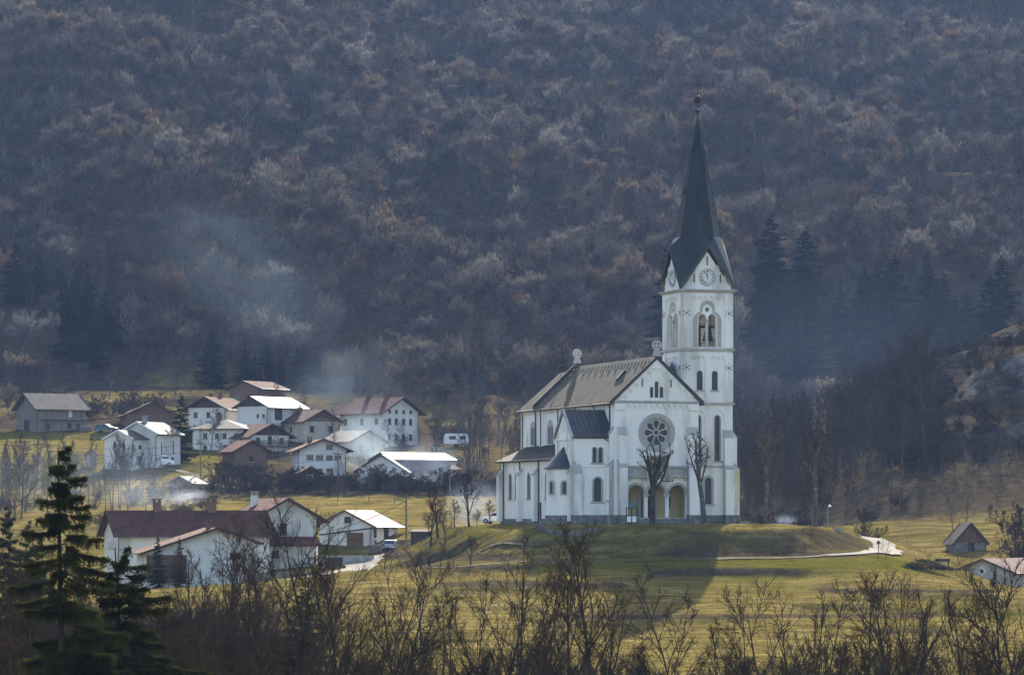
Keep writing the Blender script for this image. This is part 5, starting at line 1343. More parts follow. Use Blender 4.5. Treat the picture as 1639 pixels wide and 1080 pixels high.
block(r, 8.0, 6.0, 2.4, 4.9, 'house_white', 'roof_grey', [('f', 3.6, 0.7, 0.8, 0.9), ('f', 4.9, 0.7, 0.8, 0.9)], over=0.6, overf=0.4)
r = house('small reddish brick house with tiled roof below the hipped roof house', 402, 598, 26, base_y=748)
block(r, 5.8, 6.0, 2.9, 4.5, 'brick', 'roof_red', [('f', 2.9, 1.0, 0.7, 0.9)], over=0.7)
r = house('dark timber shed with a small white window at the edge of the bushes', 497, 575, 14, base_y=776, name='shed', cat='shed')
block(r, 3.4, 3.6, 2.0, 2.9, 'wood_dark', 'wood_dark', [('f', 1.6, 0.7, 0.9, 1.0)], over=0.5, frame='frame_white')
r = house('pale plastered house half hidden in chimney smoke', 588, 618, 40, base_y=752)
block(r, 7.6, 8.5, 5.0, 6.8, 'house_beige', 'roof_grey', [('f', 2.4, 3.4, 0.7, 0.9), ('f', 5.0, 3.4, 0.7, 0.9), ('f', 2.4, 1.0, 0.7, 0.9), ('f', 5.0, 1.0, 0.7, 0.9)], over=0.6)
r = house('low open woodshed with dark roof below the chalet', 640, 572, -6, base_y=788, name='woodshed', cat='shed')
block(r, 6.4, 4.0, 1.9, 2.7, 'wood_brown', 'wood_dark', [('f', 3.2, 0.0, 4.4, 1.6, 'opening', 'wood_dark')], over=0.5)
r = house('small board hut with bright pitched roof in the meadow', 288, 548, -28, base_y=795, name='hut', cat='hut')
block(r, 4.2, 4.0, 2.1, 3.1, 'wood_grey', 'roof_pale', [], over=0.25, overf=0.25, verge='wood_grey')
r = house('tiny grey garden shed beside the modern white house', 146, 592, 10, base_y=746, name='shed', cat='shed')
block(r, 1.6, 2.0, 2.0, 2.7, 'concrete', 'roof_pale', [], over=0.2, overf=0.2, verge='wood_grey')
for a_, b2_, d0, d1, lb in ((332,372,548,546,'post and rail fence at the edge of the pale field by the pole'),(122,168,598,600,'post and rail fence below the grey garden shed'),(700,775,622,600,'post and rail fence on the slope by the caravan'),(10,70,618,622,'post and rail fence on the green meadow below the timber barn'),(420,470,566,566,'post and rail fence before the hedge')):
    wood_fence(a_, b2_, d0, d1, lb)
def woodpile(px, D, label, rz=0.0, n=9):
    t_ = MB(); rg_ = random.Random(px)
    for k in range(5):
        for i in range(n): 
            x = (i - n/2)*0.26 + 0.13*(k % 2); t_.tube((x, -0.4 + rg_.uniform(-.05,.05), 0.12 + k*0.23), (x, 0.4, 0.12 + k*0.23), rg_.uniform(0.10, 0.13), n=7)
    o = t_.build('woodpile', M['wood_grey']); o.location = G(px, D); o.rotation_euler = (0, 0, rz); tag(o, label, 'woodpile')
woodpile(138, 648, 'stacked firewood beside the timber barn'); woodpile(470, 588, 'stacked firewood left of the wide-gabled house', 0.3); woodpile(690, 575, 'stacked firewood by the garage of the chalet', -0.2, 12); woodpile(605, 463, 'stacked firewood at the corner of the white barn', 0.2)
# right side of the valley
r = house('old stone and board field hut with steep dark roof', 1553, 456, 12, base_y=887, name='field_hut', cat='hut')
block(r, 4.3, 3.4, 1.6, 3.95, 'stone', 'frame_dark', [('f', 2.3, 0.0, 0.9, 1.5, 'door', 'wood_dark')], over=0.3, overf=0.35, gable='wood_brown', gable_z=1.55, verge='wood_dark')
r = house('beige house with red roof and a diamond-shaped gable window', 1574, 420, -32, base_y=940)
T = block(r, 7.4, 12.0, 1.9, 3.3, 'house_beige', 'roof_mauve', [], over=0.7, overf=0.4, verge='wood_brown')
fr = LF((-3.7, 0, 0), (1,0,0), (0,-1,0))
mb = MB(); mb.panel(fr, [(3.5, 1.35), (4.05, 1.95), (3.5, 2.55), (2.95, 1.95)], [[(3.5, 1.6), (3.82, 1.95), (3.5, 2.3), (3.18, 1.95)]], 0.1, 0.05); o = mb.build('window', M['frame_white'], r)
mb = MB(); mb.panel(fr, [(3.5, 1.6), (3.82, 1.95), (3.5, 2.3), (3.18, 1.95)], [], 0.03, 0.02); mb.build('pane', M['glass'], o)

# ---------------------------------------------------------------- small things round the church
def CW(u, v, z=0.0):
    return Vector((12.11 + u*math.cos(A) - v*math.sin(A), 420 + u*math.sin(A) + v*math.cos(A), z))
p = G(975, 412)
t = thing('lamp_post', 'grey lamp post with twin floodlights in front of the church chapel', 'lamp post', p)
mb = MB(); mb.tube((0,0,-0.3), (0,0,2.75), 0.05, 0.045, n=8); mb.build('pole', M['zinc'], t)
for sg in (-1, 1):
    mb = MB(); mb.box(sg*0.22 - 0.17, -0.1, 2.62, sg*0.22 + 0.17, 0.22, 2.86); l_ = mb.build('floodlight', M['zinc'], t)
    mb = MB(); mb.box(sg*0.22 - 0.14, 0.221, 2.65, sg*0.22 + 0.14, 0.235, 2.83); mb.build('lens', M['lamp_glass'], l_)
p = G(1325, 428)
t = thing('lamp_post', 'lamp post with pale curved head at the right end of the knoll', 'lamp post', p)
mb = MB(); mb.tube((0,0,-0.3), (0,0,2.5), 0.05, 0.04, n=8); mb.build('pole', M['zinc'], t)
mb = MB(); mb.tube((0,0,2.5), (0.22,0,2.72), 0.04); mb.ball((0.25, 0, 2.68), 0.2, 8, sz=0.7); mb.build('lamp_head', M['lamp_glass'], t)
t = thing('notice_board', 'dark framed notice board with white panels before the porch', 'notice board', G(1011, 411.5), R(6))
for x in (-0.62, 0, 0.62):
    mb = MB(); mb.box(x - 0.05, -0.05, -0.4, x + 0.05, 0.05, 1.95); mb.build('post', M['iron'], t)
for z in (0.15, 1.0, 1.88):
    mb = MB(); mb.box(-0.66, -0.04, z, 0.66, 0.04, z + 0.08); mb.build('rail', M['iron'], t)
for x in (-0.31, 0.31):
    mb = MB(); mb.box(x - 0.24, -0.02, 0.28, x + 0.24, 0.02, 0.95); mb.build('panel', M['lamp_glass'], t)
t = thing('display_case', 'blue-green display case on posts behind the notice board', 'display case', G(1013, 413.2, 0.0), R(6))
mb = MB(); mb.box(-0.55, -0.08, 1.9, 0.55, 0.08, 2.6); mb.build('case', mk('poster_teal', (0.05, 0.13, 0.13), (0.16, 0.24, 0.22), 4, 0.3), t)
for x in (-0.5, 0.5):
    mb = MB(); mb.box(x - 0.04, -0.04, -0.3, x + 0.04, 0.04, 1.9); mb.build('post', M['iron'], t)
def bench(label, loc, yaw, table=False):
    t = thing('bench' if not table else 'picnic_table', label, 'bench' if not table else 'picnic table', loc, R(yaw))
    if table:
        mb = MB(); mb.box(-0.95, -0.4, 0.7, 0.95, 0.4, 0.76); mb.build('tabletop', M['wood_dark'], t)
        for y in (-0.75, 0.75):
            mb = MB(); mb.box(-0.95, y - 0.14, 0.42, 0.95, y + 0.14, 0.47); mb.build('seat', M['wood_dark'], t)
        for x in (-0.7, 0.7):
            mb = MB(); mb.beam((x, -0.8, -0.1), (x, 0.3, 0.7), 0.08, 0.1); mb.beam((x, 0.8, -0.1), (x, -0.3, 0.7), 0.08, 0.1); mb.beam((x, -0.8, 0.38), (x, 0.8, 0.38), 0.06, 0.08); mb.build('leg', M['wood_dark'], t)
    else:
        mb = MB(); mb.box(-0.85, -0.25, 0.42, 0.85, 0.2, 0.48); mb.build('seat', M['wood_dark'], t)
        mb = MB(); mb.box(-0.85, 0.24, 0.58, 0.85, 0.29, 0.95); mb.build('backrest', M['wood_dark'], t)
        for x in (-0.7, 0.7):
            mb = MB(); mb.box(x - 0.05, -0.22, -0.3, x + 0.05, -0.14, 0.42); mb.box(x - 0.05, 0.18, -0.3, x + 0.05, 0.26, 0.9); mb.build('leg', M['wood_dark'], t)
    return t
bench('dark picnic table on the terrace right of the tower', G(1213, 432), 12, True)
bench('second dark picnic table, nearer the pollarded tree', G(1230, 434), 25, True)
bench('wooden bench alone beside the brush pile', G(1508, 405), -15)
t = thing('tree_stump', 'orange-brown cut stump on the terrace between pollarded trees', 'stump', G(1272, 434))
mb = MB(); mb.lathe([(0.34,-0.2),(0.3,0.1),(0.27,0.6),(0.001,0.62)], (0,0,0), 12); mb.build('stump', M['roof_red'], t)
t = thing('trail_sign', 'small brown trail sign on a post beside the bend', 'sign', G(1406, 402), R(10))
mb = MB(); mb.tube((0,0,-0.3), (0,0,1.6), 0.05, n=8); mb.build('post', M['wood_dark'], t)
mb = MB(); mb.box(-0.22, -0.06, 1.15, 0.22, -0.051, 1.5); mb.build('board', M['wood_brown'], t)
mb = MB(); mb.box(-0.4, -0.3, -0.4, 0.4, 0.3, 0.3); w_ = mb.build('stone_block', M['concrete']); w_.location = G(1340, 414); tag(w_, 'pale stone block on the right edge of the knoll', 'stone')
# low dry stone wall under the church terrace
pts = [G(858, 412), G(880, 408.5), G(915, 406.8), G(955, 406.6)]
mb = MB()
for a, b_ in zip(pts[:-1], pts[1:]):
    n = int((b_ - a).length/0.45)
    for i in range(n):
        q = a.lerp(b_, (i + 0.5)/n); q.z = H(q.x, q.y)
        for k in range(3):
            w1 = 0.24 + 0.03*math.sin(i*1.7 + k); mb.box(q.x - w1, q.y - 0.2 - 0.03*math.sin(i*3 + k*2), q.z - 0.5 + k*0.32, q.x + w1 - 0.02, q.y + 0.2, q.z - 0.2 + k*0.32)
w_ = mb.build('dry_stone_wall', M['stone']); tag(w_, 'low dark dry stone wall under the church terrace', 'wall')
# tiled wall cap right of the tower
t = thing('churchyard_wall', 'short wall with pale tiled cap against the right side of the tower', 'wall', CW(19.8, 8.4), A)
mb = MB(); mb.box(-1.3, -0.15, -0.6, 1.6, 0.15, 0.35); mb.build('wall', M['concrete'], t)
mb = MB(); mb.slab([(-1.35, -0.35, 0.9), (1.7, -0.35, 0.3), (1.7, 0.35, 0.3), (-1.35, 0.35, 0.9)], 0.08); mb.build('tiled_cap', M['roof_pale'], t)

# poles and cables
def pole(label, px, D, top, arm=None, mat='wood_grey'):
    p = G(px, D); h = PZ(top, D) - p.z
    t = thing('utility_pole', label, 'utility pole', p)
    mb = MB(); mb.tube((0,0,-0.5), (0,0,h), 0.14, 0.10, n=8); mb.build('pole', M[mat], t)
    mb = MB()
    if arm == 'lamp': mb.tube((0,0,h-0.5), (-0.9,0,h-0.35), 0.04); mb.box(-1.25, -0.12, h-0.42, -0.8, 0.12, h-0.28)
    else: mb.box(-0.8, -0.06, h-0.5, 0.8, 0.06, h-0.36)
    mb.build('lamp_arm' if arm == 'lamp' else 'crossarm', M['pipe'], t)
    return p + Vector((0,0,h - 0.25))
def cable(label, pts, sag=0.6, r=0.025):
    mb = MB()
    for a, b_ in zip(pts[:-1], pts[1:]):
        prev = a
        for i in range(1, 13):
            t_ = i/12; q = a.lerp(b_, t_) - Vector((0,0,sag*4*t_*(1 - t_))); mb.tube(prev, q, r, n=4, cap=False); prev = q
    o = mb.build('power_cable', M['pipe'], None, recalc=False); tag(o, label, 'cable'); return o
k1 = pole('wooden utility pole with a lamp arm at the foot of the orchard', 650, 442, 795, 'lamp')
k2 = pole('tall grey pole among the bushes left of the field', 321, 556, 706)
k3 = pole('pale thin pole rising in front of the wide-gabled white house', 541, 566, 722)
k4 = pole('blue-grey pole beside the smoke at the right end of the village', 720, 560, 752)
k5 = pole('thin dark pole on the left of the village meadow', 60, 575, 706)
cable('thick dark cable rising from the orchard pole to the church', [k1, CW(-4.2, 30.0, 6.6)], 0.8, 0.05)
cable('cable from the barn up to the orchard pole', [P(520, 851, 460), k1 + Vector((0,0,-0.2))], 0.5, 0.035)
cable('upper overhead line across the village front', [k5, k2, k3, k4], 1.0, 0.03)
cable('lower overhead line across the village front', [k5 + Vector((0,0,-1)), k2 + Vector((0,0,-1)), k3 + Vector((0,0,-1)), k4 + Vector((0,0,-1))], 1.2, 0.03)
cable('overhead line leaving the frame on the left', [P(-60, 712, 560), k5], 0.6, 0.03)
# ---------------------------------------------------------------- trees
def rot_to(d, ang, az):
    """direction d tilted by ang, turned by az about d"""
    a = d.orthogonal().normalized(); b_ = d.cross(a)
    return (d*math.cos(ang) + (a*math.cos(az) + b_*math.sin(az))*math.sin(ang)).normalized()
def limb(mb, p, d, ln, r0, r1, segs, n, wob_, up, rg, last_cap=False):
    """one bending tapered limb; returns its points"""
    pts = [(p.copy(), d.copy(), r0)]
    for i in range(segs):
        d = (d + Vector((rg.gauss(0, wob_), rg.gauss(0, wob_), rg.gauss(0, wob_) + up))).normalized()
        q = p + d*(ln/segs); r = r0 + (r1 - r0)*(i + 1)/segs
        mb.tube(p, q, pts[-1][2], r, n, False)
        p = q; pts.append((p.copy(), d.copy(), r))
    return pts
def along(pts, t):
    k = t*(len(pts) - 1); i = min(int(k), len(pts) - 2); f = k - i
    return pts[i][0].lerp(pts[i+1][0], f), pts[i][1], pts[i][2]*(1 - f) + pts[i+1][2]*f
def bare_tree(seed, h=10.0, r=0.16, stems=1, n1=9, n2=6, n3=6, n4=4, fork=0.35, ang1=(35, 60), l1=0.5, up=0.10, twig=0.011, lean=(0, 0), stem_spread=18, l3=0.40, fine=True):
    """a leafless tree: (trunk with limbs, crown of fine branches and twigs)"""
    rg = random.Random(seed); T_ = MB(); C_ = MB()
    for s in range(stems):
        hh = h*(1 if s == 0 else rg.uniform(0.7, 1.0))
        az = rg.uniform(0, 6.28); tl = R(rg.uniform(3, 7) if stems == 1 else rg.uniform(0.3, 1.0)*stem_spread)
        d = Vector((math.cos(az)*math.sin(tl) + lean[0], math.sin(az)*math.sin(tl) + lean[1], math.cos(tl))).normalized()
        p0 = Vector((0, 0, -0.3)) if stems == 1 else Vector((rg.uniform(-.35,.35), rg.uniform(-.35,.35), -0.3))
        main = limb(T_, p0, d, hh*0.97, r*(1 if stems == 1 else 0.6), r*0.12, 9, 6, 0.055, 0.03, rg)
        az0 = rg.uniform(0, 6.28)
        for i in range(n1):
            t = fork + (0.96 - fork)*(i + rg.uniform(-0.3, 0.3))/max(1, n1 - 1); t = min(max(t, fork*0.8), 0.97)
            p, dd, rr = along(main, t); az0 += 2.4 + rg.uniform(-0.5, 0.5)
            ln = hh*l1*(1.0 - 0.75*((t - fork)/(1 - fork)))*rg.uniform(0.75, 1.15)
            d1 = rot_to(dd, R(rg.uniform(*ang1)), az0)
            b1 = limb(T_, p, d1, ln, max(rr*0.6, 0.02), 0.012, 5, 5, 0.09, up, rg)
            for j in range(n2):
                t2 = 0.25 + 0.73*(j + rg.random()*0.6)/n2
                p2, d2, r2 = along(b1, min(t2, 0.98))
                l2 = ln*0.5*(1.15 - 0.6*t2)*rg.uniform(0.7, 1.2)
                dd2 = rot_to(d2, R(rg.uniform(25, 55)), rg.uniform(0, 6.28))
                b2 = limb(C_, p2, dd2, l2, max(r2*0.55, twig*1.6), twig, 3, 4 if fine else 3, 0.12, up, rg)
                for k in range(n3):
                    t3 = 0.2 + 0.8*(k + rg.random()*0.6)/n3
                    p3, d3, r3 = along(b2, min(t3, 1.0)); ln3 = max(0.25, l2*l3*rg.uniform(0.6, 1.3))
                    dd3 = rot_to(d3, R(rg.uniform(20, 55)), rg.uniform(0, 6.28)); dd3 = (dd3 + Vector((0, 0, up*1.2))).normalized()
                    b3 = limb(C_, p3, dd3, ln3, twig, twig*0.6, 2, 3, 0.15, up*0.5, rg)
                    for m_ in range(n4):
                        p4, d4, r4 = along(b3, rg.uniform(0.25, 1.0)); dd4 = rot_to(d4, R(rg.uniform(20, 60)), rg.uniform(0, 6.28))
                        q4 = p4 + dd4*ln3*rg.uniform(0.35, 0.75)
                        a = dd4.orthogonal().normalized()*twig*0.7; b_ = dd4.cross(a)
                        C_.add([p4 + a, p4 - a*0.5 + b_*0.87, p4 - a*0.5 - b_*0.87, q4], [(0,1,3),(1,2,3),(2,0,3)])
    return T_, C_
def tree_proto(name, label, cat, seed, bark='bark', twig_mat='twig_near', group=None, **kw):
    T_, C_ = bare_tree(seed, **kw)
    root = thing(name, label, cat, (0, 0, 0), 0, group)
    T_.build('trunk', M[bark], root, recalc=False); C_.build('crown', M[twig_mat], root, recalc=False)
    root['h'] = kw.get('h', 10.0)
    return root
PROTO_USED = set()
def plant(root, px, D, top=None, h=None, label=None, group=None, rz=None, sx=1.0, seed=None):
    """set a tree on the ground with its top at the height read off the photograph"""
    rg = random.Random(int(px*7 + D*13))
    p = G(px, D, -0.05)
    hh = (PZ(top, D) - p.z) if top is not None else h
    s = hh/root['h']
    rz = rg.uniform(0, 6.28) if rz is None else rz
    if root.name not in PROTO_USED:
        PROTO_USED.add(root.name)
        if root.name not in KIDS: KIDS[root.name] = [(c, list(c.children)) for c in root.children]
        root.location = p; root.rotation_euler = (0, 0, rz); root.scale = (s*sx, s*sx, s)
        if label: root['label'] = label
        if group: root['group'] = group
        o = root
    else:
        o = dup(root, p, rz, (s*sx, s*sx, s), label, group)
    return o
for k in ('near',): pass
# ---- spruces
def spruce(seed, h, rmax, droop=0.5, whorls=26, per=6, strands=True, dens=1.0, gaps=0.12, wid=1.0):
    rg = random.Random(seed); T_ = MB(); C_ = MB()
    limb(T_, Vector((0,0,-0.3)), Vector((0,0,1)), h + 0.3, 0.016*h, 0.02, 10, 8, 0.008, 0.02, rg)
    az = 0
    for w in range(whorls):
        f = w/(whorls - 1); z = h*(0.06 + 0.93*f**0.92)
        R_ = rmax*((1 - f)**0.78)*1.0 + 0.16
        k = max(3, int(per*(1 - 0.4*f)))
        for b in range(k):
            az += 2.4 + rg.uniform(-0.3, 0.3)
            if rg.random() < gaps: continue
            Rb = R_*rg.uniform(0.45, 1.25); zz = z + rg.uniform(-0.5, 0.5)*h/whorls
            d = Vector((math.cos(az), math.sin(az), 0)); sd = Vector((-math.sin(az), math.cos(az), 0))
            n = max(3, int(Rb/0.35)); pts = []
            for i in range(n + 1):
                t = i/n
                pts.append(Vector((0,0,zz)) + d*Rb*t + Vector((0,0, Rb*(0.22*t*(1 - f*0.2) if f > 0.8 else 0) - droop*Rb*(t**1.3)*(1 - 0.55*t)*(1 - 0.5*f) + rg.uniform(-0.03, 0.03))) + sd*rg.uniform(-0.06, 0.06)*Rb*t)
            for i in range(n):
                T_.tube(pts[i], pts[i+1], 0.035*(1 - i/n)*(1 - 0.5*f) + 0.008, 0.035*(1 - (i+1)/n)*(1 - 0.5*f) + 0.006, 4, False)
            m = int((14 + Rb*22)*dens)
            for q in range(m):
                t = 0.12 + 0.88*rg.random()**0.75
                i = min(int(t*n), n - 1); p = pts[i].lerp(pts[i+1], t*n - i)
                sg = rg.choice((-1, 1)); side = (sd*sg*rg.uniform(0.4, 1.0) + d*rg.uniform(0.2, 0.9)).normalized()
                ls = Rb*0.26*(1.15 - 0.7*t)*rg.uniform(0.5, 1.1) + 0.12
                e = p + side*ls + Vector((0,0,-ls*rg.uniform(0.1, 0.55)))
                spray(C_, p, e, (0.05 + 0.05*rg.random())*wid, rg)
                if strands and rg.random() < 0.65:              # hanging curtain twigs
                    hl = rg.uniform(0.18, 0.62)*(0.5 + 0.5*(1 - f)); b0 = p.lerp(e, rg.random())
                    spray(C_, b0, b0 + Vector((rg.uniform(-.08,.08), rg.uniform(-.08,.08), -hl)), 0.05, rg)
            spray(C_, pts[-2], pts[-1] + d*0.15 + Vector((0,0,0.05)), 0.07, rg)
    for i in range(10):
        p = Vector((0,0,h*(0.93 + 0.07*i/10))); a = rg.uniform(0, 6.28)
        spray(C_, p, p + Vector((math.cos(a)*0.2, math.sin(a)*0.2, 0.16)), 0.05, rg)
    return T_, C_
def spray(mb, p, e, w, rg):
    """a needled twig: narrow three-sided brush with ragged ends"""
    d = (e - p); L_ = d.length
    if L_ < 0.02: return
    d.normalize(); a = d.orthogonal().normalized(); b_ = d.cross(a); th = rg.uniform(0, 3.14)
    u = a*math.cos(th) + b_*math.sin(th); v = b_*math.cos(th) - a*math.sin(th)
    n = max(2, int(L_/0.11))
    vs = []; fs = []
    for i in range(n):
        c = p + d*L_*(i/n); c2 = p + d*L_*min(1.08, (i + 1.25)/n)
        for ax in (u, v, -u, -v):
            k = len(vs); o = ax*w*rg.uniform(0.7, 1.5)
            vs += [c, c + d*L_/n*0.35, c2 + o - d*L_/n*0.3]; fs.append((k, k+1, k+2))
    mb.add(vs, fs)
def spruce_proto(name, label, seed, mat='needle', cat='tree', group=None, **kw):
    T_, C_ = spruce(seed, **kw)
    root = thing(name, label, cat, (0,0,0), 0, group)
    T_.build('trunk', M['bark'], root, recalc=False); C_.build('crown', M[mat], root, recalc=False)
    root['h'] = kw['h']; return root
s1 = spruce_proto('spruce', 'tall dark spruce with a ragged top at the left edge of the picture', 11, h=16.0, rmax=3.4, whorls=42, per=8, dens=2.4, gaps=0.3, droop=0.55, wid=1.0)
plant(s1, 105, 122, top=716, rz=0.4)
s2 = spruce_proto('spruce', 'lower broad olive spruce just right of the tall ragged one', 12, h=12.5, rmax=5.2, whorls=34, per=8, dens=2.0, gaps=0.2, droop=0.6, wid=1.0)
plant(s2, 200, 128, top=876, rz=2.0)
s3 = spruce_proto('spruce', 'small dark spruce at the far left edge behind the brush', 13, mat='needle', h=9.0, rmax=2.0, whorls=24, per=8, dens=1.3, droop=0.4, strands=False, wid=1.6)
plant(s3, 12, 262, top=816, sx=0.9)
plant(s3, 46, 268, top=838, label='second small dark spruce, between the left edge and the tall spruce', sx=0.8)
plant(s3, 62, 282, top=862, label='third small spruce, close behind the trunk of the tall spruce')
plant(s3, 253, 398, top=858, label='dark narrow conifer before the left corner of the low-gabled cottage', sx=0.75)
plant(s3, 287, 396, top=862, label='dark narrow conifer before the brown boards of the cottage', sx=0.8)
plant(s3, 485, 250, top=945, label='dark evergreen bush half hidden by bare branches before the meadow', sx=1.5)
# village conifers
sv = spruce_proto('spruce', 'tall dark spruce standing among the village houses', 21, mat='needle_far', h=16.0, rmax=3.2, whorls=26, per=8, dens=1.3, strands=False, droop=0.25, gaps=0.05, wid=2.4)
plant(sv, 290, 600, top=630, sx=1.15)
plant(sv, 245, 535, top=756, label='bluish spruce in the smoke left of the small board hut', sx=1.35)
plant(sv, 1065, 745, top=400, label='dark fir on the mountain just left of the tower gable', sx=0.9)
CON = []
con = [(25,385,790),(62,408,792),(95,428,786),(122,430,780),(142,440,776),(168,462,770),(188,490,764),(112,465,758),(150,492,752)]
CON += con
for px, tp, D in con: plant(sv, px, D, top=tp, label='dark spruce in the stand on the far left of the mountainside', group='spruces in the stand on the left mountainside', sx=1.5)
con = [(338,528,742),(346,556,734),(392,556,740),(408,570,736),(426,548,742),(450,572,736),(476,556,740),(505,562,738),(520,590,734),(548,590,738),(572,598,734),(606,612,732)]
CON += con
for px, tp, D in con: plant(sv, px, D, top=tp, label='dark spruce in the row along the wood edge behind the village', group='spruces in the row behind the village', sx=1.5)
for px, tp, D, lb in ((725,572,740,'single dark spruce to the right of the large white house'), (770,606,735,'dark spruce nearest the left end of the church, behind it'), (745,640,728,'low dark spruce between the two spruces left of the church')):
    plant(sv, px, D, top=tp, label=lb, sx=1.2)
con = [(1235,345,800),(1222,420,770),(1290,365,802),(1280,450,768),(1345,455,775),(1385,458,778),(1432,408,776),(1440,480,752),(1483,415,776),(1498,450,764),(1512,440,780),(1545,462,776),(1575,488,776),(1600,490,780),(1365,500,756),(1260,500,752),(1420,520,748),(1535,510,750),(1470,500,750)]
rg = random.Random(77)
con += [(px, 470 - 0.02*(px - 1200) - 0.9*(D - 748) + rg.uniform(-25, 35), D) for px, D in [(rg.uniform(1205, 1610), rg.uniform(746, 800)) for _ in range(24)]]
CON += con
for px, tp, D in con: plant(sv, px, D, top=tp, label='tall blue-green conifer in the belt on the mountainside right of the tower', group='conifers right of the tower', sx=1.55)

# ---- pollarded trees by the church
def pollard(seed, h, r, heads, spread, fork):
    rg = random.Random(seed); T_ = MB(); C_ = MB()
    tr = limb(T_, Vector((0,0,-0.3)), Vector((0,0,1)), h*fork, r, r*0.72, 8, 9, 0.03, 0.02, rg)
    for k in range(heads):
        t = 0.72 + 0.28*k/max(1, heads - 1); p, d, rr = along(tr, min(t, 1.0)); az = k*2.4 + rg.uniform(-0.4, 0.4)
        d1 = rot_to(Vector((0,0,1)), R(rg.uniform(14, 48)*spread), az); ln = h*(1 - fork)*rg.uniform(0.75, 1.05)*(1.15 - 0.3*t)
        b1 = limb(T_, p, d1, ln, rr*0.5, rr*0.26, 5, 6, 0.09, 0.16, rg)
        for q in range(5):
            p2, d2, r2 = along(b1, 0.35 + 0.65*q/4); b2 = limb(T_, p2, rot_to(d2, R(rg.uniform(25, 60)), rg.uniform(0, 6.28)), ln*rg.uniform(0.15, 0.35), r2*0.7, 0.03, 3, 5, 0.15, 0.1, rg)
            C_.ball(b2[-1][0], 0.09, 5)
            for w in range(9):
                p3 = along(b2, rg.uniform(0.4, 1.0))[0]; e = p3 + rot_to(Vector((0,0,1)), R(rg.uniform(5, 75)), rg.uniform(0, 6.28))*rg.uniform(0.3, 0.9)
                C_.tube(p3, e, 0.014, 0.006, 3, False)
    return T_, C_
for i, (px, D, tp, r, heads, spread, fork, lb, mat, cm) in enumerate((
    (1044, 411.0, 690, 0.36, 9, 1.15, 0.52, 'dark pollarded tree standing before the porch and rose window', 'bark', 'twig_near'),
    (1127, 413.5, 682, 0.34, 8, 0.75, 0.50, 'pale mossy pollarded tree before the foot of the tower', 'bark_moss', 'twig_near'),
    (1225, 431, 668, 0.30, 12, 0.7, 0.62, 'tall slender pollarded tree with twiggy column to the right of the tower', 'bark_moss', 'twig_pale'),
    (1306, 433, 668, 0.30, 12, 0.62, 0.66, 'outermost pollarded tree beside the right lamp post', 'bark_moss', 'twig_near'))):
    p = G(px, D, -0.05); h = PZ(tp, D) - p.z
    T_, C_ = pollard(70 + i, h, r, heads, spread, fork)
    t = thing('pollarded_tree', lb, 'tree', p, 0.6*i)
    T_.build('trunk', M[mat], t, recalc=False, smooth=True); C_.build('crown', M[cm], t, recalc=False)

# ---- bare trees: kinds
b_big = tree_proto('bare_tree', 'wide-spreading bare tree whose limbs fan out before the lower farm', 'tree', 31, h=10.0, r=0.15, n1=13, n2=9, n3=6, n4=3, fork=0.16, ang1=(32, 62), l1=0.62, up=0.10, twig=0.009)
b_tall = tree_proto('bare_tree', 'upright bare tree with open crown under the church, its trunk dark', 'tree', 32, h=10.0, r=0.13, n1=15, n2=8, n3=6, n4=3, fork=0.22, ang1=(24, 46), l1=0.46, up=0.12, twig=0.009)
b_slim = tree_proto('bare_tree', 'slender single-stemmed bare tree in front of the meadow below the tower', 'tree', 33, h=10.0, r=0.075, n1=17, n2=5, n3=4, n4=2, fork=0.2, ang1=(28, 50), l1=0.30, up=0.10, twig=0.009)
b_multi = tree_proto('bare_tree', 'many-stemmed bare tree rising as a sheaf before the knoll', 'tree', 34, h=10.0, r=0.11, stems=7, n1=9, n2=5, n3=4, n4=3, fork=0.25, ang1=(16, 38), l1=0.30, up=0.14, twig=0.009, stem_spread=20)
b_bush = tree_proto('bare_bush', 'dense round bare bush', 'bush', 35, h=4.0, r=0.06, stems=8, n1=7, n2=5, n3=5, n4=4, fork=0.15, ang1=(20, 55), l1=0.42, up=0.06, twig=0.007, stem_spread=44)
b_bush2 = tree_proto('bare_bush', 'dense round bare bush', 'bush', 36, h=4.0, r=0.05, stems=12, n1=7, n2=5, n3=5, n4=3, fork=0.2, ang1=(15, 40), l1=0.36, up=0.12, twig=0.007, stem_spread=38)
GN = 'bare trees in the near brush'
plant(b_big, 508, 190, top=835)
plant(b_big, 425, 205, top=858, label='bare tree leaning left before the white gable of the cottage', rz=2.2, sx=0.9)
plant(b_big, 640, 198, top=905, label='low bare tree with drooping limbs on the meadow left of the sheaf', rz=4.0)
plant(b_tall, 973, 186, top=838)
plant(b_multi, 832, 200, top=842)
plant(b_slim, 1117, 182, top=882)
plant(b_slim, 1312, 186, top=905, label='slender bare sapling right of the shadow of the church', rz=1.1)
plant(b_slim, 600, 205, top=880, label='slender bare sapling before the gravel drive', rz=2.4)
plant(b_slim, 740, 205, top=900, label='slender bare sapling left of the many-stemmed sheaf', rz=3.3)
plant(b_multi, 1405, 178, top=902, label='many-stemmed bushy tree with dark ivy before the right meadow', sx=1.25, rz=1.0)
plant(b_tall, 1450, 184, top=918, label='bare tree reaching right beside the ivy-grown one', rz=1.9, sx=1.1)
plant(b_big, 1650, 168, top=925, label='bare tree leaning in from the right edge', rz=0.7)
plant(b_multi, 1290, 190, top=935, label='thin sheaf of stems left of the ivy-grown tree', rz=2.5, sx=0.9)
plant(b_multi, 700, 196, top=918, label='reddish sheaf of thin stems in the meadow', rz=0.2)
plant(b_tall, 330, 196, top=868, label='bare tree in front of the conifers at the cottage', rz=5.0)
plant(b_multi, 250, 170, top=930, label='twiggy sheaf at the right foot of the olive spruce', rz=3.0)
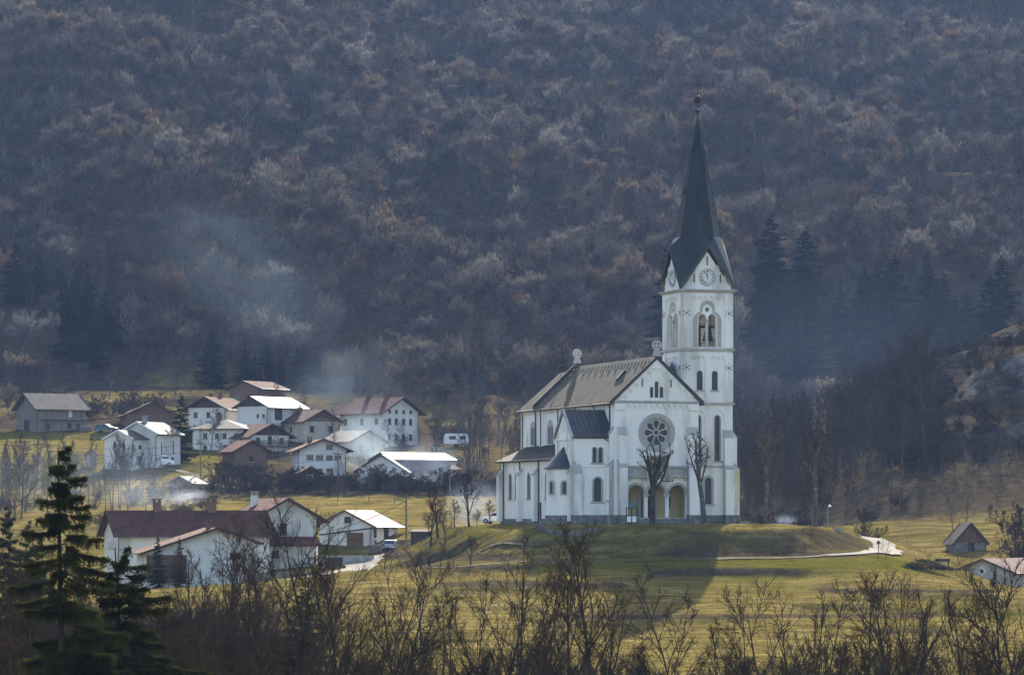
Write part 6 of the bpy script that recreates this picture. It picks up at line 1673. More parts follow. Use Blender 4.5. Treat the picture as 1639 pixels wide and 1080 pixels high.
plant(b_tall, 20, 150, top=885, label='reddish bare tree at the lower left corner', rz=3.6)
plant(b_multi, 75, 215, top=880, label='bare sheaf behind the trunk of the tall spruce', rz=1.6)
plant(b_multi, 1190, 192, top=960, label='low sheaf right of the slender single-stemmed tree', rz=4.4)
plant(b_tall, 1560, 182, top=945, label='small open bare tree near the right edge', rz=0.9)
for px, D, tp, lb, pr in ((560,178,890,'fine twiggy bare tree right of the wide-spreading one',b_tall),(905,176,905,'fine bare tree between the sheaf and the tall dark-trunked tree',b_tall),(1040,190,925,'thin leaning tree right of the tall dark-trunked tree',b_slim),(1235,176,955,'small fan-shaped bare tree in the shadow edge of the meadow',b_big),(790,176,930,'small fan-shaped bare tree at the foot of the sheaf',b_big),(1490,170,950,'small fan-shaped bare tree right of the ivy-grown one',b_big),(1605,176,930,'thin twiggy tree near the right edge, left of the leaning one',b_tall),(660,172,945,'fine bare tree in the middle of the lower meadow',b_tall)):
    plant(pr, px, D, top=tp, label=lb)
for px, D, tp, lb, pr in ((300,232,880,'bare tree crossing the brown boards of the cottage',b_tall),(362,228,872,'fine bare tree before the middle of the white cottage gable',b_multi),(392,236,885,'bare tree before the right corner of the cottage',b_tall),(455,232,880,'bare tree in front of the annex',b_multi),(535,240,885,'bare tree before the dark cellar opening',b_tall)):
    plant(pr, px, D, top=tp, label=lb)
# ivy on the sheaf
rg = random.Random(5); mb = MB(); pz = G(1405, 178)
for i in range(2600):
    t = rg.random(); q = Vector((rg.gauss(0, 0.32 + 0.25*t), rg.gauss(0, 0.35), 0.2 + t*4.6)); n = Vector((rg.gauss(0,1), rg.gauss(0,1), rg.gauss(0,1))).normalized(); a = n.orthogonal().normalized()*0.07; b_ = n.cross(a)
    mb.add([q - a, q - b_*0.6, q + a, q + b_*0.9], [(0,1,2,3)])
iv = mb.build('ivy', M['ivy'], None, recalc=False); iv.location = pz; tag(iv, 'dark green ivy climbing the bushy tree', 'ivy', None, 'stuff')
# brush along the foot of the picture
rg = random.Random(99)
GB = 'bare bushes of the near brush'
LB = 'brown bare bush in the thicket along the foot of the picture'
k = 0
for row, (D0, D1, n, t0, t1) in enumerate(((205, 222, 34, 965, 1025), (178, 200, 36, 980, 1045), (150, 172, 34, 1000, 1060), (128, 146, 26, 1025, 1068))):
    for i in range(n):
        px = -20 + 1680*(i + rg.uniform(0.1, 0.9))/n; D = rg.uniform(D0, D1)
        left = max(0.0, 1 - px/720.0)
        top = rg.uniform(t0, t1) - left*rg.uniform(20, 95)
        if px > 420 and (rg.random() < 0.62 or row == 3): continue
        if px > 420: top = max(top, 1005) + 22
        if 1020 < px < 1100 or 1180 < px < 1270: top += 22
        plant((b_bush, b_bush2)[k % 2], px, D, top=top, label=LB, group=GB, sx=rg.uniform(0.7, 1.15)); k += 1
for i in range(16):
    px = rg.uniform(-10, 700); D = rg.uniform(225, 330); plant((b_bush, b_bush2)[k % 2], px, D, h=rg.uniform(2.5, 4.5) if px < 400 else rg.uniform(1.2, 2.5), label='bare bush scattered on the slope between the thicket and the lower farm', group='bare bushes below the farm', sx=1.2); k += 1
# orchard left of the church, saplings on the bank
b_orch = tree_proto('orchard_tree', 'bare orchard tree', 'tree', 41, h=5.0, r=0.14, n1=10, n2=7, n3=6, n4=4, fork=0.28, ang1=(30, 58), l1=0.5, up=0.12, twig=0.011)
for px, D, tp, lb in ((702,436,778,'largest bare orchard tree with dense dark crown left of the church'), (688,431,808,'small bare orchard tree leaning beside the dense one'), (713,428,818,'slim orchard sapling under the dense orchard tree'), (752,446,760,'tall bare orchard tree with upswept dark crown nearest the church'), (728,452,800,'pale orchard tree between the two dark ones'), (785,450,800,'crooked little orchard tree by the white car'), (763,444,815,'thin orchard sapling at the foot of the upswept tree'),
                      (705,398,868,'stunted fruit tree on the lane below the orchard'), (754,397.5,858,'second stunted fruit tree on the lane, further right'), (616,408,872,'stunted fruit tree at the fork of the drive')):
    plant(b_orch, px, D, top=tp, label=lb)
for px, D, tp, lb in ((1262,400,845,'spindly sapling on the knoll bank below the terrace'), (1410,405,858,'thin sapling beside the trail sign'), (1285,398,865,'tiny sapling beside the lane'), (1378,440,832,'bare sapling behind the bend of the lane'), (1418,398,862,'forked sapling on the bend'), (1530,402,868,'bare bush above the bench'), (1490,400,880,'small bare bush behind the brush pile'), (1610,440,845,'brown bare tree before the field hut')):
    plant(b_slim, px, D, top=tp, label=lb, sx=1.4)
# brush pile
rg = random.Random(17); mb = MB()
for i in range(900):
    x = rg.gauss(0, 2.2); q = Vector((x, rg.gauss(0, 0.9), max(0, 1.15*math.exp(-(x/2.3)**2)*rg.random()))); a = rg.uniform(0, 6.28); ln = rg.uniform(0.3, 1.1)
    d = Vector((math.cos(a), math.sin(a), rg.gauss(0, 0.35))).normalized()*ln; mb.tube(q - d*0.5, q + d*0.5, rg.uniform(0.015, 0.05), 0.01, 4, False)
bp_ = mb.build('brush_pile', M['bark'], None, recalc=False); bp_.location = G(1478, 396); tag(bp_, 'heap of cut dark branches on the meadow edge', 'brush pile')

# ---- village and valley trees
b_v1 = tree_proto('garden_tree', 'bare tree', 'tree', 51, bark='bark_far', twig_mat='twig_pale', h=10.0, r=0.14, n1=12, n2=7, n3=5, n4=3, fork=0.22, ang1=(25, 52), l1=0.45, up=0.12, twig=0.016, fine=False)
b_v2 = tree_proto('slender_tree', 'bare tree', 'tree', 52, bark='bark_far', twig_mat='twig_pale', h=12.0, r=0.12, n1=15, n2=5, n3=5, n4=3, fork=0.3, ang1=(20, 42), l1=0.28, up=0.14, twig=0.016, fine=False)
b_v3 = tree_proto('bare_bush', 'bare bush', 'bush', 53, bark='bark_far', twig_mat='twig_wood', h=4.0, r=0.07, stems=7, n1=7, n2=5, n3=4, n4=3, fork=0.15, ang1=(20, 50), l1=0.42, up=0.1, twig=0.016, stem_spread=40, fine=False)
spots = [(180,512,690,b_v2),(192,516,700,b_v2),(205,514,712,b_v2),(228,518,720,b_v2),(100,540,690,b_v2),(82,545,680,b_v2),(30,550,690,b_v2),(55,540,700,b_v2),(12,530,715,b_v2),(68,532,720,b_v2),(120,545,735,b_v2),(40,520,740,b_v2),(90,522,742,b_v2),(150,530,740,b_v2)]
rg = random.Random(31)
spots += [(rg.uniform(-10, 235), rg.uniform(500, 560), rg.uniform(690, 770), b_v2 if rg.random() < 0.75 else b_v1) for _ in range(34)]
for px, D, tp, pr in spots: plant(pr, px, D, top=tp, label='tall thin bluish bare tree in the stand below the left meadow', group='thin bare trees below the left meadow')
for px, D, tp, lb in ((175,705,572,'spreading bare tree on the brown pasture above the village'), (282,706,552,'tall bare tree at the edge of the brown pasture'), (263,640,652,'bare tree in front of the brown brick barn'), (272,610,670,'dense bare tree left of the hipped roof house'), (352,600,700,'bare fruit tree before the hipped roof house'), (448,606,690,'dark bare tree before the balcony house'), (625,630,668,'round bare tree touching the front of the large white house'), (586,600,705,'pale bare tree in the chimney smoke'), (541,572,735,'bare tree before the wide-gabled house'), (706,640,680,'bare tree at the right corner of the large white house'), (590,545,748,'bare tree standing in the pale field, rounder one'), (540,545,755,'bare tree standing in the pale field, left one'), (632,540,758,'crooked bare tree in the pale field by the orchard pole'), (420,615,705,'thin bare tree between brick house and balcony house'), (655,585,745,'small bare tree beside the woodshed'),
                      (1088,520,760,'unused'),):
    if lb != 'unused': plant(b_v1, px, D, top=tp, label=lb)
rg = random.Random(4)
for i in range(46):
    px = 325 + 480*(i + rg.random())/46; D = rg.uniform(560, 574)
    plant(b_v3, px, D, h=rg.uniform(2.6, 5.2), label='dark bare bush in the hedge band between field and village', group='bushes in the hedge below the village', sx=1.2)
for i in range(26):
    px = rg.uniform(-10, 330); D = rg.uniform(485, 545); plant(b_v3, px, D, h=rg.uniform(1.5, 4), label='bare bush under the thin trees left of the board hut', group='bushes under the thin trees on the left', sx=1.2)
for i in range(18):
    px = rg.uniform(20, 270); D = rg.uniform(655, 700); plant(b_v3, px, D, h=rg.uniform(2.5, 6), label='bare bush on the slope above the timber barn', group='bushes above the timber barn', sx=1.2)
for i in range(38):
    px = rg.uniform(270, 800); D = rg.uniform(600, 715); plant(b_v1 if i % 2 else b_v2, px, D, h=rg.uniform(4, 9), label='grey bare tree standing between the village houses', group='bare trees among the village houses')
for i in range(30):
    px = rg.uniform(300, 780); D = rg.uniform(596, 668); plant(b_v3, px, D, h=rg.uniform(1.5, 4), label='bare garden bush among the village houses', group='garden bushes of the village', sx=1.1)
for i in range(24):
    px = rg.uniform(725, 850); D = rg.uniform(560, 680); plant(b_v2, px, D, h=rg.uniform(7, 12), label='bare tree on the slope between village and church', group='bare trees between village and church')
# ---- wood at the foot of the hill on the right
b_w = []
for s_, kw in ((61, dict(h=12.0, r=0.13, n1=13, n2=6, n3=5, n4=3, fork=0.3, ang1=(20, 45), l1=0.36, up=0.13)), (62, dict(h=12.0, r=0.15, n1=12, n2=7, n3=5, n4=3, fork=0.25, ang1=(25, 52), l1=0.42, up=0.12)), (63, dict(h=12.0, r=0.10, stems=4, n1=8, n2=5, n3=5, n4=3, fork=0.3, ang1=(18, 38), l1=0.3, up=0.14))):
    b_w.append(tree_proto('woodland_tree', 'bare tree', 'tree', s_, bark='bark_far', twig_mat='twig_wood', twig=0.018, fine=False, **kw))
b_hill = tree_proto('hill_shrub', 'low shrub', 'shrub', 66, bark='bark_far', twig_mat='twig_wood', h=4.0, r=0.06, stems=5, n1=7, n2=5, n3=4, n4=3, fork=0.15, ang1=(22, 52), l1=0.42, up=0.1, twig=0.018, stem_spread=36, fine=False)
rg = random.Random(8)
n = 0
while n < 225:
    px = rg.uniform(1165, 1500); D = rg.uniform(470, 632)
    lim = 1418 if D < 512 else 1500
    if px > lim - rg.uniform(0, 40): continue
    if D < 500 and rg.random() < 0.35: continue
    plant(b_w[n % 3], px, D, h=rg.uniform(7.5, 11.0), label='grey-brown bare tree in the wood at the foot of the rocky hill', group='bare trees of the wood right of the church', sx=rg.uniform(0.85, 1.25)); n += 1
for i in range(190):
    px = rg.uniform(1420, 1690); D = rg.uniform(517, 586); plant(b_hill if i % 9 else b_w[i % 3], px, D, h=rg.uniform(1.2, 3.0) if px > 1500 else rg.uniform(2.5, 5), label='low bare shrub or tree clinging to the rocky hill', group='low growth on the rocky hill', sx=1.3)
for i in range(20):
    px = 1425 + 230*(i + rg.random())/20; D = rg.uniform(512, 520); plant(b_w[i % 3], px, D, h=rg.uniform(2.5, 6), label='bare tree on the edge between rocky hill and field', group='trees along the upper field edge', sx=1.2)
for i in range(24):
    px = rg.uniform(1165, 1440); D = rg.uniform(462, 500); plant(b_v3, px, D, h=rg.uniform(1.5, 4), label='dark bare bush along the lower edge of the wood right of the church', group='bushes along the wood edge', sx=1.3)
for i in range(26):
    px = rg.uniform(820, 1180); D = rg.uniform(520, 690); plant(b_w[i % 3], px, D, h=rg.uniform(8, 12), label='bare tree in the wood directly behind the church', group='bare trees behind the church')
for px, D, tp, lb in ((1595,505,722,'lone bare tree high on the brown field'), (1525,468,795,'fan-shaped bare bush left of the field hut'), (1545,474,782,'bare tree behind the field hut'), (1620,462,790,'dark bush right of the field hut'), (1632,440,812,'twiggy bush at the right edge below the field')):
    plant(b_v1 if D > 464 else b_v3, px, D, top=tp, label=lb)

# ---- mountainside: the nearest trees one by one, the rest one forest
far_mesh = []
def far_proto(seed, dry=0.0, **kw):
    T_, C_ = bare_tree(seed, fine=False, twig=0.05, **kw)
    mb = MB(); mb.add(T_.v, T_.f, 0); mb.add(C_.v, C_.f, 1)
    rg = random.Random(seed)
    for i in range(int(dry)):
        q = Vector(C_.v[rg.randrange(len(C_.v))]); n_ = Vector((rg.gauss(0,1), rg.gauss(0,1), rg.gauss(0,1))).normalized(); a = n_.orthogonal().normalized()*0.13; b_ = n_.cross(a)
        mb.add([q - a, q - b_*0.6, q + a, q + b_*0.8], [(0,1,2,3)], 2)
    me_ = bpy.data.meshes.new('mountain_tree'); me_.from_pydata(mb.v, [], mb.f)
    for m_ in ('bark_far', 'twig_far', 'leaf_dry'): me_.materials.append(M[m_])
    me_.polygons.foreach_set('material_index', mb.m); me_.update()
    return me_
def dome_mesh(seed, h, rad, nl=70, ntw=12, dry=0, base=0.35, lump=5, flat=1.0):
    rg = random.Random(seed); mb = MB()
    limb_pts = limb(mb, Vector((0,0,-0.3)), Vector((rg.gauss(0,.05), rg.gauss(0,.05), 1)).normalized(), h*0.72, 0.17, 0.06, 6, 5, 0.05, 0.02, rg)
    lumps = []
    for i in range(lump):
        a = i*2.4 + rg.uniform(-.4,.4); q = rad*0.55*math.sqrt((i + 0.3)/lump)
        lumps.append((Vector((q*math.cos(a), q*math.sin(a), h*(0.66 + rg.uniform(-0.10, 0.08) - 0.10*(q/rad)))), rad*rg.uniform(0.42, 0.62)))
    for i in range(nl):
        c, r_ = lumps[i % lump]
        z = 1 - 1.35*((i//lump) + 0.5)/(nl/lump); a = i*2.4 + rg.uniform(-.3, .3); q = math.sqrt(max(0, 1 - z*z))
        d = Vector((q*math.cos(a), q*math.sin(a), z)); tipp = c + Vector((d.x*r_, d.y*r_, d.z*r_*flat*1.15))
        t0 = rg.uniform(base, 0.9); p0 = along(limb_pts, t0)[0]
        mid = p0.lerp(tipp, 0.5) + Vector((0, 0, -0.06*(tipp - p0).length))
        mb.tube(p0, mid, 0.06, 0.04, 4, False, 0); mb.tube(mid, tipp, 0.04, 0.02, 3, False, 1)
        dl = (tipp - mid).normalized()
        for k in range(ntw):
            s0 = mid.lerp(tipp, rg.uniform(0.25, 1.0)); e = (dl*0.7 + d*0.5 + Vector((rg.gauss(0,.42), rg.gauss(0,.42), rg.gauss(0,.35) + 0.35))).normalized()
            ln = rg.uniform(0.5, 1.5)*rad/3.6; w_ = rg.uniform(0.02, 0.058); q4 = s0 + e*ln; aa = e.orthogonal().normalized()*w_; bb = e.cross(aa)
            mb.add([s0 + aa, s0 - aa*0.5 + bb*0.87, s0 - aa*0.5 - bb*0.87, q4], [(0,1,3),(1,2,3),(2,0,3)], 1)
            for u in range(2):
                s1 = s0.lerp(q4, rg.uniform(0.3, 0.9)); e1 = (e + Vector((rg.gauss(0,.5), rg.gauss(0,.5), rg.gauss(0,.4)))).normalized(); q5 = s1 + e1*ln*rg.uniform(0.3, 0.6); a2 = e1.orthogonal().normalized()*w_*0.7
                mb.add([s1 + a2, s1 - a2, q5], [(0,1,2)], 1)
            if dry and rg.random() < dry:
                n_ = Vector((rg.gauss(0,1), rg.gauss(0,1), rg.gauss(0,1))).normalized(); a2 = n_.orthogonal().normalized()*0.13; b2 = n_.cross(a2)
                mb.add([q4 - a2, q4 - b2*0.6, q4 + a2, q4 + b2*0.8], [(0,1,2,3)], 2)
    me_ = bpy.data.meshes.new('mountain_tree'); me_.from_pydata(mb.v, [], mb.f)
    for m_ in ('bark_far', 'twig_far', 'leaf_dry'): me_.materials.append(M[m_])
    me_.polygons.foreach_set('material_index', mb.m); me_.update()
    return me_
far_mesh.append(dome_mesh(91, 10.5, 4.0, 70, 12))
far_mesh.append(dome_mesh(92, 12.0, 3.4, 60, 12, flat=1.35, lump=4))
far_mesh.append(dome_mesh(93, 8.0, 3.6, 60, 12, base=0.15, lump=6, flat=0.9))
far_mesh.append(dome_mesh(94, 8.0, 3.3, 55, 11, dry=0.8, base=0.2))
far_mesh.append(dome_mesh(95, 5.0, 3.0, 50, 12, base=0.05, lump=6))
far_mesh.append(far_proto(81, h=11.0, r=0.15, n1=13, n2=6, n3=5, n4=3, fork=0.25, ang1=(28, 58), l1=0.46, up=0.10))
far_mesh.append(far_proto(82, h=12.0, r=0.14, n1=14, n2=6, n3=5, n4=3, fork=0.3, ang1=(22, 48), l1=0.38, up=0.13))
far_mesh.append(far_proto(83, h=9.0, r=0.12, stems=3, n1=9, n2=5, n3=5, n4=3, fork=0.2, ang1=(24, 50), l1=0.42, up=0.10))
rg = random.Random(21)
cand = []
sp_ = 5.2
yy = 668.0
while yy < 1330:
    half = 819.5/F*yy + 45
    xx = -half
    while xx < half:
        cand.append((xx + rg.uniform(-2.4, 2.4), yy + rg.uniform(-2.4, 2.4))); xx += sp_
    yy += sp_ + max(0, yy - 716)*0.004
ca_ = np.array(cand); zc_ = ground_h(ca_[:, 0], ca_[:, 1])
near = []; far = []
for (x, y), z in zip(cand, zc_):
    px = 819.5 + x/y*F; py = YH - (z - ZC)/y*F
    if y < 745 and math.hypot((px - 320)/130, (py - 612)/45) < 1.0 and rg.random() < 0.9: continue
    if y < 735 and (px < 850) and (float(wob(np.array(x), np.array(y), 0.06, 21.0)) < 0.35 - 0.9*max(0.0, (y - 690)/45) or rg.random() < 0.25): continue
    if y < 700 and 280 < px < 720: continue
    if y < 716 and px >= 850: continue
    if any(abs(px - q[0]) < 30 and q[2] - 48 < y < q[2] + 5 for q in CON) and rg.random() < 0.88: continue
    a_, b2_, c2_ = (float(wob(np.array(x), np.array(y), q_, w_)) for q_, w_ in ((0.07, 11.0), (0.05, 4.0), (0.09, 15.0)))
    if c2_ > 0.62 and rg.random() < 0.55: continue
    k = rg.choices(range(8), (30*(1.0 - 0.6*a_), 26*(1.0 + 0.7*b2_), 22, 15*max(0.05, 1.0 + 1.6*a_), 14*(1 - 0.6*b2_), 5, 9, 4))[0]; s = rg.uniform(0.5, 1.15)*(1 + 0.15*b2_)*(0.55 if y < 715 else 1.0); rz = rg.uniform(0, 6.28)
    (near if y < 758 else far).append((x, y, z, k, s, rz))
inframe = [q for q in near if -15 < 819.5 + q[0]/q[1]*F < 1655]
rest = [q for q in near if not (-15 < 819.5 + q[0]/q[1]*F < 1655)]
inframe.sort(key=lambda q: q[1]); far += inframe[290:] + rest; inframe = inframe[:290]
names = ['broad domed bare tree low on the wooded mountainside', 'tall narrow-domed bare tree low on the wooded mountainside', 'low wide bare tree low on the wooded mountainside', 'bare tree with rusty dry leaves low on the wooded mountainside', 'bare thicket bush low on the wooded mountainside',
         'open limbed bare tree low on the wooded mountainside', 'upright grey bare tree low on the wooded mountainside', 'many-stemmed bare tree low on the wooded mountainside']
for x, y, z, k, s, rz in inframe:
    o = bpy.data.objects.new('mountain_tree', far_mesh[k]); COL.objects.link(o)
    o.location = (x, y, z - 0.1); o.rotation_euler = (0, 0, rz); o.scale = (s*1.05, s*1.05, s)
    tag(o, names[k], 'tree', 'trees low on the mountainside: ' + names[k].split(' low')[0])
# the forest: points with instances of the same trees
pc = bpy.data.collections.new('forest_kinds')
for i, me_ in enumerate(far_mesh):
    o = bpy.data.objects.new('forest_kind_%d' % i, me_); pc.objects.link(o)
fm = bpy.data.meshes.new('mountain_forest'); fm.from_pydata([(q[0], q[1], q[2] - 0.1) for q in far], [], [])
a = fm.attributes.new('kind_index', 'INT', 'POINT'); a.data.foreach_set('value', [q[3] for q in far])
a = fm.attributes.new('size', 'FLOAT', 'POINT'); a.data.foreach_set('value', [q[4] for q in far])
a = fm.attributes.new('turn', 'FLOAT_VECTOR', 'POINT'); a.data.foreach_set('vector', [c for q in far for c in (0.0, 0.0, q[5])])
fo = bpy.data.objects.new('mountain_forest', fm); COL.objects.link(fo); tag(fo, 'bare beech forest covering the whole mountainside', 'forest', None, 'stuff')
ng = bpy.data.node_groups.new('forest', 'GeometryNodeTree')
ng.interface.new_socket('Geometry', in_out='INPUT', socket_type='NodeSocketGeometry'); ng.interface.new_socket('Geometry', in_out='OUTPUT', socket_type='NodeSocketGeometry')
gi = ng.nodes.new('NodeGroupInput'); go = ng.nodes.new('NodeGroupOutput')
ip = ng.nodes.new('GeometryNodeInstanceOnPoints'); ci = ng.nodes.new('GeometryNodeCollectionInfo'); ci.inputs[0].default_value = pc; ci.inputs[1].default_value = True; ci.inputs[2].default_value = True
def named(nm, ty):
    n_ = ng.nodes.new('GeometryNodeInputNamedAttribute'); n_.data_type = ty; n_.inputs[0].default_value = nm; return n_.outputs[0]
ng.links.new(gi.outputs[0], ip.inputs['Points']); ng.links.new(ci.outputs[0], ip.inputs['Instance'])
ip.inputs['Pick Instance'].default_value = True
ng.links.new(named('kind_index', 'INT'), ip.inputs['Instance Index']); ng.links.new(named('turn', 'FLOAT_VECTOR'), ip.inputs['Rotation']); ng.links.new(named('size', 'FLOAT'), ip.inputs['Scale'])
ng.links.new(ip.outputs[0], go.inputs[0])
md = fo.modifiers.new('forest', 'NODES'); md.node_group = ng
# dry grass tufts on the meadow and the banks
rg = np.random.default_rng(3)
nT = 90000
D_ = 262 + (560 - 262)*rg.random(nT)**0.9; px_ = rg.uniform(-30, 1670, nT)
x_ = (px_ - 819.5)/F*D_; h_ = ground_h(x_, D_)
dk, ik = seg_dist(x_, D_, PLATEAU)
pt_ = wob(x_, D_, 0.25, 2.0) + 0.6*wob(x_, D_, 0.06, 7.0)
ok = (~ik | (dk < 1.5)) & ((D_ < 470) | (px_ > 1430) | ((px_ > 300) & (px_ < 810))) & (pt_ > -0.35) & ~((px_ < 640) & (D_ > 398) & (px_ > 380)) & ~((px_ > 150) & (px_ < 420) & (D_ > 398))
lane = np.abs(D_ - 397) < 1.6
ok &= ~(lane & (px_ > 600)); ok &= ~((px_ > 1330) & (px_ < 1440) & (D_ > 395) & (D_ < 455))
x_, y_, h_ = x_[ok], D_[ok], h_[ok]; n_ = len(x_)
hh = (0.07 + 0.16*rg.random(n_)**2)*(1 + 0.9*(dk[ok] < 8))
vs = []
for b_ in range(4):
    a_ = rg.uniform(0, 6.28, n_); w_ = 0.025 + 0.03*rg.random(n_); ox = rg.normal(0, 0.16, n_); oy = rg.normal(0, 0.16, n_); lx = rg.normal(0, 0.10, n_); ly = rg.normal(0, 0.10, n_)
    vs.append(np.stack([np.stack([x_ + ox - np.cos(a_)*w_, y_ + oy - np.sin(a_)*w_, h_ - 0.03], 1), np.stack([x_ + ox + np.cos(a_)*w_, y_ + oy + np.sin(a_)*w_, h_ - 0.03], 1), np.stack([x_ + ox + lx, y_ + oy + ly, h_ + hh*rg.uniform(0.5, 1.0, n_)], 1)], 1))
vs = np.concatenate(vs).reshape(-1, 3)
gm = bpy.data.meshes.new('dry_grass'); nf = len(vs)//3
gm.vertices.add(len(vs)); gm.vertices.foreach_set('co', vs.ravel()); gm.loops.add(len(vs)); gm.loops.foreach_set('vertex_index', np.arange(len(vs)))
gm.polygons.add(nf); gm.polygons.foreach_set('loop_start', np.arange(0, len(vs), 3)); gm.polygons.foreach_set('loop_total', np.full(nf, 3)); gm.update(calc_edges=True)
gm.materials.append(M['straw'])
go_ = bpy.data.objects.new('dry_grass', gm); COL.objects.link(go_); tag(go_, 'dry straw coloured grass tufts on the meadow and banks', 'grass', None, 'stuff')
# dead weeds on banks and along the lane
rg = np.random.default_rng(9)
nW = 26000
D_ = 262 + (460 - 262)*rg.random(nW)**0.7; px_ = rg.uniform(-30, 1670, nW); x_ = (px_ - 819.5)/F*D_; h_ = ground_h(x_, D_)
dk, ik = seg_dist(x_, D_, PLATEAU)
cl = wob(x_, D_, 0.4, 31.0) + 0.8*wob(x_, D_, 0.13, 33.0)
bankw = (~ik & (dk > 1.0) & (dk < 8) & (px_ > 840))
ok = ~ik & ((cl > 0.75) | (bankw & (cl > 0.1))) & (px_ > 560) & ~((np.abs(D_ - 397) < 1.4)) & ~((px_ > 1325) & (px_ < 1440) & (D_ > 395) & (D_ < 455))
x_, y_, h_ = x_[ok], D_[ok], h_[ok]; n_ = len(x_); hh = 0.25 + 0.45*rg.random(n_)
vs = []
for b_ in range(5):
    a_ = rg.uniform(0, 6.28, n_); w_ = 0.012 + 0.022*rg.random(n_); ox = rg.normal(0, 0.14, n_); oy = rg.normal(0, 0.14, n_); lx = rg.normal(0, 0.16, n_); ly = rg.normal(0, 0.16, n_)
    vs.append(np.stack([np.stack([x_ + ox - np.cos(a_)*w_, y_ + oy - np.sin(a_)*w_, h_ - 0.03], 1), np.stack([x_ + ox + np.cos(a_)*w_, y_ + oy + np.sin(a_)*w_, h_ - 0.03], 1), np.stack([x_ + ox + lx, y_ + oy + ly, h_ + hh*rg.uniform(0.5, 1.0, n_)], 1)], 1))
vs = np.concatenate(vs).reshape(-1, 3)
gm = bpy.data.meshes.new('dead_weeds'); nf = len(vs)//3
gm.vertices.add(len(vs)); gm.vertices.foreach_set('co', vs.ravel()); gm.loops.add(len(vs)); gm.loops.foreach_set('vertex_index', np.arange(len(vs)))
gm.polygons.add(nf); gm.polygons.foreach_set('loop_start', np.arange(0, len(vs), 3)); gm.polygons.foreach_set('loop_total', np.full(nf, 3)); gm.update(calc_edges=True)
gm.materials.append(M['twig_near'])
go_ = bpy.data.objects.new('dead_weeds', gm); COL.objects.link(go_); tag(go_, 'brown dead weeds on the banks and rough strips of the meadow', 'weeds', None, 'stuff')
print('near trees', len(inframe), 'forest', len(far))
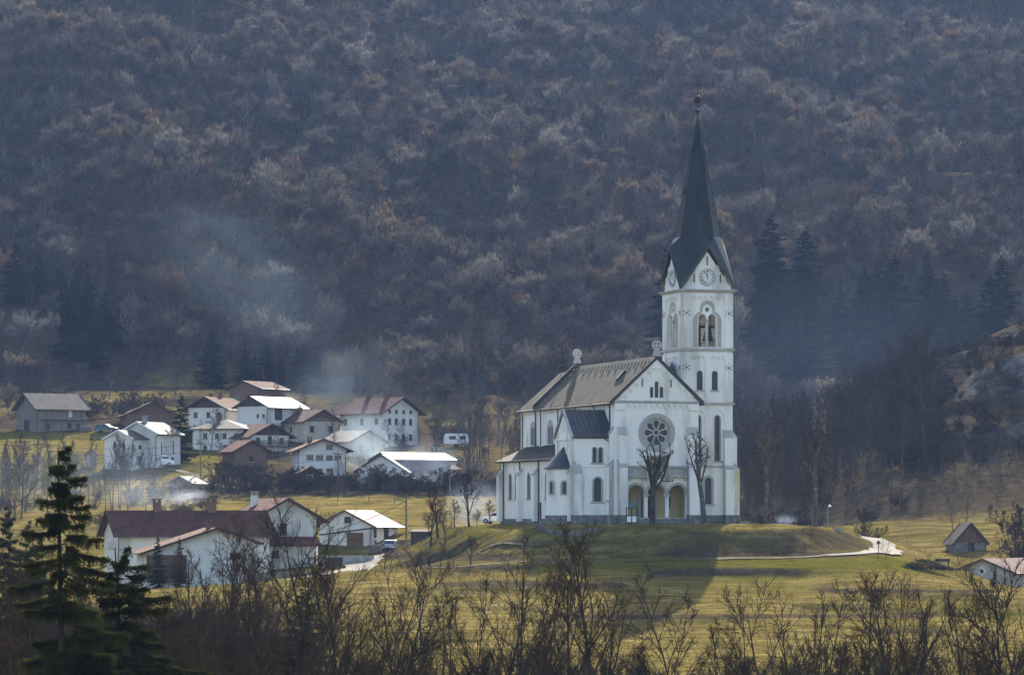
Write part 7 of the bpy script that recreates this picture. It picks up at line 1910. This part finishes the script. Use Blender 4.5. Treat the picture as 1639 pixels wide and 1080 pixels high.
# ---------------------------------------------------------------- haze and smoke
mb = MB(); mb.box(-1560, -360, -40, 1560, 1680, 360)
m = bpy.data.materials.new('valley_haze'); m.use_nodes = True
N, L = m.node_tree.nodes, m.node_tree.links
N.remove(N['Principled BSDF'])
pv = N.new('ShaderNodeVolumePrincipled'); pv.inputs['Density'].default_value = 0.000045
pv.inputs['Color'].default_value = (0.34, 0.52, 1.0, 1); pv.inputs['Anisotropy'].default_value = 0.15
L.new(pv.outputs[0], N['Material Output'].inputs['Volume'])
hz = mb.build('haze', m); tag(hz, 'thin blue valley haze', None, None, 'stuff')
def smoke(label, px, py, D, rx, ry, rz, dens, col=(0.80, 0.88, 1.0), tilt=0.0, ns=1.6, seed=0.0, lo=0.38):
    mb = MB(); mb.ball((0,0,0), 1.0, 14)
    m = bpy.data.materials.new('smoke'); m.use_nodes = True
    N, L = m.node_tree.nodes, m.node_tree.links
    N.remove(N['Principled BSDF'])
    pv = N.new('ShaderNodeVolumePrincipled'); pv.inputs['Color'].default_value = (*col, 1); pv.inputs['Anisotropy'].default_value = 0.3
    tc = N.new('ShaderNodeTexCoord')
    ln = N.new('ShaderNodeVectorMath'); ln.operation = 'LENGTH'; L.new(tc.outputs['Object'], ln.inputs[0])
    fr = N.new('ShaderNodeMapRange'); fr.interpolation_type = 'SMOOTHSTEP'; fr.inputs[1].default_value = 0.98; fr.inputs[2].default_value = 0.1; fr.inputs[3].default_value = 0; fr.inputs[4].default_value = 1
    L.new(ln.outputs['Value'], fr.inputs[0])
    mp = N.new('ShaderNodeMapping'); mp.inputs['Location'].default_value = (seed, seed*1.7, seed*0.3); L.new(tc.outputs['Object'], mp.inputs[0])
    nz = N.new('ShaderNodeTexNoise'); nz.inputs['Scale'].default_value = ns; nz.inputs['Detail'].default_value = 4; nz.inputs['Distortion'].default_value = 0.8; L.new(mp.outputs[0], nz.inputs[0])
    nr_ = N.new('ShaderNodeMapRange'); nr_.inputs[1].default_value = lo; nr_.inputs[2].default_value = 0.75; L.new(nz.outputs[0], nr_.inputs[0])
    mu = N.new('ShaderNodeMath'); mu.operation = 'MULTIPLY'; L.new(fr.outputs[0], mu.inputs[0]); L.new(nr_.outputs[0], mu.inputs[1])
    m2 = N.new('ShaderNodeMath'); m2.operation = 'MULTIPLY'; m2.inputs[1].default_value = dens; L.new(mu.outputs[0], m2.inputs[0]); L.new(m2.outputs[0], pv.inputs['Density'])
    L.new(pv.outputs[0], N['Material Output'].inputs['Volume'])
    o = mb.build('chimney_smoke', m); o.location = P(px, py, D); o.scale = (rx, ry, rz); o.rotation_euler = (0, tilt, 0)
    tag(o, label, 'smoke', None, 'stuff')
smoke('white smoke drifting left from the farmhouse chimney', 300, 795, 440, 3.6, 1.6, 1.3, 0.32, ns=2.0, seed=1.0, tilt=R(-4))
smoke('bluish smoke spreading behind the farmhouse roof', 240, 790, 446, 8.0, 4.0, 3.0, 0.05, ns=1.8, seed=2.0, lo=0.3)
smoke('pale smoke veil rising between the village houses', 590, 725, 596, 7.0, 6.0, 10.0, 0.06, (0.68, 0.84, 1.0), ns=1.6, seed=3.0, tilt=R(-8), lo=0.3)
smoke('broad smoke drifting up in front of the mountain', 545, 640, 672, 17.0, 8.0, 13.0, 0.014, (0.60, 0.78, 1.0), ns=1.5, seed=4.0, tilt=R(-28), lo=0.36)
smoke('faint upper trail of the village smoke', 400, 450, 705, 30.0, 10.0, 16.0, 0.006, (0.55, 0.75, 1.0), ns=1.5, seed=5.0, tilt=R(35), lo=0.36)
smoke('blue smoke hanging behind the orchard', 760, 808, 470, 5.5, 4.0, 4.0, 0.08, (0.55, 0.72, 1.0), ns=1.4, seed=6.0, lo=0.3)
smoke('thin blue smoke over the chalet', 680, 745, 575, 8.0, 4.0, 5.5, 0.05, (0.55, 0.72, 1.0), ns=1.4, seed=7.0, lo=0.3)
smoke('thin blue smoke among the slender trees on the left', 120, 770, 505, 24.0, 8.0, 6.5, 0.009, (0.5, 0.68, 1.0), ns=1.2, seed=8.0, lo=0.25)
smoke('very faint blue mist between the hill and the mountain on the right', 1330, 560, 700, 60.0, 24.0, 22.0, 0.0009, (0.45, 0.65, 1.0), ns=0.6, seed=9.0, lo=0.0)
smoke('wisp of blue smoke beside the pollarded trees', 1255, 832, 440, 2.2, 1.0, 0.9, 0.25, (0.55, 0.72, 1.0), ns=1.4, seed=10.0, lo=0.3)
